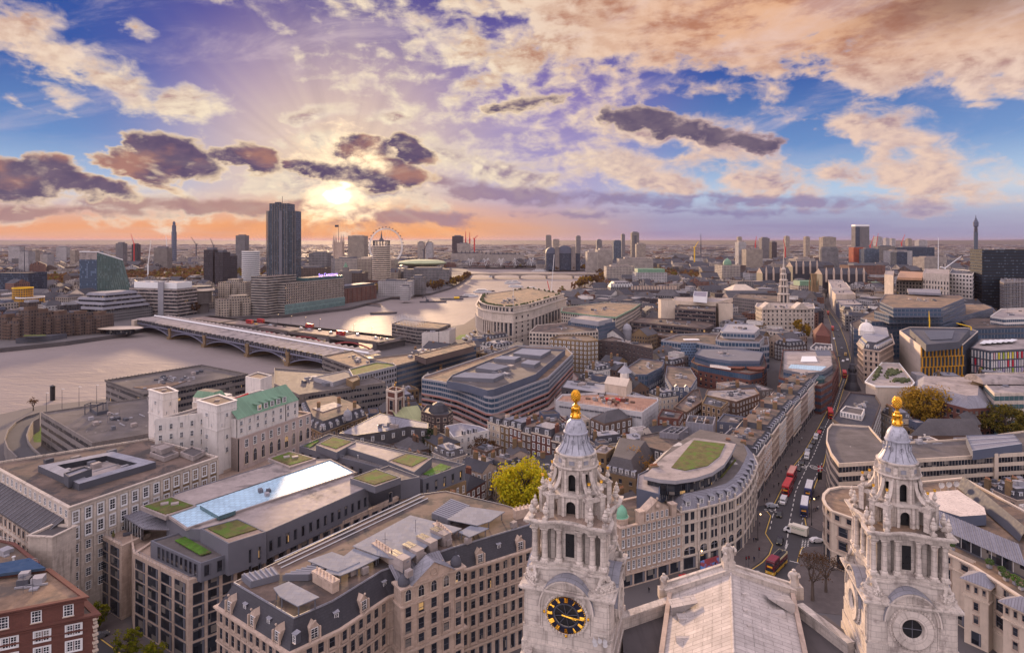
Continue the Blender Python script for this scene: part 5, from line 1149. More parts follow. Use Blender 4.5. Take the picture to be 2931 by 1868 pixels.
def classic_row():
 t,p=B('mansard_building','classical tan building with slate mansard and small lead dome behind the copper roof','building','G',[(215,985),(325,1040),(668,908),(640,880),(430,800),(160,850)],14,wall='tanb',roof='felt',par=.2,cornice=[(0,.5,.4)])
 q=mansard(t,p,14,4.,2.4,'slate','felt');facs(t,p,1,13.5,3.,3.6,.4,.55,'stone')
 for a,b_ in edges(p):
  if faces_cam(a,b_)and(b_-a).length>5:dorms(t,a,b_,14.6,int((b_-a).length/4),1.4,1.9,-.5,kind='gable',wall='lead')
 c=P('G',522,905,18);b=MB();b.lathe([(1.8,0),(1.8,2),(2.,2.1),(1.8,3.2),(1.2,4.2),(.2,4.7),(.1,5.6),(0,5.6)],(*c,16),12);b.build('lead_dome',M['lead'],t,True)
 for x,y in((300,850),(455,812),(575,845)):stack(t,P('G',x,y,18),17.5,3.,1.6,.9,.4,'tanb',4)
 surf(t,'G',[(250,850),(420,805),(480,830),(330,880)],18.2,'light','pale_roof')
 t,p=B('mansard_houses','slate hung mansard houses with white dormers and grey flat tops beside the evergreen tree','house','G',[(455,1040),(590,1056),(830,1022),(985,990),(1140,1004),(1140,962),(770,888)],15.5,wall='slate2',roof='zinc',par=.15)
 b=MB();b.prism(inset(p,-.4),0,9.5);b.build('brick_base',M['brown'],t)
 for a,b_ in edges(p):
  L=(b_-a).length
  if faces_cam(a,b_)and L>4:dorms(t,a,b_,12.,max(2,int(L/4.5)),1.4,2.,.35,wall='slate2',fr='frame');fac(t,a,b_,3,9,max(2,int(L/3.5)),2,.35,.6,'sash',.4)
 clutter(t,p,15.35,6,15,big=2.4)
 t,p=B('turret_building','dark brick building with rounded corner and glass turret roof beside the striped office','building','G',[(1085,872),(1190,905),(1290,898),(1328,872),(1290,835),(1215,812),(1120,828)],15,wall='dbrick',roof='slate',par=.5,cornice=[(3.4,.3,.4)])
 facs(t,p,2,14,3,3.4,.4,.55,'stone');c=sum(p,Vector((0,0)))/len(p);b=MB();b.lathe([(5,0),(3.2,3),(3.0,3.1),(0,4.4)],(*c,14.6),8);b.build('turret_roof',M['slate'],t);b=MB();b.lathe([(2.6,0),(0,1.3)],(*c,17.75),8);b.build('lantern_light',M['lgrey'],t)
 t,p=B('pale_house','pale stucco house with ribbed roof just in front of the striped office podium','house','G',[(1265,985),(1330,1070),(1470,1045),(1605,1015),(1530,985),(1390,962)],12,wall='white',roof='zinc',par=.2)
 facs(t,p,1,11.5,3.4,3.4,.36,.55,'sash');dorms(t,P('G',1400,1062,12),P('G',1530,1035,12),12,3,1.4,1.7,-.4)
 fr=[(1592,950),(1690,985),(1760,1008),(1852,1040),(1930,1062),(2080,1100),(2170,1122)]
 wl=['cream','tanb','red','brown','red','dbrick'];lb=['cream fronted house with slate roof at the end of the terrace by the striped office','yellow brick house with white dormer, second in the terrace behind the clock tower','red brick house with wide white attic window in the terrace behind the clock tower','brown brick house with paired sash windows in the terrace behind the clock tower','ornate red house with white banded gable in the terrace behind the clock tower','sooty brick house with glazed rooftop room at the dome end of the terrace']
 for i in range(6):
  z=13+(.0,.6,1.2,.4,1.6,.2)[i];a,b_=P('G',*fr[i],13),P('G',*fr[i+1],13);e=(b_-a).normalized();d=Vector((-e.y,e.x))*11
  t,p=bld('terrace_house',lb[i],'house',[a,b_,b_+d,a+d],z,wl[i],'felt',.3,group='terrace behind the clock tower')
  q=mansard(t,[a+d*.02,b_+d*.02,b_+d*.9,a+d*.9],z,2.8,1.1,('slate','slate2')[i%2],('felt','zinc','zinc','felt','zinc','felt')[i])
  L=(b_-a).length;dorms(t,a,b_,z+.2,max(1,int(L/3.6)),1.9,1.9,-.4,wall='slate2');fac(t,a,b_,.5,z-.5,max(2,int(L/2.6)),4,.42,.6,'sashw' if i in(2,4)else 'sash')
  stack(t,lerp(b_,b_+d,.4),z,4.2,2.2,.9,atan2(d.y,d.x),wl[i],4)
  b=MB();b.prism(ccw([a-d*.03,b_-d*.03,b_+d*.01,a+d*.01]),z-.3,z+.1);b.build('cornice',M['cream'],t)
classic_row()
def curved_corner():
 base=pts('S',[(735,1345),(880,1312),(1060,1258),(1190,1205),(1260,1140),(1310,1060),(1350,960),(1378,860)],0)
 poly=base+pts('S',[(1310,270),(860,185),(600,340),(380,560)],18)
 t,p=bld('curved_stone_building','curved pale stone corner building with zinc mansard, glazed top storey and grass roof','office building',poly,18,'stone','felt2',.3,cornice=[(0,.5,.4),(3.6,.6,.35),(13.4,.4,.4)])
 w=ccw(poly);k=0
 q=mansard(t,w,18,3.4,3.2,'zinc','felt2')
 for i,(a,b_)in enumerate(zip(base,base[1:])):
  L=(b_-a).length;e=(b_-a)/L;nr=Vector((e.y,-e.x));n=max(1,round(L/4.6))
  for j in range(n):
   c0,c1=lerp(a,b_,j/n),lerp(a,b_,(j+1)/n)
   for z0,z1 in((14.6,17.4),(11,14),(7.8,10.6)):fac(t,c0,c1,z0,z1,2,1,.62,.82,'dark',0,(c1-c0).length*.16,(c1-c0).length*.16)
   if i<4:fac(t,c0,c1,4.4,7.2,1,1,.66,.85,'arch')
   else:fac(t,c0,c1,4.4,7.2,2,1,.6,.8,'dark')
   fac(t,c0,c1,.3,4.,1,1,.7,.9,'bay')
   c=(c0+c1)/2;dorm(t,c-nr*.7,nr,18.2,1.7,2.,2.2,'dgrey','flat','lead','frame')
   b=MB();b.box((c0.x+nr.x*.1,c0.y+nr.y*.1,18),(.5,.5,.7));b.ball((c0.x+nr.x*.1,c0.y+nr.y*.1,19.1),.38,8,6);b.build('ball_finial',M['stone'],t)
   pb=MB();pb.box((c0.x+nr.x*.1,c0.y+nr.y*.1,0),(.8,.4,17.6),atan2(e.y,e.x));pb.build('pilaster',M['stone'],t)
 g0=[(690,600),(860,575),(1000,530),(1100,460),(1160,370),(1200,285),(850,232),(600,390),(420,560),(560,590)]
 gp=ccw(pts('S',g0,25));b=MB();gi=inset(gp,.9);b.prism(gi,21,25);b.build('glazed_storey',M['glass'],t)
 for a,b_ in edges(gi):
  if faces_cam(a,b_)and(b_-a).length>3:band(t,a,b_,21.2,24.6,'glass',1.8,'dgrey')
 b=MB();b.prism(gp,24.8,25.9,0,1,True,True);b.build('roof_slab',[M['lgrey'],M['light']],t)
 surf(t,'S',[(655,465),(845,236),(1110,266),(1060,370),(960,450),(770,490)],25.95,'moss','green_roof',.15)
 hedge=MB()
 for i in range(40):
  c=lerp(P('S',690,640,21.6),P('S',1080,545,21.6),i/20)if i<20 else lerp(P('S',1080,545,21.6),P('S',1200,400,21.6),(i-20)/20);hedge.ball((c.x,c.y,21.8),.38,5,3)
 hedge.build('planter_hedge',M['moss'],t)
 upper(t,'S',[(360,640),(372,520),(520,450),(700,560),(560,600),(555,690)],17.5,23.5,'navy','light','stair_block')
 c=P('S',505,690,17);stack(t,c,17,9.,2.6,1.5,.3,'tanb',8);stack(t,P('S',632,690,18),18,4.5,2.6,1.2,.2,'tanb',8)
 for i in range(7):b=MB();c=P('S',560+18*i,715-(i%3)*14,20);b.bar((*c,19),(*c,21.2),.06);b.lathe([(0,0),(.45,.1),(.5,.2)],(c.x,c.y,21),8);b.build('aerial_dish',M['white'],t)
 b=MB();a,c=P('S',900,1328,0),P('S',1055,1278,0);b.box((*((a+c)/2),0),((c-a).length,.2,2.6),atan2((c-a).y,(c-a).x));tag(b.build('hoarding',M['mural']),'long hoarding painted with a blue and red mural before the curved building','hoarding')
 fa,fb=P('S',225,1495,0),P('S',735,1347,0);e=(fb-fa).normalized();d=Vector((-e.y,e.x))*15
 t,p=bld('ornate_building','ornate stone building with carved pediment and green copper dome by the clock tower','building',[fa,fb,fb+d,fa+d],17.5,'warm','felt',.6,cornice=[(0,.6,.4),(3.2,.4,.3),(6.4,.5,.35),(9.6,.4,.3),(13.4,.5,.4)])
 L=(fb-fa).length;nr=Vector((e.y,-e.x))
 for z0,z1 in((14.6,17),(11.4,14),(8.2,10.8),(4.8,7.6)):fac(t,fa,fb,z0,z1,12,1,.45,.8,'sashw')
 fac(t,fa,fb,.3,3.8,5,1,.86,.9,'bay');b=MB()
 for j in range(13):c=fa+e*(L*j/12)+nr*.15;b.lathe([(.3,0),(.22,.2),(.2,12.6),(.3,12.8)],(c.x,c.y,4.2),6)
 b.build('half_column',M['warm'],t)
 a,c=fa+e*L*.38,fa+e*L*.78;b=MB();b.prism(ccw([a+nr*.4,c+nr*.4,c-nr*2.5,a-nr*2.5]),17,20.3);m_=(a+c)/2
 b.face([(*(a+nr*.4),20.3),(*(c+nr*.4),20.3),(*(m_+nr*.4),23)]);b.face([(*(a+nr*.6),20.2),(*(m_+nr*.6),23.1),(*(m_-nr*2.5),23.1),(*(a-nr*2.5),20.2)]);b.face([(*(m_+nr*.6),23.1),(*(c+nr*.6),20.2),(*(c-nr*2.5),20.2),(*(m_-nr*2.5),23.1)])
 b.ball((*(m_+nr*.4),23.5),.4,6,4);b.ball((*(m_+nr*.5),21.3),.7,8,6);b.build('pediment',M['warm'],t);fac(t,a,c,17.6,20,5,1,.5,.8,'sash',.4)
 for q0 in(a-e*1.5,c+e*1.5):b=MB();b.box((q0.x,q0.y,17.3),(1.8,1.8,3.4),atan2(e.y,e.x));b.box((q0.x,q0.y,20.7),(2.2,2.2,.4),atan2(e.y,e.x));b.build('chimney',M['warm'],t)
 c=PD('S',222,870,(fa.y+4));b=MB();b.lathe([(2.1,-8),(2.1,-.4),(2.4,-.3),(2.4,0),(2.0,.1),(2.05,.9),(1.7,2.0),(1.0,2.8),(.3,3.2),(.25,3.8),(.4,4.1),(.1,4.6),(0,4.7)],(c.x,c.y,c.z),16);o=b.build('copper_dome',mat('bright_copper',(.16,.36,.245,1),.5,.15,.3),t,True)
 b=MB();b.lathe([(2.35,-9),(2.35,-.5),(2.6,-.4),(2.6,-.1),(2.1,-.1)],(c.x,c.y,c.z),16);b.build('turret',M['warm'],t)
 w_=lerp(fa,fb,.55)+nr*.45;lettering('shop_lettering','STRADA',1.,M['frame'],t,(w_.x-t['_b'][0],w_.y-t['_b'][1],3.6),(PI/2,0,atan2(e.y,e.x)))
 t,p=B('slate_hall','broad slate roofed hall with tan brick end behind the bare yellow tree','hall','S',[(95,500),(355,560),(500,345),(175,300)],12,wall='tanb',roof='felt',par=.2)
 q=mansard(t,p,12,5.5,2.6,'slate2','slate2');facs(t,p,2,11.5,4,3.4,.3,.5,'dark');a,b_=P('S',95,500,12),P('S',355,560,12);dorms(t,a,b_,12.3,5,1.5,1.8,-.4,wall='slate2')
 t,p=B('tan_brick_house','tall narrow tan brick house with pale flat roof against the slate hall','house','S',[(-25,335),(105,350),(180,288),(55,268)],17,wall='tanb',roof='light',par=.5);facs(t,p,2,16,3,3.2,.35,.5,'dark');clutter(t,p,16.5,3,4,big=2.)
 t,p=B('arched_window_block','slate mansard block with a curved row of white arched windows','building','S',[(375,265),(600,330),(800,250),(560,160),(395,190)],14,wall='slate2',roof='felt',par=.4)
 facs(t,p,9.5,13.4,2.4,3.6,.5,.7,'sashw');facs(t,p,1,9,3,3.4,.4,.6,'sash')
 for lbp,pp,z,h in(('ribbed purple zinc plant enclosure with open top, the larger one near the grass roof',[(775,75),(1010,105),(1030,35),(800,20)],18,4),('ribbed zinc plant enclosure with grey grilles beside the arched window block',[(553,165),(715,180),(800,120),(655,112)],16,3),('ribbed zinc plant enclosure with rusty coils next to the grass roof',[(1085,195),(1255,210),(1310,145),(1165,125)],18,4)):
  t,p=B('roof_plant_house',lbp,'plant house','S',pp,z,wall='zinc',roof='dconc',par=1.2);
  q=inset(p,.6);b=MB()
  for i in range(1,3):b.bar((*lerp(q[0],q[1],i/3),z-.3),(*lerp(q[3],q[2],i/3),z-.3),.3)
  b.build('roof_beam',M['lgrey'],t);clutter(t,p,z-1.2,5,int(z),('dgrey','brown'),2.)
curved_corner()
def right_side():
 t,p=B('ribbon_window_office','curved end concrete office with rows of ribbon windows and puddled brown roof','office building','E',[(752,518),(1592,468),(1900,450),(1900,320),(1440,382),(1130,400),(985,395),(915,316),(712,303),(690,330),(684,392),(708,458)],18,wall='cream',roof='felt2',par=.7)
 bands(t,p,.5,17.4,3.3,.56,m='glass',mull=1.3,mm='light');clutter(t,p,17.3,18,31,big=2.4)
 q=upper(t,'E',[(1472,450),(1435,366),(1690,358),(1737,412)],17.2,20.6,'navy','zinc','plant_house',.15)
 for i in range(9):b=MB();a,c=lerp(q[0],q[1],(i+.5)/9),lerp(q[3],q[2],(i+.5)/9);b.bar((*a,20.55),(*c,20.55),.12);b.build('roof_rib',M['steel'],t)if i%3==0 else None
 b=MB();a=P('E',1592,468,18);b.box((a.x,a.y,0),(1.4,1.4,18.4));b.build('stair_pier',M['cream'],t)
 front=pts('Q',[(18,225),(40,275),(90,325),(290,395),(620,480),(1000,650),(1300,800),(1760,1095)],17)
 back=pts('E',[(1950,880),(1420,592),(1150,618),(850,640),(760,640),(700,652),(672,680)],17)
 t,p=bld('crescent_office','long curved stone block with planted terrace, ribbed metal roof and pale glazing','office building',front+back,17,'cream','grav',.5,cornice=[(0,.4,.4),(3.2,.3,.3),(12,.3,.4)])
 for i,(a,b_)in enumerate(zip(front,front[1:])):
  L=(b_-a).length;n=max(1,int(L/3.2))
  if not faces_cam(a,b_,-.1):continue
  fac(t,a,b_,14,16.6,n,1,.4,.6,'stone');fac(t,a,b_,5.5,13.5,max(1,int(L/4)),2,.4,.72,'stone');fac(t,a,b_,.2,4.8,max(1,int(L/5)),1,.55,.9,'bay')
 inr=inset(p,4.5);b=MB();g0=pts('Q',[(985,545),(1110,600),(1730,885)],17.2)
 back_=Vector((.45,.9))*10
 gp=[g0[0]-(g0[1]-g0[0])*1.0,g0[1],g0[2],g0[2]+back_,g0[0]+back_-(g0[1]-g0[0])]
 bq=block(t,gp,16,20,'dgrey','zinc',.1,.3,'glazed_storey','attic_roof')
 band(t,gp[0],gp[1],17,19.8,'glass',2.2,'steel');band(t,gp[1],gp[2],17,19.8,'glass',2.2,'steel')
 r=MB()
 for a,c in((gp[0],gp[1]),(gp[1],gp[2])):
  n=max(2,int((c-a).length/.9));k=back_*.55
  r.face([(*(a-back_*.1),19.9),(*(c-back_*.1),19.9),(*(c+k),22.6),(*(a+k),22.6)],[(0,0),((c-a).length,0),((c-a).length,9),(0,9)])
  for i in range(n):u=lerp(a,c,i/n);r.bar((*(u-back_*.1),19.98),(*(u+k),22.68),.07)
 r.build('ribbed_roof',M['zinc'],t)
 r=MB();a,c=P('E',1420,590,20),P('E',1760,872,20);w_=Vector((-2.4,-.6));r.face([(*(a+w_),17),(*(c+w_),17),(*c,20.5),(*a,20.5)]);r.face([(*c,20.5),(*(c-w_),17),(*(a-w_),17),(*a,20.5)]);r.build('ridge_rooflight',M['dgrey'],t)
 sg=ccw(pts('Q',[(860,175),(1160,152),(1385,300),(1402,362),(1180,376),(935,300)],20));b=MB();b.prism(sg,17,20,1,0);b.build('atrium_glazing',[mat('pale_glazing',(.66,.55,.47,1),.3,.12,.15,(2.2,2.2,.7,.05),spec=.6),M['navy']],t)
 for x,y in((1015,112),(1078,106),(1140,100)):b=MB();c=P('Q',x,y,19);k0=len(b.v);b.lathe([(0,0),(.8,.2),(1.,.5)],(0,0,0),12);[b.v.__setitem__(j,(c.x+b.v[j][0],c.y-b.v[j][2],19.2+b.v[j][1]))for j in range(k0,len(b.v))];b.bar((*c,17),(*c,19),.1);b.build('aerial_dish',M['white'],t)
 for i,(x,y,s)in enumerate(((1113,635,.7),(1428,785,1.),(1532,845,.9),(1570,890,1.1),(1650,925,1.),(1700,968,1.2))):
  c=P('Q',x,y,17.4);b=MB();b.box((*c,16.6),(.9,.9,.7));b.build('planter',M['lgrey'],t);b=MB();rn=random.Random(i)
  for k in range(90):d=Vector((rn.gauss(0,1),rn.gauss(0,1),rn.gauss(0,1))).normalized()*s*rn.uniform(.6,1.);b.ball((c.x+d.x,c.y+d.y,18.1+d.z*.8),.16,4,3)
  b.build('clipped_bush',M['lawn']if i==4 else mat('box_leaf',(.05,.085,.02,1)),t)
 for a_,b2,ztop in(((1215,905),(1420,985),15.4),((1545,1105),(1760,1205),15.2)):
  a,c=P('Q',*a_,ztop),P('Q',*b2,ztop);e=(c-a).normalized();d=Vector((-e.y,e.x))*5
  pl=ccw([a,c,c+d,a+d]);b=MB();b.prism(pl,0,ztop);b.build('bay',M['cream'],t);ring(t,pl,ztop+.2,.7,.35,M['cream']);ring(t,pl,11.8,.3,.3,M['cream'])
  o=inset(pl,-.8);q=inset(pl,2.2);r=MB();u=0
  for i in range(4):j=(i+1)%4;L=(o[j]-o[i]).length;r.face([(*o[i],ztop+.2),(*o[j],ztop+.2),(*q[j],ztop+2.),(*q[i],ztop+2.)],[(u,0),(u+L,0),(u+L-2,3),(u+2,3)]);u+=L
  r.cap(q,ztop+2.);r.build('bay_roof',M['zinc'],t)
  fac(t,a,c,12.4,15.,3,1,.4,.55,'stone');fac(t,a,c,5,11.4,1,2,.2,.6,'stone');fac(t,a,c,.2,4,1,1,.4,.8,'bay')
 b=MB();a,c=P('Q',1085,770,13),P('Q',1290,870,13);e=(c-a).normalized();nr=Vector((e.y,-e.x));k0=len(b.v);L=(c-a).length
 arch_panel(b,L+2,17,L*.42,9.5,-.6,.3);xf(b,k0,atan2(e.y,e.x),(*((a+c)/2+nr*.8),0));b.build('entrance_arch',M['cream'],t)
 b=MB();b.wall(a+nr*.5,c+nr*.5,0,13);b.build('entrance_recess',M['dbrick'],t)
right_side()
def street_terrace():
 base=pts('E',[(313,726),(352,655),(392,590),(432,522),(470,462),(508,405),(548,350),(585,302),(618,258),(650,212)],0)
 cols=['stone','warm','cream','stone','warm','cream','pink','stone','warm']
 lb=['white stone corner house with chimneys across the lane from the curved building','buff stone terrace house with slate attic, second up the street from the curved building','cream terrace house with awnings along the street, third from the lane','pale stone terrace house with dormer row half way up the street','buff terrace house with tall shop floor half way up the street','cream terrace house with steep slate roof in the street terrace','pink rendered terrace house near the top of the street terrace','narrow stone terrace house near the top of the street terrace','buff end house of the street terrace next to the red brick corner office']
 for i in range(9):
  a,b_=base[i],base[i+1];e=(b_-a).normalized();d=Vector((-e.y,e.x))*14;z=17+(.5,-.6,.9,0,1.2,-.8,.4,1,-.3)[i]
  t,p=bld('street_house',lb[i],'house',[a,b_,b_+d,a+d],z,cols[i],'felt',.4,group='terrace along the street',cornice=[(0,.5,.4),(4,.3,.3),(13,.4,.4)])
  L=(b_-a).length;n=max(3,int(L/2.6));fac(t,a,b_,4.6,z-.6,n,4,.42,.62,'sash' if i%2 else 'stone');fac(t,a,b_,.3,4.2,max(2,n//2),1,.8,.9,'bay')
  q=mansard(t,p,z,3.,2.,'slate','felt');dorms(t,a,b_,z+.2,max(2,int(L/3.2)),1.5,1.9,-.5,wall='slate',fr='frame');clutter(t,q,z+3,3,40+i,big=2.2)
  stack(t,lerp(a,a+d,.35),z,4.4,1.9,.8,atan2(d.y,d.x),'tanb',5);stack(t,lerp(a,a+d,.75),z,4.2,1.6,.8,atan2(d.y,d.x),'brown',4)
  if i==0:fac(t,a+d,a,.8,z-.6,5,5,.4,.6,'sash')
street_terrace()
# -- the middle distance
OB='office building'
def unilever():
 z=38.
 base=pts('G',[(1508,300),(1520,335),(1560,362),(1640,385),(1720,395),(1790,400)],0)
 c0=base[-1];e=(P('G',1925,360)-c0);side=P('G',2150,250)-P('G',1925,360)
 poly=base+[c0+e,c0+e+side*1.25,base[0]+Vector((60,170)),base[0]+Vector((0,60))]
 t,p=bld('colonnaded_block','huge white stone block with a curved front of giant columns above the river road',OB,poly,z-5,'stone','grav',.8,cornice=[(0,1.2,.8),(8.5,.9,.8),(22,.5,.5)])
 q=block(t,inset(p,2.5),z-6,z,'stone','grav',.8,.5,'attic_storey','roof_terrace',[(0,.8,.6)])
 rn=random.Random(5);h=MB();qi=inset(q,3)
 for i in range(130):
  a,b_=rn.choice(edges(qi));c=lerp(a,b_,rn.random());h.ball((c.x+rn.uniform(-1,1),c.y+rn.uniform(-1,1),z+.2),rn.uniform(.7,1.5),5,3)
 h.build('roof_planting',mat('roof_shrub',(.06,.07,.03,1),.95,.4,.3),t);clutter(t,q,z-.8,16,17,big=6.)
 for a,b_ in zip(base,base[1:]):
  L=(b_-a).length;n=max(1,round(L/4.2));e_=(b_-a)/L;nr=Vector((e_.y,-e_.x));cb=MB()
  fac(t,a,b_,11.5,24.5,n,1,.5,.9,'bay');fac(t,a,b_,z-4.6,z-.8,n,1,.5,.85,'bay',-2.4);fac(t,a,b_,4,10.5,n,2,.34,.5,'dark')
  for j in range(n+1):
   c=a+e_*(L*j/n)+nr*.5;cb.lathe([(.85,0),(.75,.5),(.65,12),(.9,12.6),(.95,13)],(c.x,c.y,11.4),8)
  cb.build('giant_column',M['stone'],t)
 a=c0+e;b_=a+side;fac(t,a,b_,12,24,9,1,.5,.9,'bay');fac(t,a,b_,3,11,9,2,.36,.5,'dark');fac(t,c0,a,4,30,3,6,.25,.5,'dark')
 fac(t,a,b_,z-4.4,z-1,9,1,.4,.6,'dark',-2.4)
 b=MB();b.bar((c0.x,c0.y+8,z),(c0.x,c0.y+8,z+16),.14);b.build('flagpole',M['frame'],t)
unilever()
def simple(name,label,cat,v,pp,z,wall,roof,ch=3.5,cw=3.,kind='dark',wf=.5,hf=.55,z0=.5,cl=6,seed=1,rib=None,top=.6,cor=None,big=4.):
 t,p=B(name,label,cat,v,pp,z,wall=wall,roof=roof,par=.7,cornice=cor)
 if rib:bands(t,p,z0,z-top,ch,hf,m=rib[0],mull=rib[1],mm=rib[2])
 elif kind:facs(t,p,z0,z-top,cw,ch,wf,hf,kind)
 if cl:clutter(t,p,z-.7,cl,seed,big=big)
 return t,p
bk=lambda pp,dx,dy:pp+[(pp[-1][0]+dx,pp[-1][1]+dy),(pp[0][0]+dx,pp[0][1]+dy)]
simple('tan_brick_office','tall tan brick office with a blank centre panel and grey roof plant',OB,'H',[(220,655),(440,672),(545,680),(640,672),(560,628),(300,625)],24,'tanb','felt',3.2,3.4,'sashw',.42,.5,cl=4)
def f1():
 t,p=simple('dark_brick_office','dark purple brick office with small windows beside the tan brick office',OB,'H',[(640,672),(830,685),(1110,745),(1100,700),(950,690),(760,640)],21,'dbrick','felt',3.4,4.2,'dark',.3,.35,cl=10,seed=3)
 t,p=B('blue_glass_office','stepped pale blue office with bowed glass bay and two set-back roof terraces',OB,'H',[(1180,668),(1345,690),(1490,690),(1700,722),(1900,735),(2112,712),(2100,640),(1640,610),(1330,618)],19,wall='lgrey',roof='felt',par=.8)
 bands(t,p,.5,18.4,4.,.62,m='bglass',mull=2.4,mm='frame')
 q=upper(t,'H',[(1650,660),(1700,675),(2030,685),(2070,640),(2000,600),(1690,595)],18,23.5,'lgrey','felt');bands(t,q,18.6,23,4.4,.6,m='bglass',mull=2.4,mm='frame')
 q=upper(t,'H',[(1690,590),(1715,600),(1985,610),(2030,570),(1980,535),(1740,528)],23,28,'lgrey','lgrey');bands(t,q,23.6,27.5,4,.6,m='bglass',mull=2.4,mm='frame');clutter(t,q,27.5,10,3,big=3.)
 c=P('H',1440,662,19);plant(t,c,(12,5,.6),18.3,0.,'frame','rooflight')
 b=MB();a,c=P('H',1345,690,19),P('H',1490,690,19);m_=(a+c)/2;b.lathe([((c-a).length/2,0),((c-a).length/2,18.6)],(m_.x,m_.y+1,0),16,0,1,.5);b.build('bowed_bay',mat('blue_bay',(.07,.10,.15,1),.15,.2,.2,(2.2,2.1,3.,.16),spec=.7),t)
 t,p=B('brick_glass_office','curved red brick and blue glass office with sloping glazed roof',OB,'H',[(1440,850),(1500,880),(1780,935),(1950,960),(2050,940),(2092,890),(2060,770),(1840,742),(1520,745)],15,wall='red',roof='felt',par=.5)
 bands(t,p,10.6,14.6,4,.8,m='bglass',mull=1.6,mm='dgrey');facs(t,p,1,10.4,4.4,3.3,.36,.5,'dark')
 q=upper(t,'H',[(1470,790),(1590,825),(1780,850),(2030,850),(2065,770),(1840,742),(1520,742)],14.5,20,'navy','grey','upper_storey');bands(t,q,15.2,19.4,4.2,.4,m='bglass',mull=1.6,mm='dgrey');clutter(t,q,19.5,8,4,big=5.)
 b=MB();g=pts('H',[(1600,880),(1780,905),(1800,850),(1610,815)],17);b.face([(*g[0],15.3),(*g[1],15.3),(*g[2],18.5),(*g[3],18.5)]);b.build('sloping_glazing',MATS['pale_glazing'],t)
 for x,y in((1840,975),(2010,985)):c=P('H',x,y,11);b=MB();b.lathe([(5,0),(5,15.5),(5.6,15.6),(5.6,16.4),(0,16.5)],(c.x,c.y+3,0),14);b.build('stair_drum',mat('brick_drum',(.2,.075,.05,1),.8,.2,.2,(30,1.7,.25,.45)),t)
 t,p=B('slate_mansard_office','blue slate mansard block with arched corner dormer and ochre ground storey',OB,'H',[(1215,990),(1270,1075),(1440,1080),(1490,1000),(1430,905),(1230,890)],14,wall='navy',roof='felt',par=.4)
 bands(t,p,3.5,6.4,3,.55,m='glass',mull=2,mm='tanb');facs(t,p,8,13.4,4,2.6,.3,.6,'sash');clutter(t,p,13.4,5,5);dorms(t,P('H',1270,1075,14),P('H',1440,1080,14),12,2,2.4,2.2,.4,wall='navy',kind='gable')
 t,p=B('glass_attic_office','low slate block with glazed grey attic storey round a yellow court',OB,'H',[(885,905),(960,965),(1060,965),(1190,900),(1210,850),(1000,828)],15,wall='navy',roof='felt',par=.5);bands(t,p,8,14.4,3.2,.7,m='bglass',mull=1.8,mm='lgrey');facs(t,p,1,8,3.4,3.4,.35,.5,'sash');clutter(t,p,14.4,6,6)
 t,p=B('clock_house','small white octagonal clock turret rising above the builders\' tent','tower','H',[(828,950),(846,962),(888,960),(905,945),(890,930),(845,930)],22,wall='white',roof='lead',par=.1,foot=False)
 c=sum(p,Vector((0,0)))/6;b=MB();b.lathe([(4.2,0),(3,1.4),(1.2,3.2),(.5,3.6),(.5,5),(0,6)],(*c,22),8);b.build('turret_roof',M['lgrey'],t);b=MB();k0=0;b.lathe([(0,0),(1.,0),(1.,.2)],(0,0,0),14);b.v=[(c.x-.6+x,p[0].y-3.1-z,19+y)for x,y,z in b.v];b.build('clock_face',M['dgrey'],t)
 t,p=B('slate_hall','slate clad hall with sloped sides and two green glazed bays','hall','H',[(322,1075),(700,1135),(722,1050),(370,1010)],15,wall='slate2',roof='lgrey',par=.3);fac(t,P('H',322,1075,15),P('H',700,1135,15),8,14,4,1,.42,.7,'bay');clutter(t,p,14.6,5,3,big=5.)
 t,p=B('wrapped_site','building site wrapped in white sheeting and scaffolding with a rubble strewn top floor','building site','H',[(270,1190),(1020,1290),(1155,1195),(1150,1165),(700,1120),(330,1135)],15,wall=mat('white_sheeting',(.50,.47,.48,1),.7,.15,.3,(2.5,2.,.72,.03)),roof=mat('broken_floor',(.34,.19,.13,1),.95,.45,.25),par=1.)
 b=MB();rn=random.Random(2)
 for a,c in edges(p):
  if not faces_cam(a,c):continue
  e=(c-a).normalized();nr=Vector((e.y,-e.x))*1.2;k=int((c-a).length/2.6)
  for i in range(k+1):q=lerp(a,c,i/k)+nr;b.bar((*q,0),(*q,17),.06)
  for z in range(2,18,2):b.bar((*(a+nr),z),(*(c+nr),z),.05)
 b.build('scaffolding',M['steel'],t);band(t,P('H',300,1195,15),P('H',1010,1290,15),11.6,12.6,'dgrey',1.4,'light');clutter(t,p,14,26,8,('brown','lgrey','red','light','rpaint'),2.6)
 pl=pts('H',[(695,1130),(880,1160),(930,1120),(750,1100)],14);t=thing('site_tent','white gabled tent roof standing on the wrapped building site','tent',(*(sum(pl,Vector((0,0)))/4),14));b=MB();b.prism(ccw(pl),14,19.5);b.build('tent_wall',M['cream'],t);pitched(t,pl,19.5,3.2,'cream','tent_roof','cream')
 t,p=B('mural_pub','brown brick pub with slate roof and a framed poster on its end wall','pub','H',[(572,1345),(690,1395),(930,1340),(880,1290),(700,1285)],12,wall='brown',roof='felt',par=.2);pitched(t,inset(p,1.2)[:1]+inset(p,1.2)[1:4],12,4,'slate2',hip=.3,gable='brown');facs(t,p,1,11.5,3.4,3.4,.35,.6,'sashw')
 a,c=P('H',578,1352,10.5),P('H',660,1385,10.5);e=(c-a).normalized();nr=Vector((e.y,-e.x));b=MB();q0,q1=a+nr*.3,c+nr*.3;b.wall(q0,q1,6.4,11.2);b.build('poster',M['mural'],t);b=MB();[b.bar((*u,z0),(*v,z1),.14)for u,v,z0,z1 in((q0,q1,6.4,6.4),(q0,q1,11.2,11.2),(q0,q0,6.4,11.2),(q1,q1,6.4,11.2))];b.build('poster_frame',M['frame'],t)
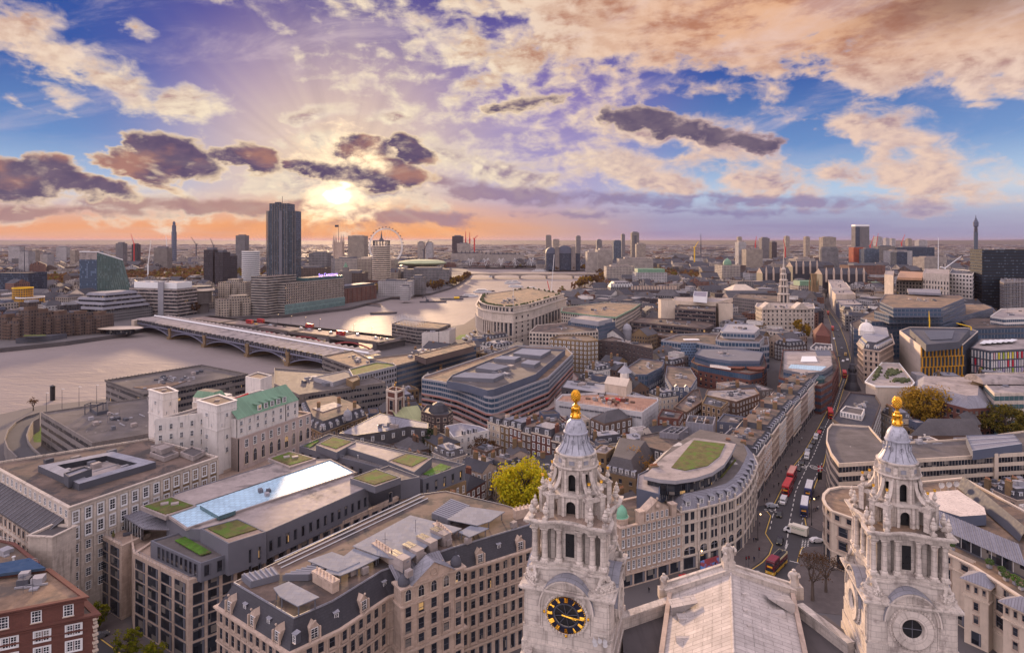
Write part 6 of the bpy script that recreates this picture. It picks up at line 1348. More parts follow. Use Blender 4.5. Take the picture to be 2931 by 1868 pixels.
 simple('red_mansard_house','red brick house with steep red mansard beside the zinc enclosures','house','H',[(1150,1330),(1330,1350),(1370,1290),(1190,1260)],13,'red','felt',3.4,3.4,'sash',.3,.5,cl=5,seed=9)
 simple('gabled_stone_house','pale stone house with gothic gabled centre and slate wings','house','H',[(1530,1215),(1700,1255),(1760,1200),(1570,1140)],14,'tanb','slate2',3.4,2.8,'stone',.4,.6,cl=3)
 simple('skylit_terrace','long brown roofed terrace with flat skylights behind the wrapped site','terrace','H',[(1290,1245),(1400,1290),(1540,1195),(1510,1090),(1450,1100)],12,'brown','felt',3.4,3.,'sash',.35,.5,cl=16,seed=12,big=3.)
 simple('flat_roof_house','slate fronted house with flat roof and pink chimney near the street terrace','house','H',[(1660,1370),(1985,1400),(2030,1350),(1720,1300)],14,'navy','felt2',3.4,4.4,'sash',.3,.5,cl=7)
 simple('ribbed_roof_block','block with broad ribbed grey roof next to the street terrace','building','H',[(1945,1280),(2080,1330),(2290,1210),(2150,1165)],14,'navy','zinc',3.4,3.4,'sash',.35,.5,cl=4)
 simple('skylight_block','pale flat roofed block with ventilator cowls along its edge','building','H',[(1560,1140),(1830,1200),(2030,1130),(1990,1080),(1580,1095)],13,'brown','light',3.4,3.4,'sash',.35,.5,cl=22,seed=14,big=2.2)
 simple('bronze_slab','long dark bronze gridded office slab',OB,'H',[(910,510),(1180,535),(1560,570),(1640,540),(1580,500),(1000,475)],22,'bronze','felt',3.4,3.,cl=10,rib=('glass',1.5,'bronze'),hf=.6)
 t,p=simple('bronze_office','dark bronze gridded office between beige lift shafts under repair',OB,'H',[(1300,400),(1650,420),(1655,375),(1330,360)],33,'bronze','felt',3.4,3.,cl=8,rib=('glass',1.6,'bronze'),hf=.6)
 for x0,y0,z in((1228,300,40),(1670,320,36),(1720,330,36)):c=P('H',x0,y0+20,z);block(t,[c+Vector(d)for d in((-7,-6),(7,-6),(7,6),(-7,6))],0,z,'cream','felt',.5,.4,'lift_shaft','shaft_roof')
 upper(t,'H',[(1280,330),(1650,345),(1800,310),(1300,300)],33,37,'cream','light','open_frame');upper(t,'H',[(1458,290),(1575,300),(1580,255),(1465,250)],37,43,'frame','bpaint','sheeted_box')
 simple('grid_window_office','white gridded office with set-back roof storeys behind the tan brick office',OB,'H',[(45,600),(330,610),(640,590),(600,535),(440,510),(110,540)],24,'stone','felt',3.2,2.8,'dark',.6,.6,cl=6)
 t,p=simple('ribbed_roof_office','grey office with pale ribbed roof panel beside the colonnaded block',OB,'H',[(380,505),(640,540),(785,510),(730,470),(480,460)],27,'navy','light',3.4,3.,cl=4,rib=('bglass',2.,'lgrey'))
 upper(t,'H',[(400,480),(640,510),(760,485),(500,455)],26,30,'lgrey','light','plant_room')
 t,p=simple('green_edged_office','long stone office with brown roof and pale green copper edges',OB,'H',[(320,425),(560,455),(790,475),(940,400),(1000,360),(700,345),(330,390)],28,'stone','grav',3.4,3.,'dark',.5,.5,cl=12);ring(t,p,28.2,.6,1.2,M['copper'],'copper_edge')
 simple('low_brick_block','low dark brick block with square windows in front of the bronze slab','building','H',[(935,600),(1110,625),(1330,650),(1320,610),(1120,600),(960,570)],16,'brown','felt',3.6,5.,'dark',.5,.4,cl=5)
 t,p=B('gothic_school','grey gothic school with white gables and dark slate roof','school','H',[(665,650),(860,665),(860,620),(690,605)],14,wall='white',roof='slate',par=.1);pitched(t,p,14,7,'slate',gable='white');facs(t,p,1,13,4,4,.4,.6,'arch')
 c=P('H',888,640,12);b=MB();b.lathe([(4,0),(4,18),(4.4,18.2),(4,20),(2.6,22.5),(.3,23.6),(0,25)],(*c,0),12);b.build('domed_stair',M['lgrey'],t)
 simple('grey_long_office','long grey concrete office with rows of small square windows',OB,'H',[(1800,300),(2212,345),(2212,290),(1960,275),(1830,275)],30,'conc','felt',3.4,3.,'dark',.5,.45,cl=6)
f1()
def spire_church():
 c=P('H',2256,570,0);c=Vector((c.x,c.y+6));k=c.y/FN*.33223;zt=lambda y:HC-((750+y*.33223)-HY)/FN*c.y
 t=thing('church_steeple','tall white church steeple of five diminishing open stages with a needle point','church',(c.x,c.y,0));FOOT.append([c+Vector(d)for d in((-9,-8),(9,-8),(9,8),(-9,8))])
 w=45*k;z1=zt(355);b=MB();b.box((*c,0),(2*w,2*w,z1));b.box((*c,z1),(2*w+1.2,2*w+1.2,.8));b.box((*c,zt(480)),(2*w+.6,2*w+.6,.6));b.build('tower',M['stone'],t)
 fac(t,c+Vector((-w,-w)),c+Vector((w,-w)),zt(465),zt(405),1,1,.34,.9,'arch')
 ys=[355,270,205,150,100,55];ws=[40,33,27,21,15,9]
 for i in range(5):
  z0,z1=zt(ys[i])+.8,zt(ys[i+1]);r=ws[i]*k;b=MB();b.lathe([(r*.62,0),(r*.62,z1-z0)],(*c,z0),8,1,1,1,PI/8)
  for q in range(8):
   a=PI/8+q*PI/4;b.bar((c.x+r*cos(a),c.y+r*sin(a),z0),(c.x+r*cos(a),c.y+r*sin(a),z1-1.2),r*.20,5,r*.18)
  b.lathe([(r*1.1,z1-z0-1.6),(r*1.25,z1-z0-1.1),(r*1.25,z1-z0-.4),(r*.8,z1-z0+.8),(0,z1-z0+.8)],(*c,z0),8,0,1,1,PI/8);b.build('open_stage',[M['stone'],M['dgrey']],t)
 b=MB();b.lathe([(9*k,0),(5*k,zt(0)-zt(55)),(.15,zt(-80)-zt(55)),(0,zt(-85)-zt(55))],(*c,zt(55)),8);b.build('spire',M['stone'],t)
 b=MB();n=[c+Vector(d)for d in((-8,-26),(8,-26),(8,-7),(-8,-7))];b.prism(n,0,12);b.build('nave_wall',M['stone'],t);pitched(t,n,12,6,'slate2','nave_roof','stone',axis=True)
 t,p=simple('classical_block','white classical block with two pediments standing behind the tall steeple',OB,'H',[(1995,380),(2050,400),(2200,400),(2310,400),(2408,400),(2500,395),(2490,355),(2010,350)],30,'stone','light',4.,4.2,'dark',.34,.5,cl=6,cor=[(0,.7,.6),(7,.5,.5)])
 for x in(2120,2400):
  a,c2=P('H',x-65,402,30),P('H',x+45,402,30);m_=(a+c2)/2;b=MB();b.prism(ccw([a,c2,c2+Vector((0,10)),a+Vector((0,10))]),29,31);b.face([(*(a+Vector((0,-.2))),31),(*(c2+Vector((0,-.2))),31),(m_.x,m_.y-.2,36)]);b.face([(*a,31),(m_.x,m_.y,36),(m_.x,m_.y+10,36),(a.x,a.y+10,31)]);b.face([(m_.x,m_.y,36),(*c2,31),(c2.x,c2.y+10,31),(m_.x,m_.y+10,36)]);b.build('pediment',M['stone'],t)
spire_church()
M['copper_brown']=mat('copper_brown',(.42,.24,.14,1),.5,.15,.1,(3,60,.7,.15))
def iview():
 t,p=B('brick_corner_office','red brick office with curved glass corner and grey plant roof beside the street',OB,'I',[(250,1095),(420,1140),(560,1165),(640,1120),(690,1010),(650,905),(280,895)],16,wall='red',roof='felt',par=.5)
 bands(t,p,.5,15.6,3.4,.45,m='bglass',mull=1.8,mm='red');q=upper(t,'I',[(285,1040),(430,1070),(575,1055),(645,1010),(632,905),(290,905)],15.5,20.5,'grey','light');bands(t,q,16,19.6,3.4,.5,m='bglass',mull=1.8,mm='grey')
 surf(t,'I',[(320,1030),(560,1050),(600,1020),(340,1005)],20.2,'skyglass','solar_panel');surf(t,'I',[(410,985),(535,985),(520,945),(420,945)],20.4,'frame','rooflight');surf(t,'I',[(530,940),(640,940),(620,900),(515,900)],20.2,'navy','roof_louvre')
 c=P('I',500,1125,16);b=MB();b.lathe([(8,0),(8,17),(8.6,17.2),(8.6,18),(0,18.3)],(c.x,c.y+4,0),18);b.build('glass_corner',M['gglass'],t)
 a=P('I',545,1165,14);b=MB();
 for k in range(7):b.lathe([(4.6,0),(4.6,.9)],(a.x,a.y+3,2+k*2),14)
 b.build('brick_balcony',M['red'],t)
 c=P('I',790,1190,0);zt=lambda y:HC-((650+y*.39081)-HY)/FN*c.y;k=c.y/FN*.39081
 t=thing('lead_spire','slim black lead church spire with a needle tip beside the street','church spire',(c.x,c.y,0));z0=zt(1185)
 b=MB();b.box((*c,0),(84*k,84*k,z0));b.build('tower',M['dbrick'],t)
 b=MB();b.lathe([(58*k,0),(50*k,zt(1160)-z0),(34*k,zt(1130)-z0),(28*k,zt(1080)-z0),(30*k,zt(1075)-z0),(26*k,zt(1068)-z0),(20*k,zt(1010)-z0),(24*k,zt(1005)-z0),(15*k,zt(995)-z0),(10*k,zt(930)-z0),(4*k,zt(800)-z0),(.12,zt(640)-z0),(0,zt(640)-z0)],(*c,z0),8);b.build('spire',M['slate'],t)
 b=MB()
 for q in range(8):a=q*PI/4;b.ball((c.x+24*k*cos(a),c.y+24*k*sin(a),zt(1045)),7*k,6,4,0,2.2)
 b.build('belfry_opening',M['black'],t);FOOT.append([c+Vector(d)for d in((-5,-5),(5,-5),(5,5),(-5,5))])
 t,p=simple('dark_flat_house','flat black roofed house with white attic window beside the lead spire','house','I',[(640,1400),(700,1440),(930,1480),(1000,1290),(960,1225),(770,1205)],17,'dbrick','slate',3.4,3.2,'sash',.4,.5,cl=12,seed=4,big=2.6);q=upper(t,'I',[(700,1345),(860,1375),(880,1330),(740,1305)],16,19,'white','dconc');facs(t,q,16.4,18.8,1.4,2.4,.7,.7,'sash',mn=2)
 z=30
 pp=[(1135,755),(1290,868),(1602,856),(1712,760),(1640,735),(1210,728)]
 t,p=B('orange_fin_office','office block with orange framed glass front and blank pale side wall',OB,'I',pp,z,wall=mat('pale_panel',(.55,.45,.38,1),.7,.08,.1,(40.,4.2,.8,.12)),roof='dgrey',par=.6)
 a,b_=P('I',1290,868,z),P('I',1602,856,z);c_=P('I',1712,760,z);band(t,a,b_,1,z-.6,'bglass',0);band(t,b_,c_,1,z-.6,'bglass',2,'dgrey');e=(b_-a).normalized();nr=Vector((e.y,-e.x));L=(b_-a).length;fb=MB();rn=random.Random(1)
 for j in range(4):
  z0,z1=z-1-(j+1)*6.6,z-1-j*6.6
  if z0<0:continue
  fb.box((*((a+b_)/2+nr*.5),z0),(L,.7,.5),atan2(e.y,e.x))
  for i in range(12):u=a+e*(L*(i+.5*(j%2)*.5)/11.6);fb.box((*(u+nr*.6),z0),(.55,.8,6.6),atan2(e.y,e.x))
 fb.build('orange_frame',M['orange'],t);q=upper(t,'I',[(1210,745),(1330,858),(1570,838),(1650,745)],z-.5,z+4,'dgrey','dgrey','roof_storey')
 g=MB();
 for i in range(9):u,v=lerp(q[0],q[1],.2+i*.07),lerp(q[3],q[2],.2+i*.07);g.bar((*lerp(u,v,.2),z+4.1),(*lerp(u,v,.75),z+4.1),.6)
 g.build('roof_louvre',M['grey'],t)
 for n_,x,y,h,tip in(('upright',1355,735,13,0),('folded',1660,755,5,1)):
  c=P('I',x,y,z);o=thing('roof_crane','yellow %s maintenance crane on the roof of the orange framed office'%n_,'crane',(*c,z));b=MB();b.bar((*c,z),(*c,z+h*.5),.5)
  if tip:b.bar((*c,z+h*.5),(c.x-9,c.y+3,z+h),.35)
  else:b.bar((*c,z+h*.4),(c.x-.5,c.y,z+h),.6,4,.2)
  b.build('jib',M['yellow'],o)
 t,p=B('coloured_fin_office','office with multicoloured vertical fins under a pale folded roof',OB,'I',[(1660,880),(1800,905),(2070,890),(2070,815),(1730,815)],27,wall='dgrey',roof='light',par=.4);rn=random.Random(11)
 cs=[('yellow',(.62,.50,.04,1)),('lime',(.36,.42,.05,1)),('rose',(.55,.32,.32,1)),('scarlet',(.5,.03,.05,1)),('lilac',(.40,.33,.45,1)),('pale',(.55,.5,.48,1))]
 fm=[mat('fin_'+n_,c_)for n_,c_ in cs]
 for a,b_ in edges(p):
  if not faces_cam(a,b_):continue
  e=(b_-a).normalized();nr=Vector((e.y,-e.x));L=(b_-a).length;n=int(L/1.9);fb=MB();band(t,a,b_,1,26,'bglass',0)
  for j in range(5):
   fb.box((*((a+b_)/2+nr*.3),26-j*5.2),(L,.6,.5),atan2(e.y,e.x),6)
   for i in range(n):u=a+e*(L*(i+.5)/n)+nr*.3;fb.box((*u,26-(j+1)*5.2+.4),(.75,.5,4.4),atan2(e.y,e.x),rn.choice([0,1,2,3,4,4,5,5])if i%2 else 5)
  fb.build('coloured_fin',fm+[M['dgrey']],t)
 for i in range(6):surf(t,'I',[(1720+40*i,850-3*i),(1760+40*i,855-3*i),(1800+40*i,832-2*i),(1755+40*i,828-2*i)],28+.3*(i%2),'frame','folded_roof')
 t,p=B('roof_garden','low building with flowing white edged roof garden below the orange framed office','roof garden','I',[(888,1135),(960,1165),(1215,1170),(1240,1140),(1130,1000),(1010,995),(950,1060)],17,wall='cream',roof='light',par=.3);ring(t,p,17.5,.5,.9,M['frame'],'white_edge')
 rn=random.Random(9)
 for pp,m_ in(([(920,1130),(960,1150),(1010,1060),(1000,1010),(975,1020)],'moss'),([(1000,1090),(1040,1110),(1160,1080),(1170,1050),(1080,1030),(1030,1040)],'moss'),([(1060,1130),(1200,1140),(1220,1110),(1120,1105)],'moss')):
  q=pts('I',pp,17.1);h=MB()
  for i in range(60):w_=[rn.random()**2 for _ in q];s=sum(w_);c=sum((u*a for u,a in zip(q,w_)),Vector((0,0)))/s;h.ball((*c,17.2),rn.uniform(.5,1.2),5,3)
  h.build('roof_planting',MATS['roof_shrub']if 'roof_shrub' in MATS else M['moss'],t)
 t,p=B('domed_corner','ornate classical corner block with ribbed white dome and rows of round dormers','building','I',[(830,850),(870,890),(985,905),(1090,850),(1070,780),(900,760)],24,wall='warm',roof='slate',par=.3,cornice=[(0,.9,.6),(8,.6,.5),(16,.6,.5)])
 facs(t,p,1,23.4,3.2,3.7,.42,.6,'stone');q=mansard(t,p,24,5,2.6,'slate','lead')
 for a,b_ in edges(p):
  if faces_cam(a,b_):dorms(t,a,b_,24.2,max(2,int((b_-a).length/4)),1.9,2.6,-.6,wall='cream',kind='gable')
 c=P('I',920,830,24);b=MB();b.lathe([(k*.6,h*.62)for k,h in((8.6,0),(8.6,6),(9.2,6.2),(8.6,7),(8,10),(6,13.5),(3,15.6),(1.2,16),(1.1,18.5),(0,20))],(c.x,c.y+5,27),18);b.build('dome',M['white'],t,True)
 t,p=B('stepped_glass_office','very wide dark blue glass office stepping down in terraces towards the street',OB,'I',[(770,700),(800,742),(1030,755),(1190,752),(1460,745),(1850,625),(1820,590),(1480,580),(960,610)],24,wall='navy',roof='felt',par=.6);bands(t,p,1,23.4,3.6,.6,m='bglass',mull=3.,mm='lgrey')
 for pp,z0,z1 in(([(850,660),(930,690),(1450,690),(1820,590),(1750,560),(1000,575)],23.5,31),([(950,610),(1060,640),(1450,640),(1620,575),(1600,540),(1010,545)],30.5,38),([(990,545),(1090,590),(1440,590),(1610,520),(1580,495),(1030,490)],37.5,45)):
  q=upper(t,'I',pp,z0,z1,'navy','grav');bands(t,q,z0+.5,z1-.5,3.7,.62,m='bglass',mull=3.,mm='lgrey')
 surf(t,'I',[(1200,490),(1440,500),(1430,468),(1190,465)],46,'zinc','plant_roof',2);clutter(t,q,44.5,8,3,big=6.)
 simple('dark_atrium_office','low dark office of black glass and truss behind the orange framed office',OB,'I',[(1590,690),(1660,740),(2070,730),(2070,660),(1620,662)],27,'dgrey','felt',4,3.,cl=6,rib=('bglass',3.,'lgrey'),hf=.7)
 simple('white_roof_complex','pale office with curved white rooftop storeys at the right edge',OB,'I',[(1800,650),(1900,665),(2070,660),(2070,590),(1880,595)],33,'white','light',4.,3.,cl=6,rib=('bglass',2.,'white'))
 t,p=simple('glazed_roof_school','red brick block with purple glazed roof slopes behind the golden tree','building','I',[(1230,1215),(1490,1290),(1640,1330),(1800,1320),(1800,1190),(1690,1150),(1240,1135)],15,'red','zinc',3.6,3.2,'dark',.5,.55,cl=4)
 q=mansard(t,p,15,5,5,'zinc','light');c=P('I',1735,1150,20);b=MB();b.lathe([(6,0),(4,4),(0,4)],(*c,20),4);b.build('roof_lantern',M['tanb'],t)
 t,p=simple('barrel_vault_office','pale stone office with rounded vault roof and planted balconies at the right edge',OB,'I',[(1745,1130),(1830,1215),(2080,1210),(2080,1060),(1760,1065)],22,'stone','light',4.,3.,cl=3,rib=('gglass',2.5,'lgrey'));
 b=MB();a,c=P('I',1750,1150,22),P('I',2080,1150,22);n=10;R_=7
 for i in range(n):t0,t1=PI*i/n,PI*(i+1)/n;b.face([(a.x,a.y+R_-R_*cos(t0),22+R_*.55*sin(t0)),(c.x,c.y+R_-R_*cos(t0),22+R_*.55*sin(t0)),(c.x,c.y+R_-R_*cos(t1),22+R_*.55*sin(t1)),(a.x,a.y+R_-R_*cos(t1),22+R_*.55*sin(t1))])
 b.face([(a.x,a.y+R_-R_*cos(PI*i/n),22+R_*.55*sin(PI*i/n))for i in range(n+1)][::-1]);b.build('vault_roof',M['light'],t,True)
 t,p=simple('gabled_slate_house','brown gabled house with mossy slate roof below the glazed roof block','house','I',[(1500,1430),(1640,1465),(1730,1440),(1590,1370)],9,'brown','slate2',3.4,3.,'sash',.4,.5,cl=0);pitched(t,p,9,5,'slate2',gable='brown')
 t,p=simple('long_slate_hall','long dark slate pitched roof behind the ribbon window office','hall','I',[(1210,1525),(1740,1525),(1700,1475),(1400,1470)],12,'brown','slate2',3.4,3.,None,cl=0);pitched(t,p,12,6,'slate2',gable='brown',hip=.1)
 t,p=simple('red_gable_house','tall red brick gabled house at the bend of the street','house','I',[(500,760),(520,790),(625,800),(632,770),(600,745),(520,740)],20,'red','red',3.6,4.,None,cl=0);pitched(t,[p[i]for i in(0,1,2,3)],20,9,'red',gable='red',hip=.35)
 t,p=simple('white_dormer_house','white house with curly dormers beside the red gabled house','house','I',[(480,880),(520,905),(645,905),(640,855),(520,845)],15,'white','slate',3.4,3.2,'sash',.4,.6,cl=3);dorms(t,P('I',520,905,15),P('I',645,905,15),15,4,2,2.4,-.4,wall='white',kind='gable')
 t,p=simple('grand_stone_block','grand pale stone block with copper brown barrel roof and blank attic box',OB,'I',[(1110,390),(1300,400),(1340,370),(1330,335),(1130,335)],46,'stone','felt',4.4,4.,'dark',.5,.6,cl=0);surf(t,'I',[(1120,385),(1300,390),(1330,345),(1140,335)],49,'copper_brown','barrel_roof',3)
 upper(t,'I',[(1305,335),(1500,345),(1500,310),(1320,305)],0,58,'stone','light','attic_box');upper(t,'I',[(1025,345),(1090,352),(1095,320),(1035,318)],0,55,'stone','light','corner_tower')
 q=pts('I',[(1305,335),(1500,345)],58);fac(t,q[0],q[1],20,50,9,5,.4,.6,'bay')
 simple('white_framed_office','white framed office with large dark openings beside the grand stone block',OB,'I',[(1500,335),(1670,345),(1690,320),(1520,305)],56,'white','dgrey',5,5.,'bay',.5,.5,cl=4)
 d=800;a,c=PD('I',1740,165,d),PD('I',2100,165,d);q=[Vector((a.x,d)),Vector((c.x,d)),Vector((c.x+10,d+40)),Vector((a.x+14,d+40))]
 t,p=bld('black_glass_office','tall black glass office block at the right edge',OB,q,a.z,wmat('black_front',(.012,.015,.022,1),(.03,.042,.062,1),cw=2.6,ch=3.9,wf=.8,hf=.4),'dgrey',.6);clutter(t,p,a.z-.6,6,3,big=6.)
 t,p=simple('scaffold_frame','half built concrete frame hung with scaffolding in front of the black glass block','building site','I',[(1870,400),(1900,410),(2080,400),(2080,330),(1890,340)],50,'conc','dconc',4,4,'bay',.7,.7,cl=20);b=MB()
 for a,c in edges(p):
  if faces_cam(a,c):
   for z in range(3,52,4):b.bar((*a,z),(*c,z),.25)
   for i in range(9):q=lerp(a,c,i/8)+Vector((0,-1.2));b.bar((*q,0),(*q,54),.2)
 b.build('scaffolding',M['lgrey'],t);c=P('I',1950,400,30);b=MB();b.bar((c.x,c.y-4,0),(c.x,c.y-4,46),.8);b.build('hoist',M['rpaint'],t)
 rb=pts('I',[(612,480),(622,540),(640,600),(668,640),(705,690)],0);n=['tall cream building with blank upper wall where the street bends out of sight','white stone building with stepped top at the street bend','pale office with balcony lines above the street bend','dark glazed building low on the right of the street']
 for i in range(4):
  a,b_=rb[i],rb[i+1];d=Vector((30,6));z=(26,30,27,20)[i]
  t,p=bld('street_building',n[i],'building',[a,b_,b_+d,a+d],z,('cream','white','stone','navy')[i],'light',.6);clutter(t,p,z-.6,6,i)
  fac(t,b_,a,4,z-1,6,6,.5,.5,'dark');fac(t,b_+d,b_,4,z-1,5,6,.4,.5,'dark')
iview()
# -- bridges, river craft and the far bank
def rail_bridge():
 A0,A1=Vector((-420,691)),Vector((-120,455));e=(A1-A0).normalized();n=Vector((-e.y,e.x));
 if n.y<0:n=-n
 W=30.;L=(A1-A0).length
 t=thing('railway_bridge','railway bridge of blue iron arches under a long roof of pale slanting panels','bridge',(*((A0+A1)/2),0))
 ps=[0]+[(P('F',x,y,WZ)-A0).dot(e)for x,y in((1287,325),(1563,383),(1900,455),(2205,525))]+[L-8]
 deck=MB();q=[A0,A1,A1+n*W,A0+n*W];deck.prism(ccw(q),5.2,6.4,0,0,True,True);deck.build('deck',M['bpaint'],t)
 for k,s in enumerate(ps[1:-1]):
  b=MB();c=A0+e*s;b.prism(ccw([c-e*2.2-n*1.2,c+e*2.2-n*1.2,c+e*2.2+n*(W+1),c-e*2.2+n*(W+1)]),WZ-2,5.2);b.prism(ccw([c-e*3-n*2.4,c+e*3-n*2.4,c+e*3+n*(W+1),c-e*3+n*(W+1)]),WZ-2,-1.2);b.prism(ccw([c-e*2.6-n*1.6,c+e*2.6-n*1.6,c+e*2.6-n*.2,c-e*2.6-n*.2]),4.6,7.2);b.build('pier',M['tanb'],t)
 for s0,s1 in zip(ps,ps[1:]):
  a,b_=s0+2.2,s1-2.2;w=b_-a
  if w<6:continue
  for side in(0,W):
   m=MB();N=22;o=n*side
   ar=lambda u:-1.8+6.2*sin(PI*u)**.8
   for i in range(N):
    u0,u1=i/N,(i+1)/N;p0,p1=A0+e*(a+w*u0)+o,A0+e*(a+w*u1)+o;z0,z1=ar(u0),ar(u1)
    m.bar((*p0,z0),(*p1,z1),.5,4);m.bar((*p0,z0),(*p0,5.4),.14);m.bar((*p0,5.2 if i%2 else z0),(*p1,z1 if i%2 else 5.2),.09)
    if z0<2.5:zm=(z0+5.2)/2;m.bar((*p0,zm),(*p1,(z1+5.2)/2),.12)
   m.build('arch',M['bpaint'],t)
  v=MB();N=14
  for i in range(N):
   u0,u1=i/N,(i+1)/N;p0,p1=A0+e*(a+w*u0),A0+e*(a+w*u1);z0,z1=ar(u0)+.6,ar(u1)+.6;v.face([(*(p0+n),z0),(*(p1+n),z1),(*(p1+n*W),z1),(*(p0+n*W),z0)])
  v.build('vault',M['dgrey'],t)
 band(t,A0-n*.0,A1,6.6,9.6,'glass',4,'bpaint','platform_screen',mw=.3);ra=MB();ra.prism(ccw([A0-n*.5,A1-n*.5,A1,A0]),5.6,6.6,0,0,True,True);ra.build('parapet',M['bpaint'],t)
 N=46;rn=random.Random(4)
 for i in range(N):
  b=MB();c=A0+e*(L*(i+.5)/N);w=L/N*.29;tl=.7
  for s0,s1 in((-2.2,W*.58),(W*.62,W+3)):
   q=[c-e*w+n*s0,c+e*w+n*(s0-1.6),c+e*w+n*(s1-1.6),c-e*w+n*s1]
   for dz,fl in((0,1),(-.25,-1)):b.face([(*q[0],10.6+tl+dz),(*q[1],10.6+dz),(*q[2],11.4+dz),(*q[3],11.4+tl+dz)][::fl])
   b.face([(*q[0],10.35+tl),(*q[1],10.35),(*q[1],10.6),(*q[0],10.6+tl)])
  b.build('roof_panel',M['light'],t)
 b=MB();c0,c1=A0+n*W*.6,A1+n*W*.6;b.bar((*c0,12.4),(*c1,12.4),.9,4);b.build('roof_spine',M['frame'],t)
 un=MB();un.cap(ccw([A0,A1,A1+n*W,A0+n*W]),9.7);un.build('roof_underside',M['dgrey'],t)
 c=A0-e*8;b=MB();b.prism(ccw([c-n*3,A0-n*3,A0+n*14,c+n*14]),0,9);b.build('river_entrance',M['cream'],t)
 FOOT.append(ccw([A0-n*4,A1-n*4,A1+n*(W+4),A0+n*(W+4)]))
 p0,p1=pts('F',[(840,248),(1000,232)],5);c=(p0+p1)/2;o=thing('cafe_pavilion','round flat roofed pavilion on the far bank beside the railway bridge','pavilion',(*c,0));b=MB();b.lathe([(13,5),(15,5.4),(14,6),(0,6.6)],(*c,0),20,0,1.6,.8);b.build('canopy',M['cream'],o);b=MB();b.lathe([(10,0),(10,5)],(*c,0),16,0,1.5,.8);b.build('glazing',M['glass'],o)
rail_bridge()
ROADB=(P('X',560,908,7),P('X',1125,975,7))
def road_bridge():
 A0,A1=ROADB;e=(A1-A0).normalized();n=Vector((-e.y,e.x));n=n if n.y>0 else-n;W=17.;L=(A1-A0).length
 t=thing('road_bridge','road bridge with red iron arches carrying buses just beyond the railway bridge','bridge',(*((A0+A1)/2),0))
 b=MB();b.prism(ccw([A0-n*W,A1-n*W,A1+n*W,A0+n*W]),5.6,6.9,0,1,True,True);b.build('deck',[M['conc'],mat('bridge_road',(.21,.155,.135,1),.85,.15,.06)],t)
 b=MB()
 for s in(-1,1):
  for k in(0,.3):q=n*s*(W*.62);b.prism(ccw([A0+q,A1+q,A1+n*s*W,A0+n*s*W]),6.9,7.05)
  b.prism(ccw([A0+n*s*W,A1+n*s*W,A1+n*s*(W+.5),A0+n*s*(W+.5)]),5.5,8.0)
 b.build('footway',M['paveg'],t);b=MB()
 for k in range(30):c=A0+e*(L*(k+.25)/30);d=e*3;b.face([(*(c-n*.15),6.92),(*(c+d-n*.15),6.92),(*(c+d+n*.15),6.92),(*(c+n*.15),6.92)])
 b.build('lane_line',M['mark'],t)
 mr=mat('red_ironwork',(.30,.06,.06,1),.6,.2,.2)
 for k in range(5):
  s0,s1=L*(.02+k*.193),L*(.02+(k+1)*.193);b=MB();N=14
  for i in range(N):
   u0,u1=i/N,(i+1)/N
   for sd in(-W,W):b.bar((*(A0+e*(s0+(s1-s0)*u0)+n*sd),WZ+3+5.5*sin(PI*u0)),(*(A0+e*(s0+(s1-s0)*u1)+n*sd),WZ+3+5.5*sin(PI*u1)),.7)
  b.build('arch',mr,t);b=MB();c=A0+e*s1;b.prism(ccw([c-e*2.5-n*(W+1.5),c+e*2.5-n*(W+1.5),c+e*2.5+n*(W+1.5),c-e*2.5+n*(W+1.5)]),WZ-2,7.6);b.build('pier',M['dconc'],t)
 FOOT.append(ccw([A0-n*W,A1-n*W,A1+n*W,A0+n*W]))
road_bridge()
def far_bridges():
 Y=1655;t=thing('stone_arch_bridge','long pale bridge of five flat arches crossing the river below the wheel','bridge',(50,Y,0));x0,x1=-122,236;b=MB()
 for y in(Y,Y+22):
  for k in range(5):
   a,c=x0+(x1-x0)*k/5,x0+(x1-x0)*(k+1)/5
   for i in range(16):u0,u1=i/16,(i+1)/16;z=lambda u:2.2+4.6*sin(PI*u)**.6;b.face([(a+(c-a)*u0,y,z(u0)),(a+(c-a)*u1,y,z(u1)),(a+(c-a)*u1,y,8.6),(a+(c-a)*u0,y,8.6)])
 for k in range(5):
  a,c=x0+(x1-x0)*k/5,x0+(x1-x0)*(k+1)/5
  for i in range(16):u0,u1=i/16,(i+1)/16;z=lambda u:2.2+4.6*sin(PI*u)**.6;b.face([(a+(c-a)*u0,Y,z(u0)),(a+(c-a)*u0,Y+22,z(u0)),(a+(c-a)*u1,Y+22,z(u1)),(a+(c-a)*u1,Y,z(u1))])
 b.prism([Vector(q)for q in((x0-40,Y-1),(x1+60,Y-1),(x1+60,Y+23),(x0-40,Y+23))],8.6,9.8);b.build('span',mat('bridge_stone',(.26,.215,.19,1)),t)
 for k in range(1,5):b=MB();c=x0+(x1-x0)*k/5;b.box((c,Y+11,WZ-2),(5,26,8.5));b.build('pier',M['conc'],t)
 rn=random.Random(6)
 t=thing('footbridge','railway and foot bridge hung from rows of white slanting masts near the wheel','bridge',(60,2230,0));b=MB();b.box((60,2230,8),(520,26,3));b.build('deck',M['dconc'],t)
 for i in range(6):b=MB();b.lathe([(5,-6),(5,8)],(-90+i*60,2230,0),10);b.build('pier',M['dconc'],t)
 for i in range(8):
  for y,dx in((2208,-6),(2252,8)):
   x=-150+i*55;b=MB();b.bar((x,y,8),(x+dx,y,36),.9,5,.4)
   for k in range(-3,4):b.bar((x+dx,y,35),(x+k*8,y,9.5),.22,3)
   b.build('mast',M['frame'],t)
far_bridges()
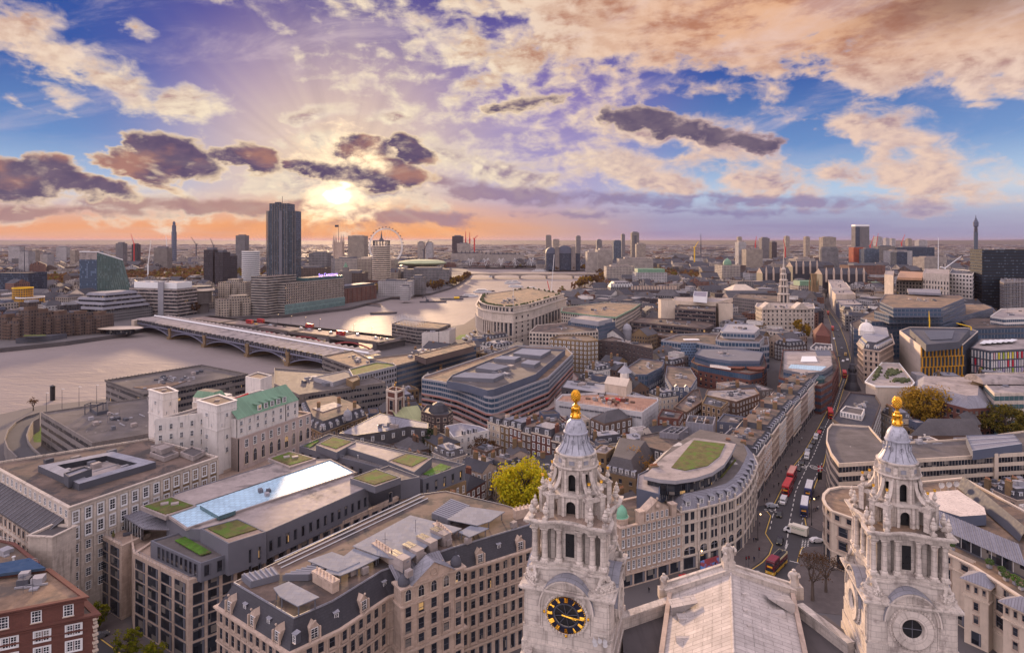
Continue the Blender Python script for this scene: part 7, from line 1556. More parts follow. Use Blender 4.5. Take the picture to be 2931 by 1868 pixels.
def wheel():
 c=Vector((P('X',1105,800).x*0+(1105-CX)/FN*2150,2150,78));r=63;al=R(38);ex=Vector((cos(al),sin(al),0))
 t=thing('observation_wheel','giant white observation wheel ringed with glass capsules against the orange sky','ferris wheel',(c.x,c.y,0));f=lambda a,k=1.,o=0.:c+ex*(r*k*cos(a))+Vector((0,0,r*k*sin(a)))+Vector((-ex.y,ex.x,0))*o
 b=MB();N=64
 for k,o,w in((1.,-3.5,.75),(1.,3.5,.75),(.955,0,.75)):
  for i in range(N):b.bar(f(2*PI*i/N,k,o),f(2*PI*(i+1)/N,k,o),w,4)
 for i in range(N):b.bar(f(2*PI*i/N,1,-3.5),f(2*PI*(i+.5)/N,.955),.3,3);b.bar(f(2*PI*i/N,1,3.5),f(2*PI*(i+.5)/N,.955),.3,3)
 b.build('rim',M['frame'],t);b=MB()
 for i in range(32):b.bar(f(0,0,(-8,8)[i%2]),f(2*PI*i/32,.955),.16,3)
 b.build('cable',M['frame'],t);b=MB();n=Vector((-ex.y,ex.x,0));b.bar(c-n*14,c+n*14,3,10);b.build('hub',M['frame'],t)
 for i in range(32):b=MB();q=f(2*PI*i/32,1.075);b.ball(q,2.6,8,6,0,.8);b.build('capsule',M['dgrey'],t)
 for s in(-1,1):b=MB();b.bar((c.x+ex.x*20*s+n.x*30,c.y+ex.y*20*s+n.y*30,0),c+n*10,2.2,6);b.build('leg',M['frame'],t)
wheel()
def F2(name,label,cat,v,x0,x1,ytop,d,wall,roof='felt',dep=25,rot=0.,group=None,z0=0.,clt=3):
 """block at distance d whose front spans x0..x1 in the picture and whose top sits at ytop"""
 a,b_=PD(v,x0,ytop,d),PD(v,x1,ytop,d);z=a.z;e=Vector((b_.x-a.x,0));ca,sa=cos(rot),sin(rot);ax=Vector((ca,sa))*e.length;dy=Vector((-sa,ca))*dep
 p0=Vector((a.x,a.y));return bld(name,label,cat,[p0,p0+ax,p0+ax+dy,p0+dy],z,wall,roof,.8,group=group,z0=z0)
wm_=lambda*a,**k:wmat(*a,**k)
W_=dict(band=wm_('banded_front',(.36,.31,.27,1),cw=4,ch=3.4,hf=.5,band=True),dband=wm_('dark_banded_front',(.14,.125,.125,1),cw=4,ch=3.2,hf=.5,band=True),stone=wm_('stone_front',(.42,.36,.32,1),cw=3.2,ch=3.6,wf=.45,hf=.55),brick=wm_('brick_front',(.20,.10,.075,1),cw=3,ch=3.2,wf=.42,hf=.5),brown=wm_('brown_front',(.13,.09,.075,1),cw=3,ch=3.2,wf=.45,hf=.5),white=wm_('white_front',(.46,.43,.43,1),cw=3.2,ch=3.2,wf=.5,hf=.45),grey=wm_('grey_front',(.22,.205,.21,1),cw=3,ch=3.4,wf=.55,hf=.55),glass=wm_('glass_front',(.10,.13,.17,1),(.03,.045,.07,1),cw=2.4,ch=3.6,wf=.8,hf=.75),navy=wm_('blue_glass_front',(.05,.07,.11,1),(.02,.03,.05,1),cw=2.4,ch=3.6,wf=.8,hf=.8),cream=wm_('cream_front',(.40,.33,.27,1),cw=3.2,ch=3.2,wf=.5,hf=.5),dark=wm_('dark_front',(.06,.048,.055,1),cw=2.5,ch=3.4,wf=.4,hf=.7))
def south():
 d=1000;a,b_=PD('K',182,160,d),PD('K',430,160,d);w=b_.x-a.x;cx=(a.x+b_.x)/2;z=a.z;zc=PD('K',205,97,d).z
 t=thing('glass_tower','tall dark glass tower with notched crown and lift hoist rising over the south bank','skyscraper',(cx,d+16,0));tm=wmat('tower_front',(.075,.082,.10,1),(.035,.055,.08,1),cw=2.2,ch=3.4,wf=.62,hf=.72);FOOT.append([Vector((cx+i,d+16+j))for i,j in((-26,-20),(26,-20),(26,20),(-26,20))])
 b=MB();b.prism(ccw([(cx-w/2,d+6),(cx-w*.32,d),(cx+w*.32,d),(cx+w/2,d+6),(cx+w/2,d+32),(cx-w/2,d+32)]),0,z);b.build('shaft',tm,t)
 b=MB();b.prism(ccw([(cx-w*.36,d-1.5),(cx+w*.3,d-1.5),(cx+w*.3,d+28),(cx-w*.36,d+28)]),0,zc);b.build('core',tm,t);b=MB()
 for i in range(13):x=cx-w/2+w*i/12;b.box((x,d-1.7 if abs(x-cx)<w*.3 else d+3,0),(.7,1.2,z if abs(x-cx)>w*.3 else zc))
 b.build('fin',M['conc'],t);b=MB();b.box((cx+2,d-2.6,0),(5,1.6,zc-12));b.build('hoist_shaft',M['grey'],t);b=MB();b.bar((cx,d+10,zc),(cx,d+10,zc+12),.4);b.box((cx-6,d+8,zc),(8,8,2.5));b.build('aerial',M['dgrey'],t)
 q=[P('K',345,1052),P('K',860,972)];a,b_=q;e=(b_-a).normalized();nb=Vector((-e.y,e.x));z=42.
 t,p=bld('riverside_hotel','long beige banded riverside block with a green glass foot and purple roof sign','hotel',[a,b_,b_+nb*28,a+nb*28-e*6],z,W_['band'],'felt',.8);L=(b_-a).length
 bb=MB();o=-nb*1.2;bb.prism(ccw([a+o,b_+o,b_,a]),0,12.5);bb.build('glass_foot',mat('green_foot',(.10,.16,.155,1),.15,.2,.05,(2.6,6.,3.,.12),spec=.6),t)
 for k in range(8):band(t,a,b_,14+k*3.4,15.7+k*3.4,'glass',3.4,'cream',d=.6,mw=.5)
 block(t,[a+e*L*.35,b_-e*3,b_+nb*24-e*3,a+nb*24+e*L*.35],z-.5,z+4,'gglass','felt',.4,.3,'glass_attic','attic_roof');block(t,[a-e*22+nb*10,a+e*34+nb*10,a+e*34+nb*36,a-e*22+nb*36],0,z+9,W_['band'],'felt',.6,.4,'rear_block','rear_roof')
 m=bpy.data.materials.new('purple_neon');m.use_nodes=True;pb=m.node_tree.nodes['Principled BSDF'];pb.inputs['Emission Color'].default_value=(.25,.08,.9,1);pb.inputs['Emission Strength'].default_value=1.2;c=a+e*L*.7-nb*.4;lettering('roof_sign','Sea Containers',7,m,t,(c.x-t['_b'][0],c.y-t['_b'][1],z+4.2),(PI/2,0,atan2(e.y,e.x)),.2)
 a,b_=P('K',868,958),P('K',1138,915);e=(b_-a).normalized();nb=Vector((-e.y,e.x));t,p=bld('brick_wharf','red brick riverside wharf striped with white bands beside the beige hotel','warehouse',[a,b_,b_+nb*30,a+nb*30],23,W_['brick'],'felt',.6,cornice=[(0,.6,.7),(6,.4,.5),(16,.5,.7)])
 for k in range(7):b=MB();c=lerp(a,b_,(k+.5)/7);b.box((c.x,c.y,0),(2,1.2,22.5),atan2(e.y,e.x));b.build('brick_bay',M['red'],t)
 block(t,inset(p,3),22.5,27,'dgrey','grey',.3,.3,'attic','attic_roof');c=P('K',955,905)+nb*20;t=thing('deco_tower','slim pale tower with slotted top rising behind the red brick wharf','tower',(*c,0));zt=PD('K',950,675,c.y).z;b=MB();b.box((*c,0),(17,15,zt));b.box((*c,zt),(10,9,6));b.build('shaft',M['conc'],t);b=MB();b.lathe([(4,0),(3,3),(0,9)],(*c,zt+6),4);b.build('cap',M['copper'],t)
 k=0;rn=random.Random(8)
 for lb,v,pp,z in(('stepped beige river flats with recessed balconies next to the banded hotel','K',[(148,1062),(330,1040)],34),('lower stepped beige flats by the road bridge end','J',[(1880,925),(2260,900)],22),('tall beige flats with many small windows behind the stepped river flats','J',[(1880,850),(2120,850)],38)):
  a,b_=pts(v,pp,0);e=(b_-a).normalized();nb=Vector((-e.y,e.x));t,p=bld('river_flats',lb,'flats',[a,b_,b_+nb*22,a+nb*22],z,W_['cream'],'felt',.6,group='stepped beige flats by the river');L=(b_-a).length
  for i in range(4):s0,h=L*(.05+.24*i),z*(.45+.16*((i*7)%4));block(t,[a+e*s0-nb*4,a+e*(s0+L*.17)-nb*4,a+e*(s0+L*.17)+nb*3,a+e*s0+nb*3],0,h,W_['cream'],'felt',.4,.3,'stepped_bay','bay_roof')
  block(t,[a+e*L*.3+nb*4,a+e*L*.7+nb*4,a+e*L*.7+nb*18,a+e*L*.3+nb*18],z-.5,z+4.5,W_['cream'],'light',.4,.3,'top_storey','top_roof');clutter(t,p,z-.6,5,k);k+=1
 c=P('J',1670,890);c.y+=14;r=112*.33223*c.y/FN;zt=PD('J',1670,665,c.y-r).z;t=thing('drum_building','round stone drum building of stacked rings with a tall hood','building',(*c,0));b=MB();pr=[(r*.7,0),(r*.7,12)]
 for k in range(7):z=12+k*3;pr+=[(r*.8,z),(r,z+.4),(r,z+1.6),(r*.9,z+1.7),(r*.9,z+3)]
 b.lathe(pr,(*c,0),28);b.build('ring_storeys',M['conc'],t);b=MB();b.lathe([(r*1.0,33),(r*1.12,zt-6),(r*1.08,zt-5.8),(r*.9,zt-5.8)],(*c,0),28);b.build('hood',M['cream'],t);b=MB();b.lathe([(r*.9,zt-7),(r*.9,zt),(0,zt)],(*c,0),20);b.build('top_storey',M['dgrey'],t);FOOT.append([c+Vector(d)for d in((-r,-r),(r,-r),(r,r),(-r,r))])
 a,b_=P('J',1118,905),P('J',1525,922);t,p=bld('striped_slab','black and white striped office slab with white attic beyond the railway bridge',OB,[a,b_,b_+Vector((8,34)),a+Vector((-2,34))],0,'black','felt',.8);
 t['_z']=z=zof('J',680,915);b=MB();n_=8;h=z/n_;q=p
 for o in list(t.children):bpy.data.objects.remove(o)
 b.prism(p,0,z);b.build('wall',M['glass'],t)
 for k in range(n_):b=MB();b.prism(inset(p,-.6),h*(k+.52),h*(k+1),0,0,True,True);b.build('white_band',M['light'],t)
 block(t,inset(p,4),z,z+8,'frame','light',.5,.4,'white_attic','attic_roof');c=lerp(a,b_,.68);b=MB();b.box((c.x,c.y-1,0),(7,3,z+9));b.build('stair_tower',M['lgrey'],t);clutter(t,inset(p,5),z+7.5,8,5,big=6)
 d=900;g=[PD('J',x,800,d)for x in(660,835,1030)];t=thing('wedge_tower','blue glass office tower with a sloping green edge and slanted top',OB,(g[1].x,d,0));za=PD('J',660,365,d).z;zb=PD('J',970,440,d).z;b=MB()
 A_,B_,C_=Vector((g[0].x,d+6)),Vector((g[1].x,d)),Vector((g[2].x+3,d+34));C2=C_+Vector((-14,-9));D_=Vector((g[0].x+10,d+44));f=lambda q,zz:(q.x,q.y,zz);top={0:za,1:za,2:zb}
 b.face([f(A_,0),f(B_,0),f(B_,za),f(A_,za)],[(0,0),(30,0),(30,za),(0,za)]);b.face([f(D_,0),f(A_,0),f(A_,za),f(D_,za)],[(0,0),(40,0),(40,za),(0,za)]);b.face([f(A_,za),f(B_,za),f(C2,zb),f(D_,zb)]);b.build('blue_side',wmat('wedge_glass',(.055,.08,.12,1),(.04,.065,.105,1),cw=2.4,ch=3.6,wf=.9,hf=.85),t)
 b=MB();b.face([f(B_,0),f(C_,0),f(C2,zb),f(B_,za)],[(0,0),(40,0),(38,zb),(0,za)]);b.face([f(C_,0),f(D_,0),f(D_,zb),f(C2,zb)]);b.build('green_side',wmat('wedge_green',(.11,.17,.15,1),(.05,.08,.09,1),cw=2.2,ch=3.6,wf=.5,hf=.9),t);b=MB();b.bar(f(A_,za+.4),f(B_,za+.4),.7);b.bar(f(B_,za+.4),f(C2,zb+.4),.9);b.build('top_edge',M['frame'],t)
 band(t,A_,B_,za-11,za-.5,'light',5,'grey','louvre_crown');FOOT.append([A_,B_,C_,D_])
 d=800;t=None;a,b_=P('J',380,960),P('J',820,985);e=(b_-a).normalized();nb=Vector((-e.y,e.x));a+=nb*8;b_+=nb*8;z=13
 t,p=bld('stepped_works','sprawling grey stepped concrete works with mansarded tiers and blind stair towers',OB,[a-e*20,b_,b_+nb*70,a+nb*70-e*20],z,W_['grey'],'dconc',.5);L=(b_-a).length;q=p
 for k in range(1,5):
  sh=ccw([a+e*L*(.02+.13*k)+nb*(3*k),b_-e*2*k+nb*(3*k),b_-e*2*k+nb*(70-4*k),a+e*L*(.02+.13*k)+nb*(70-4*k)]);block(t,sh,z,z+2.4,'glass','dconc',.1,.2,'window_tier','tier_roof');m=MB();o,i_=inset(sh,-1.4),inset(sh,.8)
  for u in range(4):w=(u+1)%4;m.face([(*o[u],z+2.4),(*o[w],z+2.4),(*i_[w],z+5.4),(*i_[u],z+5.4)])
  m.cap(i_,z+5.4);m.build('sloped_tier',M['zinc'],t);z+=5.4
 for x0,x1,yt in((815,880,790),(880,965,700),(965,1040,890)):g=PD('J',x0,yt,d),PD('J',x1,yt,d);b=MB();b.box(((g[0].x+g[1].x)/2,d-12+(x0-815)*.05,0),(g[1].x-g[0].x,16,g[0].z));b.build('blind_tower',M['conc'],t)
 c=P('J',250,940);c.y+=25;r=105*.33223*c.y/FN;t=thing('yellow_block','rounded amber block stepping down in white terraces behind the brick river flats',OB,(*c,0));tm=wmat('amber_front',(.55,.28,.02,1),(.03,.035,.06,1),cw=2.6,ch=3.,wf=.62,hf=.55);FOOT.append([c+Vector(d_)for d_ in((-r*1.6,-r),(r*1.6,-r),(r*1.6,r),(-r*1.6,r))])
 for k,(x,s,yt)in enumerate(((300,1.05,810),(235,.95,760),(175,.7,680))):cc=PD('J',x,yt,c.y-6+4*k);b=MB();b.lathe([(r*s,0),(r*s,cc.z),(0,cc.z)],(cc.x,c.y+3*k,0),24);b.build('rounded_tier',tm,t);b=MB();b.lathe([(r*s+.5,cc.z),(r*s+.5,cc.z+1.4),(r*s-.6,cc.z+1.4),(r*s-.6,cc.z)],(cc.x,c.y+3*k,0),24);b.build('white_parapet',M['frame']if k<2 else M['yellow'],t)
 F2('grid_block','white gridded glass block at the far left river edge',OB,'J',-90,100,765,800,W_['white'],dep=40);F2('dark_glass_block','wide dark glass block rising at the left edge beyond the amber block',OB,'J',-120,243,545,980,W_['navy'],dep=40)
 for i,(x0,x1,yt,yb)in enumerate(((-40,60,930,1120),(60,165,960,1122),(160,250,865,1118),(262,350,885,1110),(355,420,930,1105),(420,520,900,1098),(520,600,945,1090),(595,690,900,1082),(690,770,940,1076),(762,872,905,1068))):
  a,b_=P('J',x0,yb),P('J',x1,yb);z=zof('J',yt,yb);nb=Vector((.25,1))*15
  t,p=bld('brick_flats',('tall dark' if i in(2,5,7,9)else 'lower')+' brown brick river flats, '+('first','second','third','fourth','fifth','sixth','seventh','eighth','ninth','tenth')[i]+' from the left of their row','flats',[a,b_,b_+nb,a+nb],z,W_['brown'],'felt',.5,group='brown brick flats on the far bank')
  c=lerp(a,b_,.5);b=MB();
  for k in range(int(z/3)-1):b.box((c.x-4,c.y-.7,2+k*3),(4,1.4,1.));b.box((c.x+4,c.y-.7,2+k*3),(4,1.4,1.))
  b.build('balcony',M['brown'],t);block(t,[a+nb*.2+Vector((2,0)),lerp(a,b_,.6)+nb*.2,lerp(a,b_,.6)+nb*.8,a+nb*.8+Vector((2,0))],z-.4,z+2.8,'brown','felt',.3,.3,'stair_head','head_roof')
 for x0,x1,y,lb in((135,440,1125,'low dark riverside restaurant with grass roof tiers'),):a,b_=P('J',x0,y+28),P('J',x1,y+4);t,p=bld('riverside_pub',lb,'restaurant',[a,b_,b_+Vector((4,16)),a+Vector((4,16))],5,'dgrey','dgrey',.3);surf(t,'J',[(200,1090),(400,1085),(390,1075),(210,1078)],7,'moss')
 lst=[('twin_brown_tower','taller of two dark brown towers behind the drum building','tower','J',1755,1835,345,1150,'dark',30),('twin_brown_tower','shorter dark brown tower with stepped shoulder beside its taller twin','tower','J',1850,1920,365,1150,'dark',30),('brown_shoulder_block','dark brown shoulder block right of the two brown towers','tower','J',1905,1985,398,1180,'dark',30),('grey_slab_tower','plain grey slab tower on the horizon left of the tall glass tower','tower','J',2030,2110,222,1900,'grey',30),('white_slab','pale slab block of flats far left on the horizon','flats','J',72,168,320,2400,'white',25),('white_slab','pale tower block far left behind the dark glass block','flats','J',160,244,362,1700,'white',25),('white_slab','narrow cream tower block far left','flats','J',262,306,347,2000,'cream',20),('white_slab','pale tower block left of the wedge tower','flats','J',345,410,385,1750,'white',25),('white_slab','pair of white far tower blocks over the amber block','flats','J',485,572,322,2400,'white',20),('tan_slab','small amber tower block beside the wedge tower','flats','J',602,645,350,2200,'cream',20),('grey_tower','grey tower block with ragged top left of the slim round tower','tower','J',996,1058,290,2100,'grey',25),('core_tower','bare concrete core tower under a red crane','tower','J',1135,1183,298,2200,'dark',20),('striped_tower_block','grey and white striped tower block beneath the slim round tower','tower','J',1325,1440,330,2000,'band',30),('grey_office_slab','dark roofed grey office slab right of the tall glass tower',OB,'K',552,712,522,1300,'grey',30),('stone_tower_block','tall cream stone tower block left of the big wheel','tower','K',890,1028,375,1750,'cream',50),('stone_wing','lower stone wing at the foot of the cream tower block',OB,'K',758,968,570,1500,'stone',60),('stone_wing','cream stone wing in front of the wheel',OB,'K',972,1088,575,1350,'cream',50),('stone_wing','cream block between the striped round tower and the wheel',OB,'K',1245,1295,580,1400,'cream',40),('white_cube','blank white box beside the grey office slab','building','K',714,756,568,1350,'white',20),('concert_hall','big concrete hall with pale green curved roof by the bridges','concert hall','K',1405,1635,610,1500,'conc',60),('theatre','layered concrete theatre terraces behind the river trees','theatre','K',1370,1760,665,1330,'grey',60),('studio_block','white studio building with black framed box by the river trees',OB,'K',1150,1440,765,1080,'white',30),('studio_block','tilted dark and white studio block next to the river trees',OB,'K',1430,1545,735,1120,'grey',30),('studio_block','small white building on the river walk',OB,'K',1340,1420,812,1010,'white',16),('tan_block','low tan block between the beige hotel and the round striped tower',OB,'K',815,1020,695,1150,'brown',40),('brick_terrace','brick block left of the tan block',OB,'K',440,690,650,1150,'brown',40),('dark_slab','dark slab on the horizon right of the wheel','tower','K',1788,1880,378,2600,'dark',40),('abbey_towers','pale twin block near the horizon beyond the wheel','tower','K',1490,1545,430,2500,'stone',30),('pale_block','pale square block beyond the wheel','building','K',1560,1620,435,2500,'white',30),('long_ministry','long stone ministry with green roofs on the far embankment','palace','L',-30,298,430,2400,'stone',40),('turreted_hotel','long turreted stone palace on the far embankment','palace','L',292,690,440,2350,'stone',40),('grey_slab','pale grey slab behind the palace roofs','building','K',1830,1940,442,2500,'stone',40)]
 for nm,lb,ct,v,x0,x1,yt,d,wl,dp in lst:
  t,p=F2(nm,lb,ct,v,x0,x1,yt,d,W_.get(wl,M.get(wl)),'felt',dp);z=t['_z'];rn=random.Random(x0)
  c=sum(p,Vector((0,0)))/4;L=(p[1]-p[0]).length;block(t,[c+Vector((i*L*.3,j*dp*.3))for i,j in((-1,-1),(1,-1),(1,1),(-1,1))],z-.8,z+rn.uniform(2,4.5),'grey' if wl!='cream' else 'cream','dconc',.3,.3,'roof_house','roof_cap')
  if wl in('stone','cream')and L>60:
   for i in range(int(L/16)):b=MB();q=p[0]+(p[1]-p[0])*((i+.5)*16/L);b.lathe([(3,0),(3,4),(0,11)],(q.x,q.y+2,z),4);b.build('turret',M['slate2'],t)
 t=bpy.data.objects['concert_hall'];c=Vector(t['_b']);b=MB();b.ball((c.x,c.y-10,t['_z']),60,16,8,0,.14);b.build('curved_roof',mat('pale_green_shell',(.33,.36,.22,1)),t)
 def drum(nm,lb,ct,v,x0,x1,yt,d,ch,m0,m1,cap=None,top=None,n=20,el=.8):
  a,b_=PD(v,x0,yt,d),PD(v,x1,yt,d);r=(b_.x-a.x)/2;c=((a.x+b_.x)/2,d+r*el);t=thing(nm,lb,ct,(*c,0));z=a.z;b=MB();b.lathe([(r*.93,0),(r*.93,z),(0,z)],(*c,0),n,0,1,el);b.build('core',m1,t)
  k=int(z/ch)
  for i in range(k):b=MB();z0=z-(i+1)*ch+ch*.5;b.lathe([(r*.9,z0),(r,z0),(r,z0+ch*.5),(r*.9,z0+ch*.5)],(*c,0),n,0,1,el);b.build('ring_storey',m0,t)
  FOOT.append([Vector(c)+Vector((i*r,j*r))for i,j in((-1,-1),(1,-1),(1,1),(-1,1))]);return t,c,r,z
 t,c,r,z=drum('striped_round_tower','black and white ringed tower with a pointed mast in front of the wheel','tower','K',1085,1246,462,1250,4.2,M['cream'],M['glass'],n=8)
 b=MB()
 for i in range(8):a=i*PI/4;b.bar((c[0]+r*.85*cos(a),c[1]+r*.7*sin(a),z),(c[0]+r*.85*cos(a),c[1]+r*.7*sin(a),z+9),1.2)
 b.lathe([(r*.95,9),(r*.95,11),(0,11)],(*c,z),8,0,1,.8);b.lathe([(r*.3,11),(2,16),(.3,30),(0,31)],(*c,z),8);b.build('crown',M['dgrey'],t)
 drum('white_drum_office','white ringed drum office left of the tall glass tower',OB,'J',2060,2212,358,1250,4.,M['frame'],M['dgrey'],n=24)
 t,c,r,z=drum('slim_glass_tower','slim round glass tower with turbine crown alone on the left horizon','skyscraper','J',1468,1512,190,2500,8.,M['navy'],M['bglass'],n=16);b=MB();b.lathe([(r*.75,0),(r*.75,26),(r*.5,26),(r*.5,38),(0,44)],(*c,z),12);b.build('crown',M['navy'],t)
 d=2550;a,b_=PD('K',778,430,d),PD('K',842,430,d);w=b_.x-a.x;t=thing('palace_tower','square gothic palace tower with corner spires and flag beside the cream tower block','tower',((a.x+b_.x)/2,d,0));b=MB();b.box(((a.x+b_.x)/2,d,0),(w,w,a.z));b.build('shaft',M['warm'],t)
 for i in(-1,1):
  for j in(-1,1):b=MB();b.lathe([(5,0),(5,a.z),(0,a.z+34)],((a.x+b_.x)/2+i*w/2,d+j*w/2,0),6);b.build('corner_spire',M['warm'],t)
 b=MB();b.bar(((a.x+b_.x)/2,d,a.z),((a.x+b_.x)/2,d,a.z+72),1.2,4,.6);b.box(((a.x+b_.x)/2-8,d,a.z+62),(15,.5,9));b.build('flagstaff',M['slate'],t)
south()
def boats():
 def hull(b,c,L,W,h,yaw,mi=0,z=WZ):
  ca,sa=cos(yaw),sin(yaw);pl=[(-L/2,-W*.4),(L*.25,-W/2),(L*.42,-W*.3),(L/2,0),(L*.42,W*.3),(L*.25,W/2),(-L/2,W*.4)]
  f=lambda k,zz:[(c.x+ca*x*k-sa*y*k,c.y+sa*x*k+ca*y*k)for x,y in pl]
  lo,up=f(.92,0),f(1.,0);n=len(pl)
  for i in range(n):j=(i+1)%n;b.face([(*lo[i],z-.3),(*lo[j],z-.3),(*up[j],z+h),(*up[i],z+h)],None,mi)
  b.cap(up,z+h*.8,mi)
 for nm,lb,v,x,y,L,yaw,st in(('barge','empty dark open barge moored alone in mid river','K',1198,1048,38,.18,'open'),('dredger','dark work barge with crane arm, first of the moored line','K',1575,950,26,.1,'crane'),('barge','low rusty barge behind the crane barge','K',1655,948,34,.15,'open'),('barge','barge with yellow cargo box in the moored line','K',1785,925,42,.15,'box'),('barge','dark lighter moored ahead of the white launch','K',1870,905,26,.1,'open'),('launch','white passenger launch moored nearest the dark lighter','K',1945,898,30,.2,'cabin'),('launch','double deck white launch further up the moored line','K',2050,862,38,.2,'cabin2'),('barge','dark pontoon beside the double deck launch','K',2105,855,24,.1,'open'),('launch','left of three white launches rafted together before the arched bridge','L',545,728,26,.3,'cabin2'),('launch','right of three white launches rafted together before the arched bridge','L',605,722,26,.2,'cabin2'),('launch','white launch moored just below the rafted launches','L',605,760,34,.2,'cabin'),('launch','white boat under way trailing a wake in mid river','L',760,778,26,.5,'cabin'),('launch','small boat passing under the arched bridge','L',370,662,18,.3,'cabin'),('launch','white moored boat by the far bank trees','L',1300,715,40,-.3,'cabin2'),('launch','white pier boat beyond the arched bridge','L',850,606,60,-.05,'cabin2'),('buoy','dark mooring post standing in the near river','F',403,790,4,0,'post')):
  c=P(v,x,y,WZ);t=thing(nm,lb,'boat' if st!='post' else 'mooring post',(*c,WZ));b=MB()
  if st=='post':b.lathe([(1.4,-2),(1.4,9),(1.7,9.2),(0,10)],(*c,WZ),10);b.build('shaft',M['black'],t);continue
  hull(b,c,L,L*.24,2.2,yaw);b.build('hull',M['frame']if 'cabin' in st else M['dgrey'],t)
  if st=='open':b=MB();hull(b,c,L*.86,L*.19,.3,yaw,0,WZ+1.9);b.build('hold',M['brown'],t)
  elif st=='box':b=MB();b.box((c.x+L*.2,c.y+2,WZ+1.8),(L*.22,L*.16,3),yaw);b.build('cargo_box',M['yellow'],t)
  elif st=='crane':b=MB();b.box((c.x,c.y,WZ+1.8),(5,4,3),yaw);b.path([(c.x,c.y,WZ+4),(c.x-4,c.y,WZ+11),(c.x-9,c.y,WZ+7)],.6);b.build('crane_arm',M['dgrey'],t)
  else:
   for k in range(2 if st=='cabin2' else 1):b=MB();b.box((c.x-L*.06,c.y,WZ+1.9+k*2.4),(L*(.66-.2*k),L*.19,1.),yaw);b.box((c.x-L*.06,c.y,WZ+2.9+k*2.4),(L*(.62-.2*k),L*.175,.9),yaw,1);b.box((c.x-L*.06,c.y,WZ+3.8+k*2.4),(L*(.68-.2*k),L*.2,.35),yaw);b.build('cabin',[M['frame'],M['glass']],t)
 for x0,y0,x1,y1,lb in((1270,905,1388,905,'timber jetty on piles by the far bank trees'),(1060,955,1176,965,'timber jetty on piles in front of the red brick wharf'),(520,985,925,985,'long floating pier at the foot of the beige hotel')):
  a,b_=P('K',x0,y0,0),P('K',x1,y1,0);t=thing('jetty',lb,'jetty',(*((a+b_)/2),0));b=MB();e=b_-a;b.box((*((a+b_)/2),-.6),(e.length,5,.7),atan2(e.y,e.x));b.build('deck',M['brown'],t);b=MB()
  for i in range(12):q=lerp(a,b_,i/11);b.bar((q.x,q.y-2,WZ-1),(q.x,q.y-2,.6),.5)
  b.build('pile',M['dgrey'],t)
boats()
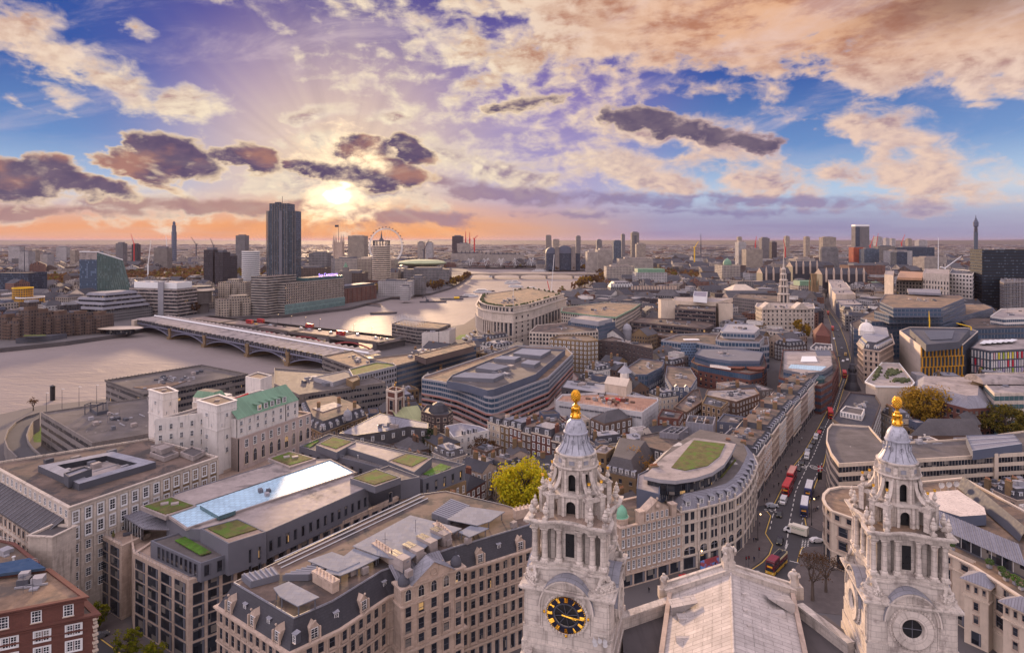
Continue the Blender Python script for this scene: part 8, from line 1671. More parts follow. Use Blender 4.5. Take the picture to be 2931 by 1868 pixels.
# -- far landmarks north of the river
def far():
 T='tower'
 lst=[('slab_tower','tall slab tower half wrapped in sheeting on the right horizon',T,'M',1280,1374,112,2600,'grey',30),('cream_slab','cream slab tower left of the wrapped slab tower',T,'M',1063,1152,184,2400,'cream',30),('white_tower_block','white slim tower block left of the cream slab',T,'M',500,551,217,1900,'white',30),('stone_block','cream block at the foot of the white slim tower block',OB,'M',551,660,264,1850,'cream',40),('tower_block','dark squat tower block between the white tower block and the cream slab',T,'M',722,756,216,2500,'dark',25),('tower_block','grey green tower block right of the white slim tower block',T,'M',655,708,190,2600,'grey',30),('tower_block','pale tower block on the horizon above the dark squat block',T,'M',815,842,180,3200,'cream',25),('tower_block','pale slim tower block just left of the cream slab',T,'M',948,977,182,3200,'cream',25),('tower_block','small tower block on the horizon over the white slim one',T,'M',497,523,182,3800,'cream',25),('tower_block','first of two narrow pale tower blocks right of the wrapped slab tower',T,'M',1485,1510,192,3200,'white',25),('tower_block','second of two narrow pale tower blocks right of the wrapped slab tower',T,'M',1524,1550,194,3250,'white',25),('tower_block','white tower block midway between the wrapped slab and the telecoms tower',T,'M',1706,1762,206,2700,'white',30),('tower_block','stubby white tower with cranes behind the wrapped slab',T,'M',1424,1462,182,3000,'white',30),('tower_block','pale tower block left of the telecoms tower',T,'M',1634,1660,196,3300,'cream',25),('orange_block','bright orange red block at the foot of the wrapped slab tower',OB,'M',1268,1340,252,2100,'orange',30),('blue_block','small deep blue glass block right of the orange red block',OB,'M',1556,1628,284,1900,'navy',30),('white_long_block','long white block behind the deep blue block',OB,'M',1505,1662,274,2000,'white',30),('glass_long_block','long grey glass block right of the orange red block',OB,'M',1340,1440,262,2050,'glass',30),('striped_long_block','wide blue striped block in front of the white tower block',OB,'M',1432,1546,245,2300,'band',30),('dark_long_block','wide dark block under the white tower block',OB,'M',1560,1810,252,2300,'navy',40),('court_hall','long dark slate hall roof behind the tall white steeple','law court','M',862,1068,382,1250,'slate',30),('court_hall','dark slate roofed gothic range right of the steeple','law court','M',1060,1362,432,1150,'slate',30),('court_hall','dark slate roofed gothic range left of the steeple','law court','M',660,850,425,1200,'slate',30),('stone_frame_block','stone framed office above the slate court roofs',OB,'M',884,1012,328,1600,'stone',40),('museum_block','big stone institution with pediment behind bare trees on the right','museum','M',1742,1892,318,1700,'stone',50),('brick_range','long red brick range on the right behind the slate courts','building','M',1240,1480,372,1350,'brick',40),('dome_block','pale block with green tinted dome left of the slate courts','building','M',390,512,372,1350,'stone',50),('roof_tent','wide pale roofed hall above the long grey office','hall','M',455,628,545,900,'dark',35),('dark_slab_block','long black roofed block below the wide pale roofed hall',OB,'M',340,780,560,860,'dark',20),('green_roof_block','low block with bright green roof right of the steeple','building','M',900,1062,508,960,'stone',30),('hotel_block','white twin towered riverside block above the arched bridge','hotel','L',1312,1412,415,1800,'stone',50),('hotel_block','tall cream riverside hotel right of the white twin towered block','hotel','L',1412,1560,395,1900,'stone',60),('long_palace','long white palace with rows of windows above the river trees','palace','L',1625,1960,482,1650,'stone',40),('terrace_block','curving stone terrace in front of the long white palace','building','L',1500,1780,560,1350,'stone',40),('green_topped_office','white office with bright green roof above the river trees',OB,'L',1792,2098,618,1250,'white',40),('chateau_block','grey chateau style block with steep slate roof among the river trees','building','L',1542,1758,770,980,'grey',35),('slate_terrace','long black slate roofed terrace right of the chateau style block','terrace','L',1742,2200,800,960,'brown',25),('tower_block','dark blue and white tower block on the horizon above the station arch',T,'L',903,957,252,3400,'band',25),('tower_block','short cream tower block right of the blue and white one',T,'L',973,1036,293,2900,'cream',30),('tower_block','grey tower block on the horizon right of the station arch',T,'L',1200,1246,262,3600,'grey',30),('tower_block','squat grey tower block above the cream riverside hotel',T,'L',1404,1456,300,2900,'grey',30),('tower_block','green grey office tower left of the lattice fronted tower',T,'L',1570,1646,305,2300,'glass',30),('tower_block','slim dark tower just left of the lattice fronted tower',T,'L',1650,1682,243,3200,'grey',25),('lattice_tower','lattice fronted tower block right of centre on the horizon',T,'L',1748,1822,226,2900,'band',30),('low_cream_block','low cream block at the foot of the lattice fronted tower',OB,'L',1795,1886,338,2500,'cream',30)]
 W_['orange']=wmat('orange_front',(.50,.10,.04,1),cw=3,ch=3.4);W_['slate']=M['slate']
 for nm,lb,ct,v,x0,x1,yt,d,wl,dp in lst:
  t,p=F2(nm,lb,ct,v,x0,x1,yt,d,W_[wl],'felt' if 'slate' not in wl else 'slate',dp);z=t['_z'];L=(p[1]-p[0]).length;c=sum(p,Vector((0,0)))/4;rn=random.Random(int(x0))
  if ct in('law court',):
   a,b_=pitched(t,p,z,11,'slate',gable='warm')
   for i in range(int(L/14)):b=MB();q=lerp(p[0],p[1],(i+.5)*14/L);b.lathe([(2,-14),(2,6),(0,14)],(q.x,q.y-1,z),5);b.build('pinnacle',M['warm'],t)
  elif nm in('chateau_block',):mansard(t,p,z,9,6,'slate2','lead');dorms(t,p[0],p[1],z,8,4,6,-1,kind='gable',wall='lgrey')
  elif nm=='slate_terrace':
   pitched(t,p,z,6,'slate',gable='brown')
   for i in range(16):stack(t,lerp(p[0],p[1],(i+.5)/16)+Vector((0,4)),z,7,3,1.4,0,'warm',4)
  elif nm in('green_topped_office','green_roof_block'):block(t,inset(p,4),z-.5,z+7,M['copper'],M['copper'],.2,.3,'green_roof','roof_top')
  elif nm=='roof_tent':pitched(t,p,z,9,'cream',hip=.3,gable='cream')
  elif nm=='dome_block':b=MB();b.lathe([(9,0),(9,5),(7,10),(3,13),(0,16)],(*c,z),14);b.build('dome',M['copper'],t,True)
  else:block(t,[c+Vector((i*L*.32,j*dp*.3))for i,j in((-1,-1),(1,-1),(1,1),(-1,1))],z-.8,z+rn.uniform(2,5),'grey' if wl not in('cream','white','stone')else 'light','dconc',.3,.3,'roof_house','roof_cap')
  if nm=='slab_tower':b=MB();q=p[0];b.box((q.x+L*.15,q.y-1,0),(L*.3,1.6,z));b.build('dark_bay',W_['navy'],t);b=MB();b.box((c.x,c.y,z),(L,dp,8));b.build('wrapped_top',M['frame'],t)
  if nm=='lattice_tower':b=MB();b.box((c.x,p[0].y-1,0),(L*.3,1.6,z-12));b.build('dark_bay',M['dgrey'],t)
 def rnd(nm,lb,ct,c,prof,n,ms,part='shaft'):
  t=thing(nm,lb,ct,(c.x,c.y,0));b=MB();b.lathe(prof,(c.x,c.y,0),n);b.build(part,ms,t);return t
 a,b_=PD('M',1070,262,1700),PD('M',1186,262,1700);r=(b_.x-a.x)/2;rnd('grey_drum_office','grey drum shaped office below the cream slab tower',OB,Vector(((a.x+b_.x)/2,1720)),[(r,0),(r,a.z),(r*.9,a.z),(r*.9,a.z+5),(0,a.z+5)],22,W_['grey'])
 d=2900;c=PD('M',2086,250,d);zz=lambda y:PD('M',2086,y,d).z;k=d/FN*.42816;t=thing('telecoms_tower','slender telecoms tower with ringed aerial galleries on the right horizon','tower',(c.x,d,0));b=MB();b.lathe([(12*k,0),(12*k,zz(150)),(0,zz(150))],(c.x,d,0),16);b.build('shaft',W_['glass'],t)
 b=MB();b.lathe([(7*k,zz(150)),(7*k,zz(118))],(c.x,d,0),14)
 for i in range(5):b.lathe([(7*k,zz(150-i*6)),(12*k,zz(149-i*6)),(12*k,zz(146-i*6)),(7*k,zz(145-i*6))],(c.x,d,0),14)
 b.build('aerial_gallery',M['dgrey'],t);b=MB();b.lathe([(8*k,zz(118)),(15*k,zz(110)),(15*k,zz(82)),(10*k,zz(78)),(10*k,zz(70)),(5*k,zz(66)),(5*k,zz(60)),(7*k,zz(58)),(0,zz(54))],(c.x,d,0),16);b.build('head',M['navy'],t);b=MB();b.bar((c.x,d,zz(58)),(c.x,d,zz(38)),1.6);b.build('mast',M['dgrey'],t)
 d=930;a,b_=PD('M',984,440,d),PD('M',1022,440,d);w=b_.x-a.x;cx=(a.x+b_.x)/2;t=thing('gothic_church_tower','tan octagonal gothic church tower right of the white steeple','church',(cx,d,0));b=MB();b.box((cx,d,0),(w,w,a.z-16));b.lathe([(w*.48,0),(w*.48,18),(w*.55,18),(w*.5,20),(0,20)],(cx,d,a.z-17),8,0,1,1,PI/8);b.build('tower',M['tanb'],t)
 b=MB()
 for i in(-1,1):
  for j in(-1,1):b.lathe([(1.4,0),(1.2,a.z-10),(0,a.z-3)],(cx+i*w*.5,d+j*w*.5,0),5)
 b.build('pinnacle',M['tanb'],t)
 d=2050;t=None;a,b_=PD('L',905,420,d),PD('L',1240,420,d);t,p=F2('station_arch','glass fronted station with two dark green arched roofs above the river trees','railway station','L',905,1240,430,d,W_['navy'],'dgrey',60);z=t['_z']
 for x0,x1,h in((a.x,a.x+(b_.x-a.x)*.3,20),(a.x+(b_.x-a.x)*.28,b_.x-(b_.x-a.x)*.2,26)):
  b=MB();r=(x1-x0)/2;n=12;pr=[(x0+r-r*cos(PI*i/n),z+h*sin(PI*i/n))for i in range(n+1)]
  for(xa,za),(xb,zb)in zip(pr,pr[1:]):b.face([(xa,d-2,za),(xb,d-2,zb),(xb,d+58,zb),(xa,d+58,za)])
  b.face([(x,d-2,zz_)for x,zz_ in pr][::-1],None,1);b.build('arched_roof',[M['dgrey'],M['navy']],t)
 for f_ in(.32,.8):b=MB();b.box((a.x+(b_.x-a.x)*f_,d-3,0),(14,14,z+22));b.build('corner_turret',M['conc'],t)
 for i,(v,x,yb,yt,dx,d,m,lb)in enumerate((('M',1420,246,158,14,2600,'rpaint','tall red crane right of the wrapped slab tower'),('M',1380,243,172,26,2500,'rpaint','slanting red crane beside the wrapped slab tower'),('M',812,255,196,-14,2500,'rpaint','red crane left of the cream slab tower'),('M',612,225,178,8,3000,'rpaint','small red crane over the cream block far off'),('M',1590,222,165,22,3000,'rpaint','red crane between the white tower block and the stubby one'),('M',248,235,160,0,2600,'dgrey','dark mast like crane on the far right bank horizon'),('M',205,255,212,26,2200,'yellow','yellow crane left among the far roofs'),('M',1835,395,188,0,1500,'frame','white lattice crane mast in front of the museum block'),('M',1880,390,310,110,1400,'frame','long white slanting crane jib before the black glass block'),('J',1155,300,205,-28,2200,'rpaint','red crane on the bare core tower'),('J',1440,330,220,-12,2300,'frame','pale crane beside the slim round tower'),('J',1275,480,265,25,1500,'frame','white slanting crane in front of the striped tower block'),('J',1690,300,235,-45,2400,'dgrey','thin crane right of the slim round tower'),('J',1840,310,245,-30,2400,'dgrey','thin crane left of the grey slab tower'),('J',210,520,310,0,1200,'dgrey','dark mast rising left of the wedge tower'),('K',1905,400,335,0,2600,'rpaint','red mast crane right of the dark horizon slab'),('K',1940,400,345,0,2600,'rpaint','thin red mast crane further right of the dark horizon slab'),('K',1545,500,405,45,2000,'dgrey','dark slanting crane beyond the wheel'),('K',1980,400,370,30,2600,'rpaint','slanting crane between the mast cranes and the centre'),('L',955,865,700,-38,900,'rpaint','red crane with white jib standing behind the colonnaded block'))):
  a=PD(v,x,yb,d);b_=PD(v,x+dx,yt,d);t=thing('tower_crane',lb,'crane',(a.x,d,0));w=d/900*.55+.25;b=MB();b.bar((a.x,d,0),(a.x,d,a.z),w*1.5);b.bar((a.x,d,a.z),(b_.x,d,b_.z),w,4,w*.5);b.build('mast',M[m],t)
  if i==19:b=MB();q=PD(v,985,440,d);b.bar((a.x,d,a.z+8),(q.x,d,q.z),.35);b.build('jib',M['frame'],t)
  elif dx:b=MB();b.bar((a.x,d,a.z),(a.x-(b_.x-a.x)*.3,d,a.z+2),w*1.2);b.build('counter_jib',M[m],t)
far()
# -- trees
LEAF={}
def leaf_mat(name,c1,c2):
 if name in MATS:return MATS[name]
 m=bpy.data.materials.new(name);m.use_nodes=True;t=NT(m.node_tree);Ps=t.new('ShaderNodeNewGeometry').outputs['Position']
 c=t.mix(t.ss(t.noise(Ps,.9,4,.7),.35,.68),c1,c2);d=t.new('ShaderNodeBsdfDiffuse');t.put(d.inputs[0],c);tr=t.new('ShaderNodeBsdfTranslucent');t.put(tr.inputs[0],c)
 mx=t.new('ShaderNodeMixShader');mx.inputs[0].default_value=.35;t.put(mx.inputs[1],d.outputs[0]);t.put(mx.inputs[2],tr.outputs[0]);o=t.new('ShaderNodeOutputMaterial');t.put(o.inputs[0],mx.outputs[0]);MATS[name]=m;return m
def tree(name,label,x,y,h,r,lm,n,leaf,seed=1,bare=.0,squash=1.,trunk=.35,group=None,z0=0.):
 """tapered trunk with forking limbs; the crown is clumps of leaf-sized faces at the limb ends"""
 rn=random.Random(seed);t=thing(name,label,'tree',(x,y,z0),group);b=MB();tips=[]
 def limb(p,d,L,w,k):
  q=p;m=3
  for i in range(m):
   d=(d+Vector((rn.gauss(0,.16),rn.gauss(0,.16),rn.gauss(.03,.1)))).normalized();nq=q+d*L/m;b.bar(q,nq,w*(1-i/m*.45),5,w*(1-(i+1)/m*.45));q=nq
  if k==0:tips.append(q);return
  for j in range(rn.choice((2,3,3))):
   a=rn.uniform(0,2*PI);s=Vector((cos(a),sin(a),rn.uniform(-.1,.7)));limb(q,(d*.65+s*.75).normalized(),L*rn.uniform(.55,.8),w*.55,k-1)
 base=Vector((x,y,z0));th=h*trunk;b.bar(base,base+Vector((0,0,th)),r*.065+.12,7,r*.045+.08)
 for j in range(5):a=2*PI*j/5+rn.uniform(0,.8);limb(base+Vector((0,0,th)),Vector((cos(a)*.8,sin(a)*.8,rn.uniform(.5,1.3))).normalized(),(h-th)*.38,r*.032+.05,3 if bare else 2)
 limb(base+Vector((0,0,th)),Vector((0,0,1)),(h-th)*.45,r*.035+.06,3 if bare else 2)
 b.build('trunk',M['bark'],t)
 c0=base+Vector((0,0,(h+th*.6)/2));rz=(h-th*.6)/2*squash;cl=[]
 if bare:cl=[(q,.9)for q in tips]
 else:
  for i in range(max(14,int(n/55))):
   d=Vector((rn.gauss(0,1),rn.gauss(0,1),rn.gauss(0,1))).normalized();k=rn.uniform(.45,1.)**.6*(1+.24*sin(3*atan2(d.y,d.x)+seed)*cos(2.3*d.z+seed));cl.append((c0+Vector((d.x*r*k*.88,d.y*r*k*.88,d.z*rz*k*.88)),r*rn.uniform(.11,.33)))
 m=MB();per=max(1,int(n/max(1,len(cl))))
 for q,rr in cl:
  for i in range(per):
   d=Vector((rn.gauss(0,1),rn.gauss(0,1),rn.gauss(0,.8))).normalized()*rr*rn.uniform(.3,1.1);p=q+d;nn=(d.normalized()+Vector((rn.gauss(0,.5),rn.gauss(0,.5),rn.gauss(.3,.5)))).normalized();u=nn.orthogonal().normalized();a=rn.uniform(0,PI);w=nn.cross(u);u,w=u*cos(a)+w*sin(a),w*cos(a)-u*sin(a);s=leaf*rn.uniform(.6,1.3)
   m.face([p-u*s-w*s*.5,p+u*s*.2-w*s*.7,p+u*s+w*s*.3,p-u*s*.3+w*s*.7])
 m.build('crown',lm,t);return t
LY=leaf_mat('yellow_leaf',(.56,.42,.02,1),(.27,.30,.02,1));LO=leaf_mat('amber_leaf',(.36,.20,.025,1),(.19,.13,.025,1));LG=leaf_mat('olive_leaf',(.055,.06,.018,1),(.20,.14,.025,1));LD=leaf_mat('dark_leaf',(.02,.035,.018,1),(.035,.055,.025,1));LB=leaf_mat('brown_leaf',(.13,.065,.03,1),(.075,.045,.025,1));LS=leaf_mat('lime_leaf',(.12,.15,.015,1),(.26,.22,.02,1));LR=leaf_mat('rust_leaf',(.17,.085,.03,1),(.10,.065,.03,1))
def trees():
 g=lambda v,x,y,d:PD(v,x,y,d)
 c=g('B',1605,440,215);tree('plane_tree','bright yellow plane tree behind the roof screens left of the clock tower',c.x,215,21,11,LY,9500,.42,1);FOOT.append([Vector((c.x+i,213+j))for i,j in((-6,-24),(8,-24),(8,5),(-6,5))])
 c=g('I',1340,1340,326);tree('plane_tree','broad amber tree behind the tower with the round opening',c.x,326,21,14,LO,7500,.5,2);FOOT.append([Vector((c.x+i,326+j))for i,j in((-9,-16),(9,-16),(9,8),(-9,8))])
 c=g('I',1910,1400,301);tree('plane_tree','olive brown tree at the right edge below the vault roof',c.x,301,18,12,LG,4500,.5,3);FOOT.append([Vector((c.x+i,301+j))for i,j in((-8,-16),(8,-16),(8,8),(-8,8))])
 c=g('B',1010,160,271);tree('evergreen_tree','dark evergreen tree beside the slate hung mansard houses',c.x,271,15.5,5.4,LD,3500,.4,4)
 c=g('B',1350,225,268);tree('bare_tree','nearly bare brown tree in the court before the terrace',c.x,268,13,6.5,LB,1100,.3,5,bare=1)
 c=g('S',370,480,236);tree('bare_tree','bare tree with last yellow leaves against the slate hall',c.x,236,18,6,leaf_mat('last_leaf',(.42,.22,.02,1),(.3,.14,.02,1)),700,.22,6,bare=1)
 c=P('R',1190,1530);tree('bare_tree','bare tree on the paving beside the tower with the round opening',c.x,c.y,14,6,LB,500,.2,7,bare=1)
 c=P('R',1330,1440);tree('bare_tree','second bare tree on the paving closest to the crescent block',c.x,c.y,11,5,LB,400,.2,17,bare=1)
 for i,(x,y,d,h,r,l)in enumerate((('A',(838,1400),143,8,3.2,'round lime green street tree at the kerb by the grid windowed wing'),('A',(990,1480),139,7.4,2.9,'smaller yellow green street tree nearest the mansard block corner'),('A',(650,1265),155,7.5,2.2,'slim street tree half hidden by the red brick corner'))):c=g('A',*y,d);tree('street_tree',l,c.x,d,h,r,LS,2600,.2,20+i)
 c=P('I',440,838);tree('plane_tree','rust coloured tree between the steeple and the red gabled house',c.x,c.y+4,22,8.5,LO,2200,.7,9);FOOT.append([Vector((c.x+i,c.y+j))for i,j in((-9,-34),(9,-34),(9,10),(-9,10))])
 c=P('F',255,870);tree('bare_tree','small bare tree by the ramp at the near river edge',c.x,c.y,7,3.5,LB,300,.3,10,bare=1)
 proto=[tree('river_tree','rusty brown river tree in the dense belt',0,0,16,8,m,420,1.3,30+i,group='trees along the embankments')for i,m in enumerate((LB,LR,LO))]
 spots=[];rn=random.Random(12)
 def belt(v,pp,n,dep,w=0.,what=''):
  pp=pts(v,pp,0);L=[(a,b_)for a,b_ in zip(pp,pp[1:])]
  for i in range(n):a,b_=L[int(rn.random()*len(L))];q=lerp(a,b_,rn.random());q=q+Vector((q.x,q.y)).normalized()*rn.uniform(0,dep);spots.append((q,rn.uniform(.75,1.25),what))
 belt('L',[(1190,800),(1300,760),(1400,735),(1500,800),(1540,850)],34,120,0,'north bank by the chateau style block');belt('L',[(1420,690),(1560,690),(1660,700)],22,120,0,'north bank below the green roofed office');belt('L',[(1000,600),(1200,598),(1400,604),(1500,600)],26,200,0,'north bank beyond the arched bridge');belt('L',[(0,520),(300,510),(700,520)],18,150,0,'far bank before the turreted palace')
 belt('K',[(1500,860),(1620,850),(1760,825),(1860,790),(1935,735)],34,60,0,'far bank promenade below the concert hall');belt('K',[(1130,880),(1230,880),(1330,860)],10,40,0,'far bank next to the red brick wharf');belt('J',[(1530,890),(1620,900),(1700,905)],7,30,0,'far bank at the end of the road bridge');belt('J',[(1040,800),(1100,790)],6,90,0,'ground between the wedge tower and the striped slab');belt('F',[(150,300),(400,290),(470,300)],6,8,0,'far river walk before the brick flats')
 spots.sort(key=lambda s:s[0].y)
 for i,(q,s,what)in enumerate(spots):
  nm=('brown','rusty','amber')[i%3];lb='%s leafed tree on the %s'%(nm,what)
  if i<3:o=proto[i];o.location=(q.x,q.y,0);o.scale=(s,s,s*.95);o['label']=lb
  else:o=dup(proto[i%3],(q.x,q.y,0),rn.uniform(0,6),lb,(s,s,s*.95))
  o['group']='%s trees on the %s'%(nm,what)
trees()
# -- vehicles
GL=M['glass'];lampw=mat('headlight',(.8,.7,.45,1));lampr=mat('tail_light',(.5,.02,.02,1));tyre=mat('tyre',(.02,.02,.022,1),.9)
def wheels(t,L,W,r=.33,xs=None):
 for x in xs or(-L*.31,L*.31):
  for y in(-W/2+.06,W/2-.06):b=MB();k0=len(b.v);b.lathe([(0,-.1),(r,-.1),(r,.1),(0,.1)],(0,0,0),12);b.v=[(x+a,y+c,r+d)for a,d,c in((v[0],v[1],v[2])for v in b.v)];b.build('wheel',tyre,t)
def lights(t,L,W,z=.7):
 for y in(-W*.34,W*.34):
  b=MB();b.box((L/2,y,z),(.08,.3,.18));b.build('headlight',lampw,t);b=MB();b.box((-L/2,y,z),(.08,.26,.2));b.build('tail_light',lampr,t)
def shell(pr,W,t,m,name='body',tw=.86,zt=.95):
 """closed body from a side profile (x, z) with the parts above zt drawn in"""
 b=MB();f=lambda p,s:(p[0],s*(W/2 if p[1]<=zt else W/2*tw),p[1]);n=len(pr)
 for i in range(n):j=(i+1)%n;b.face([f(pr[i],-1),f(pr[j],-1),f(pr[j],1),f(pr[i],1)][::-1])
 for s in(-1,1):
  q=[Vector((p[0],p[1],0))for p in pr]
  for tri in tessellate_polygon([q]):b.face([f(pr[i],s)for i in tri])
 return b.build(name,m,t)
def car(kind,m,lb,nm='car',ct='car'):
 t=thing(nm,lb,ct,(0,0,0));t['_b']=(0,0,0)
 if kind=='car':L,W=4.4,1.8;shell([(-2.2,.3),(2.2,.3),(2.22,.7),(1.25,.92),(.45,1.42),(-1.2,1.42),(-1.95,.98),(-2.2,.9)],W,t,m);gp=[(1.05,.96),(.42,1.36),(-1.15,1.36),(-1.75,.98)];
 elif kind=='taxi':L,W=4.5,1.8;shell([(-2.25,.3),(2.25,.3),(2.25,.85),(1.2,1.05),(.75,1.75),(-1.5,1.78),(-2.0,1.1),(-2.25,.95)],W,t,m);gp=[(1.02,1.1),(.7,1.66),(-1.42,1.66),(-1.85,1.1)]
 else:L,W=5.2,2.;shell([(-2.6,.3),(2.6,.3),(2.6,1.0),(1.9,1.25),(1.35,2.1),(-2.5,2.15),(-2.6,1.9)],W,t,m,tw=.94);gp=[(1.8,1.3),(1.35,1.98),(.6,1.98),(.6,1.3)]
 b=MB();hw=W/2*(.94 if kind=='van' else.87)+.015
 for s in(-1,1):b.face([(x,s*hw,z)for x,z in(gp if s<0 else gp[::-1])])
 (x0,z0),(x1,z1)=gp[0],gp[1];b.face([(x0+.12,-hw*.9,z0),(x0+.12,hw*.9,z0),(x1+.06,hw*.86,z1),(x1+.06,-hw*.86,z1)])
 if kind!='van':(x0,z0),(x1,z1)=gp[3],gp[2];b.face([(x0-.1,hw*.9,z0),(x0-.1,-hw*.9,z0),(x1-.06,-hw*.86,z1),(x1-.06,hw*.86,z1)])
 b.build('window',GL,t);wheels(t,L,W);lights(t,L,W,.62);return t
def bus(m,roofm,lb,open_top=False,low=None):
 t=thing('double_decker_bus',lb,'bus',(0,0,0));t['_b']=(0,0,0);L,W,H=10.6,2.5,4.3
 b=MB();pr=[(-L/2,.4),(L/2-.1,.4),(L/2,1.3),(L/2-.05,2.5),(L/2-.25,H-.25),(L/2-.6,H),(-L/2+.3,H),(-L/2,H-.3)]if not open_top else[(-L/2,.4),(L/2-.1,.4),(L/2,1.3),(L/2-.1,2.9),(L/2-.3,H-.2),(L/2-.6,H),(.6,H),(.6,3.2),(-L/2,3.2)]
 shell(pr,W,t,m,'body',1.,9)
 if low:b=MB();b.box((0,0,.42),(L+.03,W+.04,.9));b.build('lower_panel',low,t)
 b=MB()
 for z0,z1 in((1.25,2.05),(2.85,3.6)):
  for s in(-1,1):
   x0,x1=-L/2+.5,L/2-.7
   if open_top and z0>2:x0=.9
   n=7
   for i in range(n):u,v=x0+(x1-x0)*i/n+.06,x0+(x1-x0)*(i+1)/n-.06;b.face([(u,s*(W/2+.02),z0),(v,s*(W/2+.02),z0),(v,s*(W/2+.02),z1),(u,s*(W/2+.02),z1)][::-s])
  b.face([(L/2+.03-(.1 if z0>2 else 0),-W*.42,z0),(L/2+.03-(.1 if z0>2 else 0),W*.42,z0),(L/2-(.22 if z0>2 else.0)+.02,W*.42,z1),(L/2-(.22 if z0>2 else.0)+.02,-W*.42,z1)]);b.face([(-L/2-.02,W*.4,z0),(-L/2-.02,-W*.4,z0),(-L/2-.02,-W*.4,min(z1,3.1)),(-L/2-.02,W*.4,min(z1,3.1))])
 b.build('window',GL,t);b=MB();x0=-L/2+.35 if not open_top else.7;b.prism(ccw([(x0,-W/2+.12),(L/2-.7,-W/2+.12),(L/2-.7,W/2-.12),(x0,W/2-.12)]),H-.02,H+.05);b.build('roof',roofm,t)
 b=MB();b.box((L/2+.0,0,2.35),(.14,1.5,.42));b.build('destination_sign',mat('amber_display',(.8,.35,.02,1),.5,.05,1.),t)
 if open_top:
  b=MB()
  for i in range(9):
   for y in(-.85,-.4,.4,.85):b.box((.2-i*.6,y,3.22),(.12,.4,.75));b.box((.36-i*.6,y,3.22),(.4,.4,.38))
  b.build('seat',M['dgrey'],t);b=MB()
  for s in(-1,1):b.box((-2.3,s*W/2,3.2),(5.9,.06,.55))
  b.box((-L/2,0,3.2),(.06,W,.55));b.build('side_rail',mat('bus_cream',(.6,.5,.3,1)),t)
 wheels(t,L,W,.48,(-3.1,3.4));lights(t,L,W,.75);return t
def lorry(lb):
 t=thing('box_lorry',lb,'lorry',(0,0,0));t['_b']=(0,0,0);W=2.2;shell([(1.2,.4),(3.6,.4),(3.6,1.1),(2.9,1.35),(2.4,2.2),(1.2,2.3)],W,t,M['frame'],'cab',.92,1.2)
 b=MB();b.box((-1.3,0,.65),(5.0,2.3,2.5));b.prism(ccw([(1.2,-1.1),(2.2,-1.0),(2.2,1.0),(1.2,1.1)]),2.2,2.75);b.build('cargo_box',mat('lorry_white',(.66,.6,.5,1),.5,.05,.3),t)
 b=MB();b.face([(2.95,-.9,1.4),(2.95,.9,1.4),(2.46,.85,2.15),(2.46,-.85,2.15)]);[b.face([(1.6,s*1.06,1.3),(2.7,s*1.06,1.3),(2.3,s*1.03,2.1),(1.6,s*1.03,2.1)][::-s])for s in(-1,1)];b.build('window',GL,t)
 lettering('side_lettering','KOMFORT',.85,mat('green_letter',(.03,.16,.06,1)),t,(-1.1,1.17,2.0),(PI/2,0,PI))
 wheels(t,6.6,W,.38,(-2.4,2.6));lights(t,7.1,W,.8);return t
def heading(p,q):d=q-p;return atan2(d.y,d.x)
cm=lambda n,c:mat('paint_'+n,c,.3,.05,.5,spec=.6)
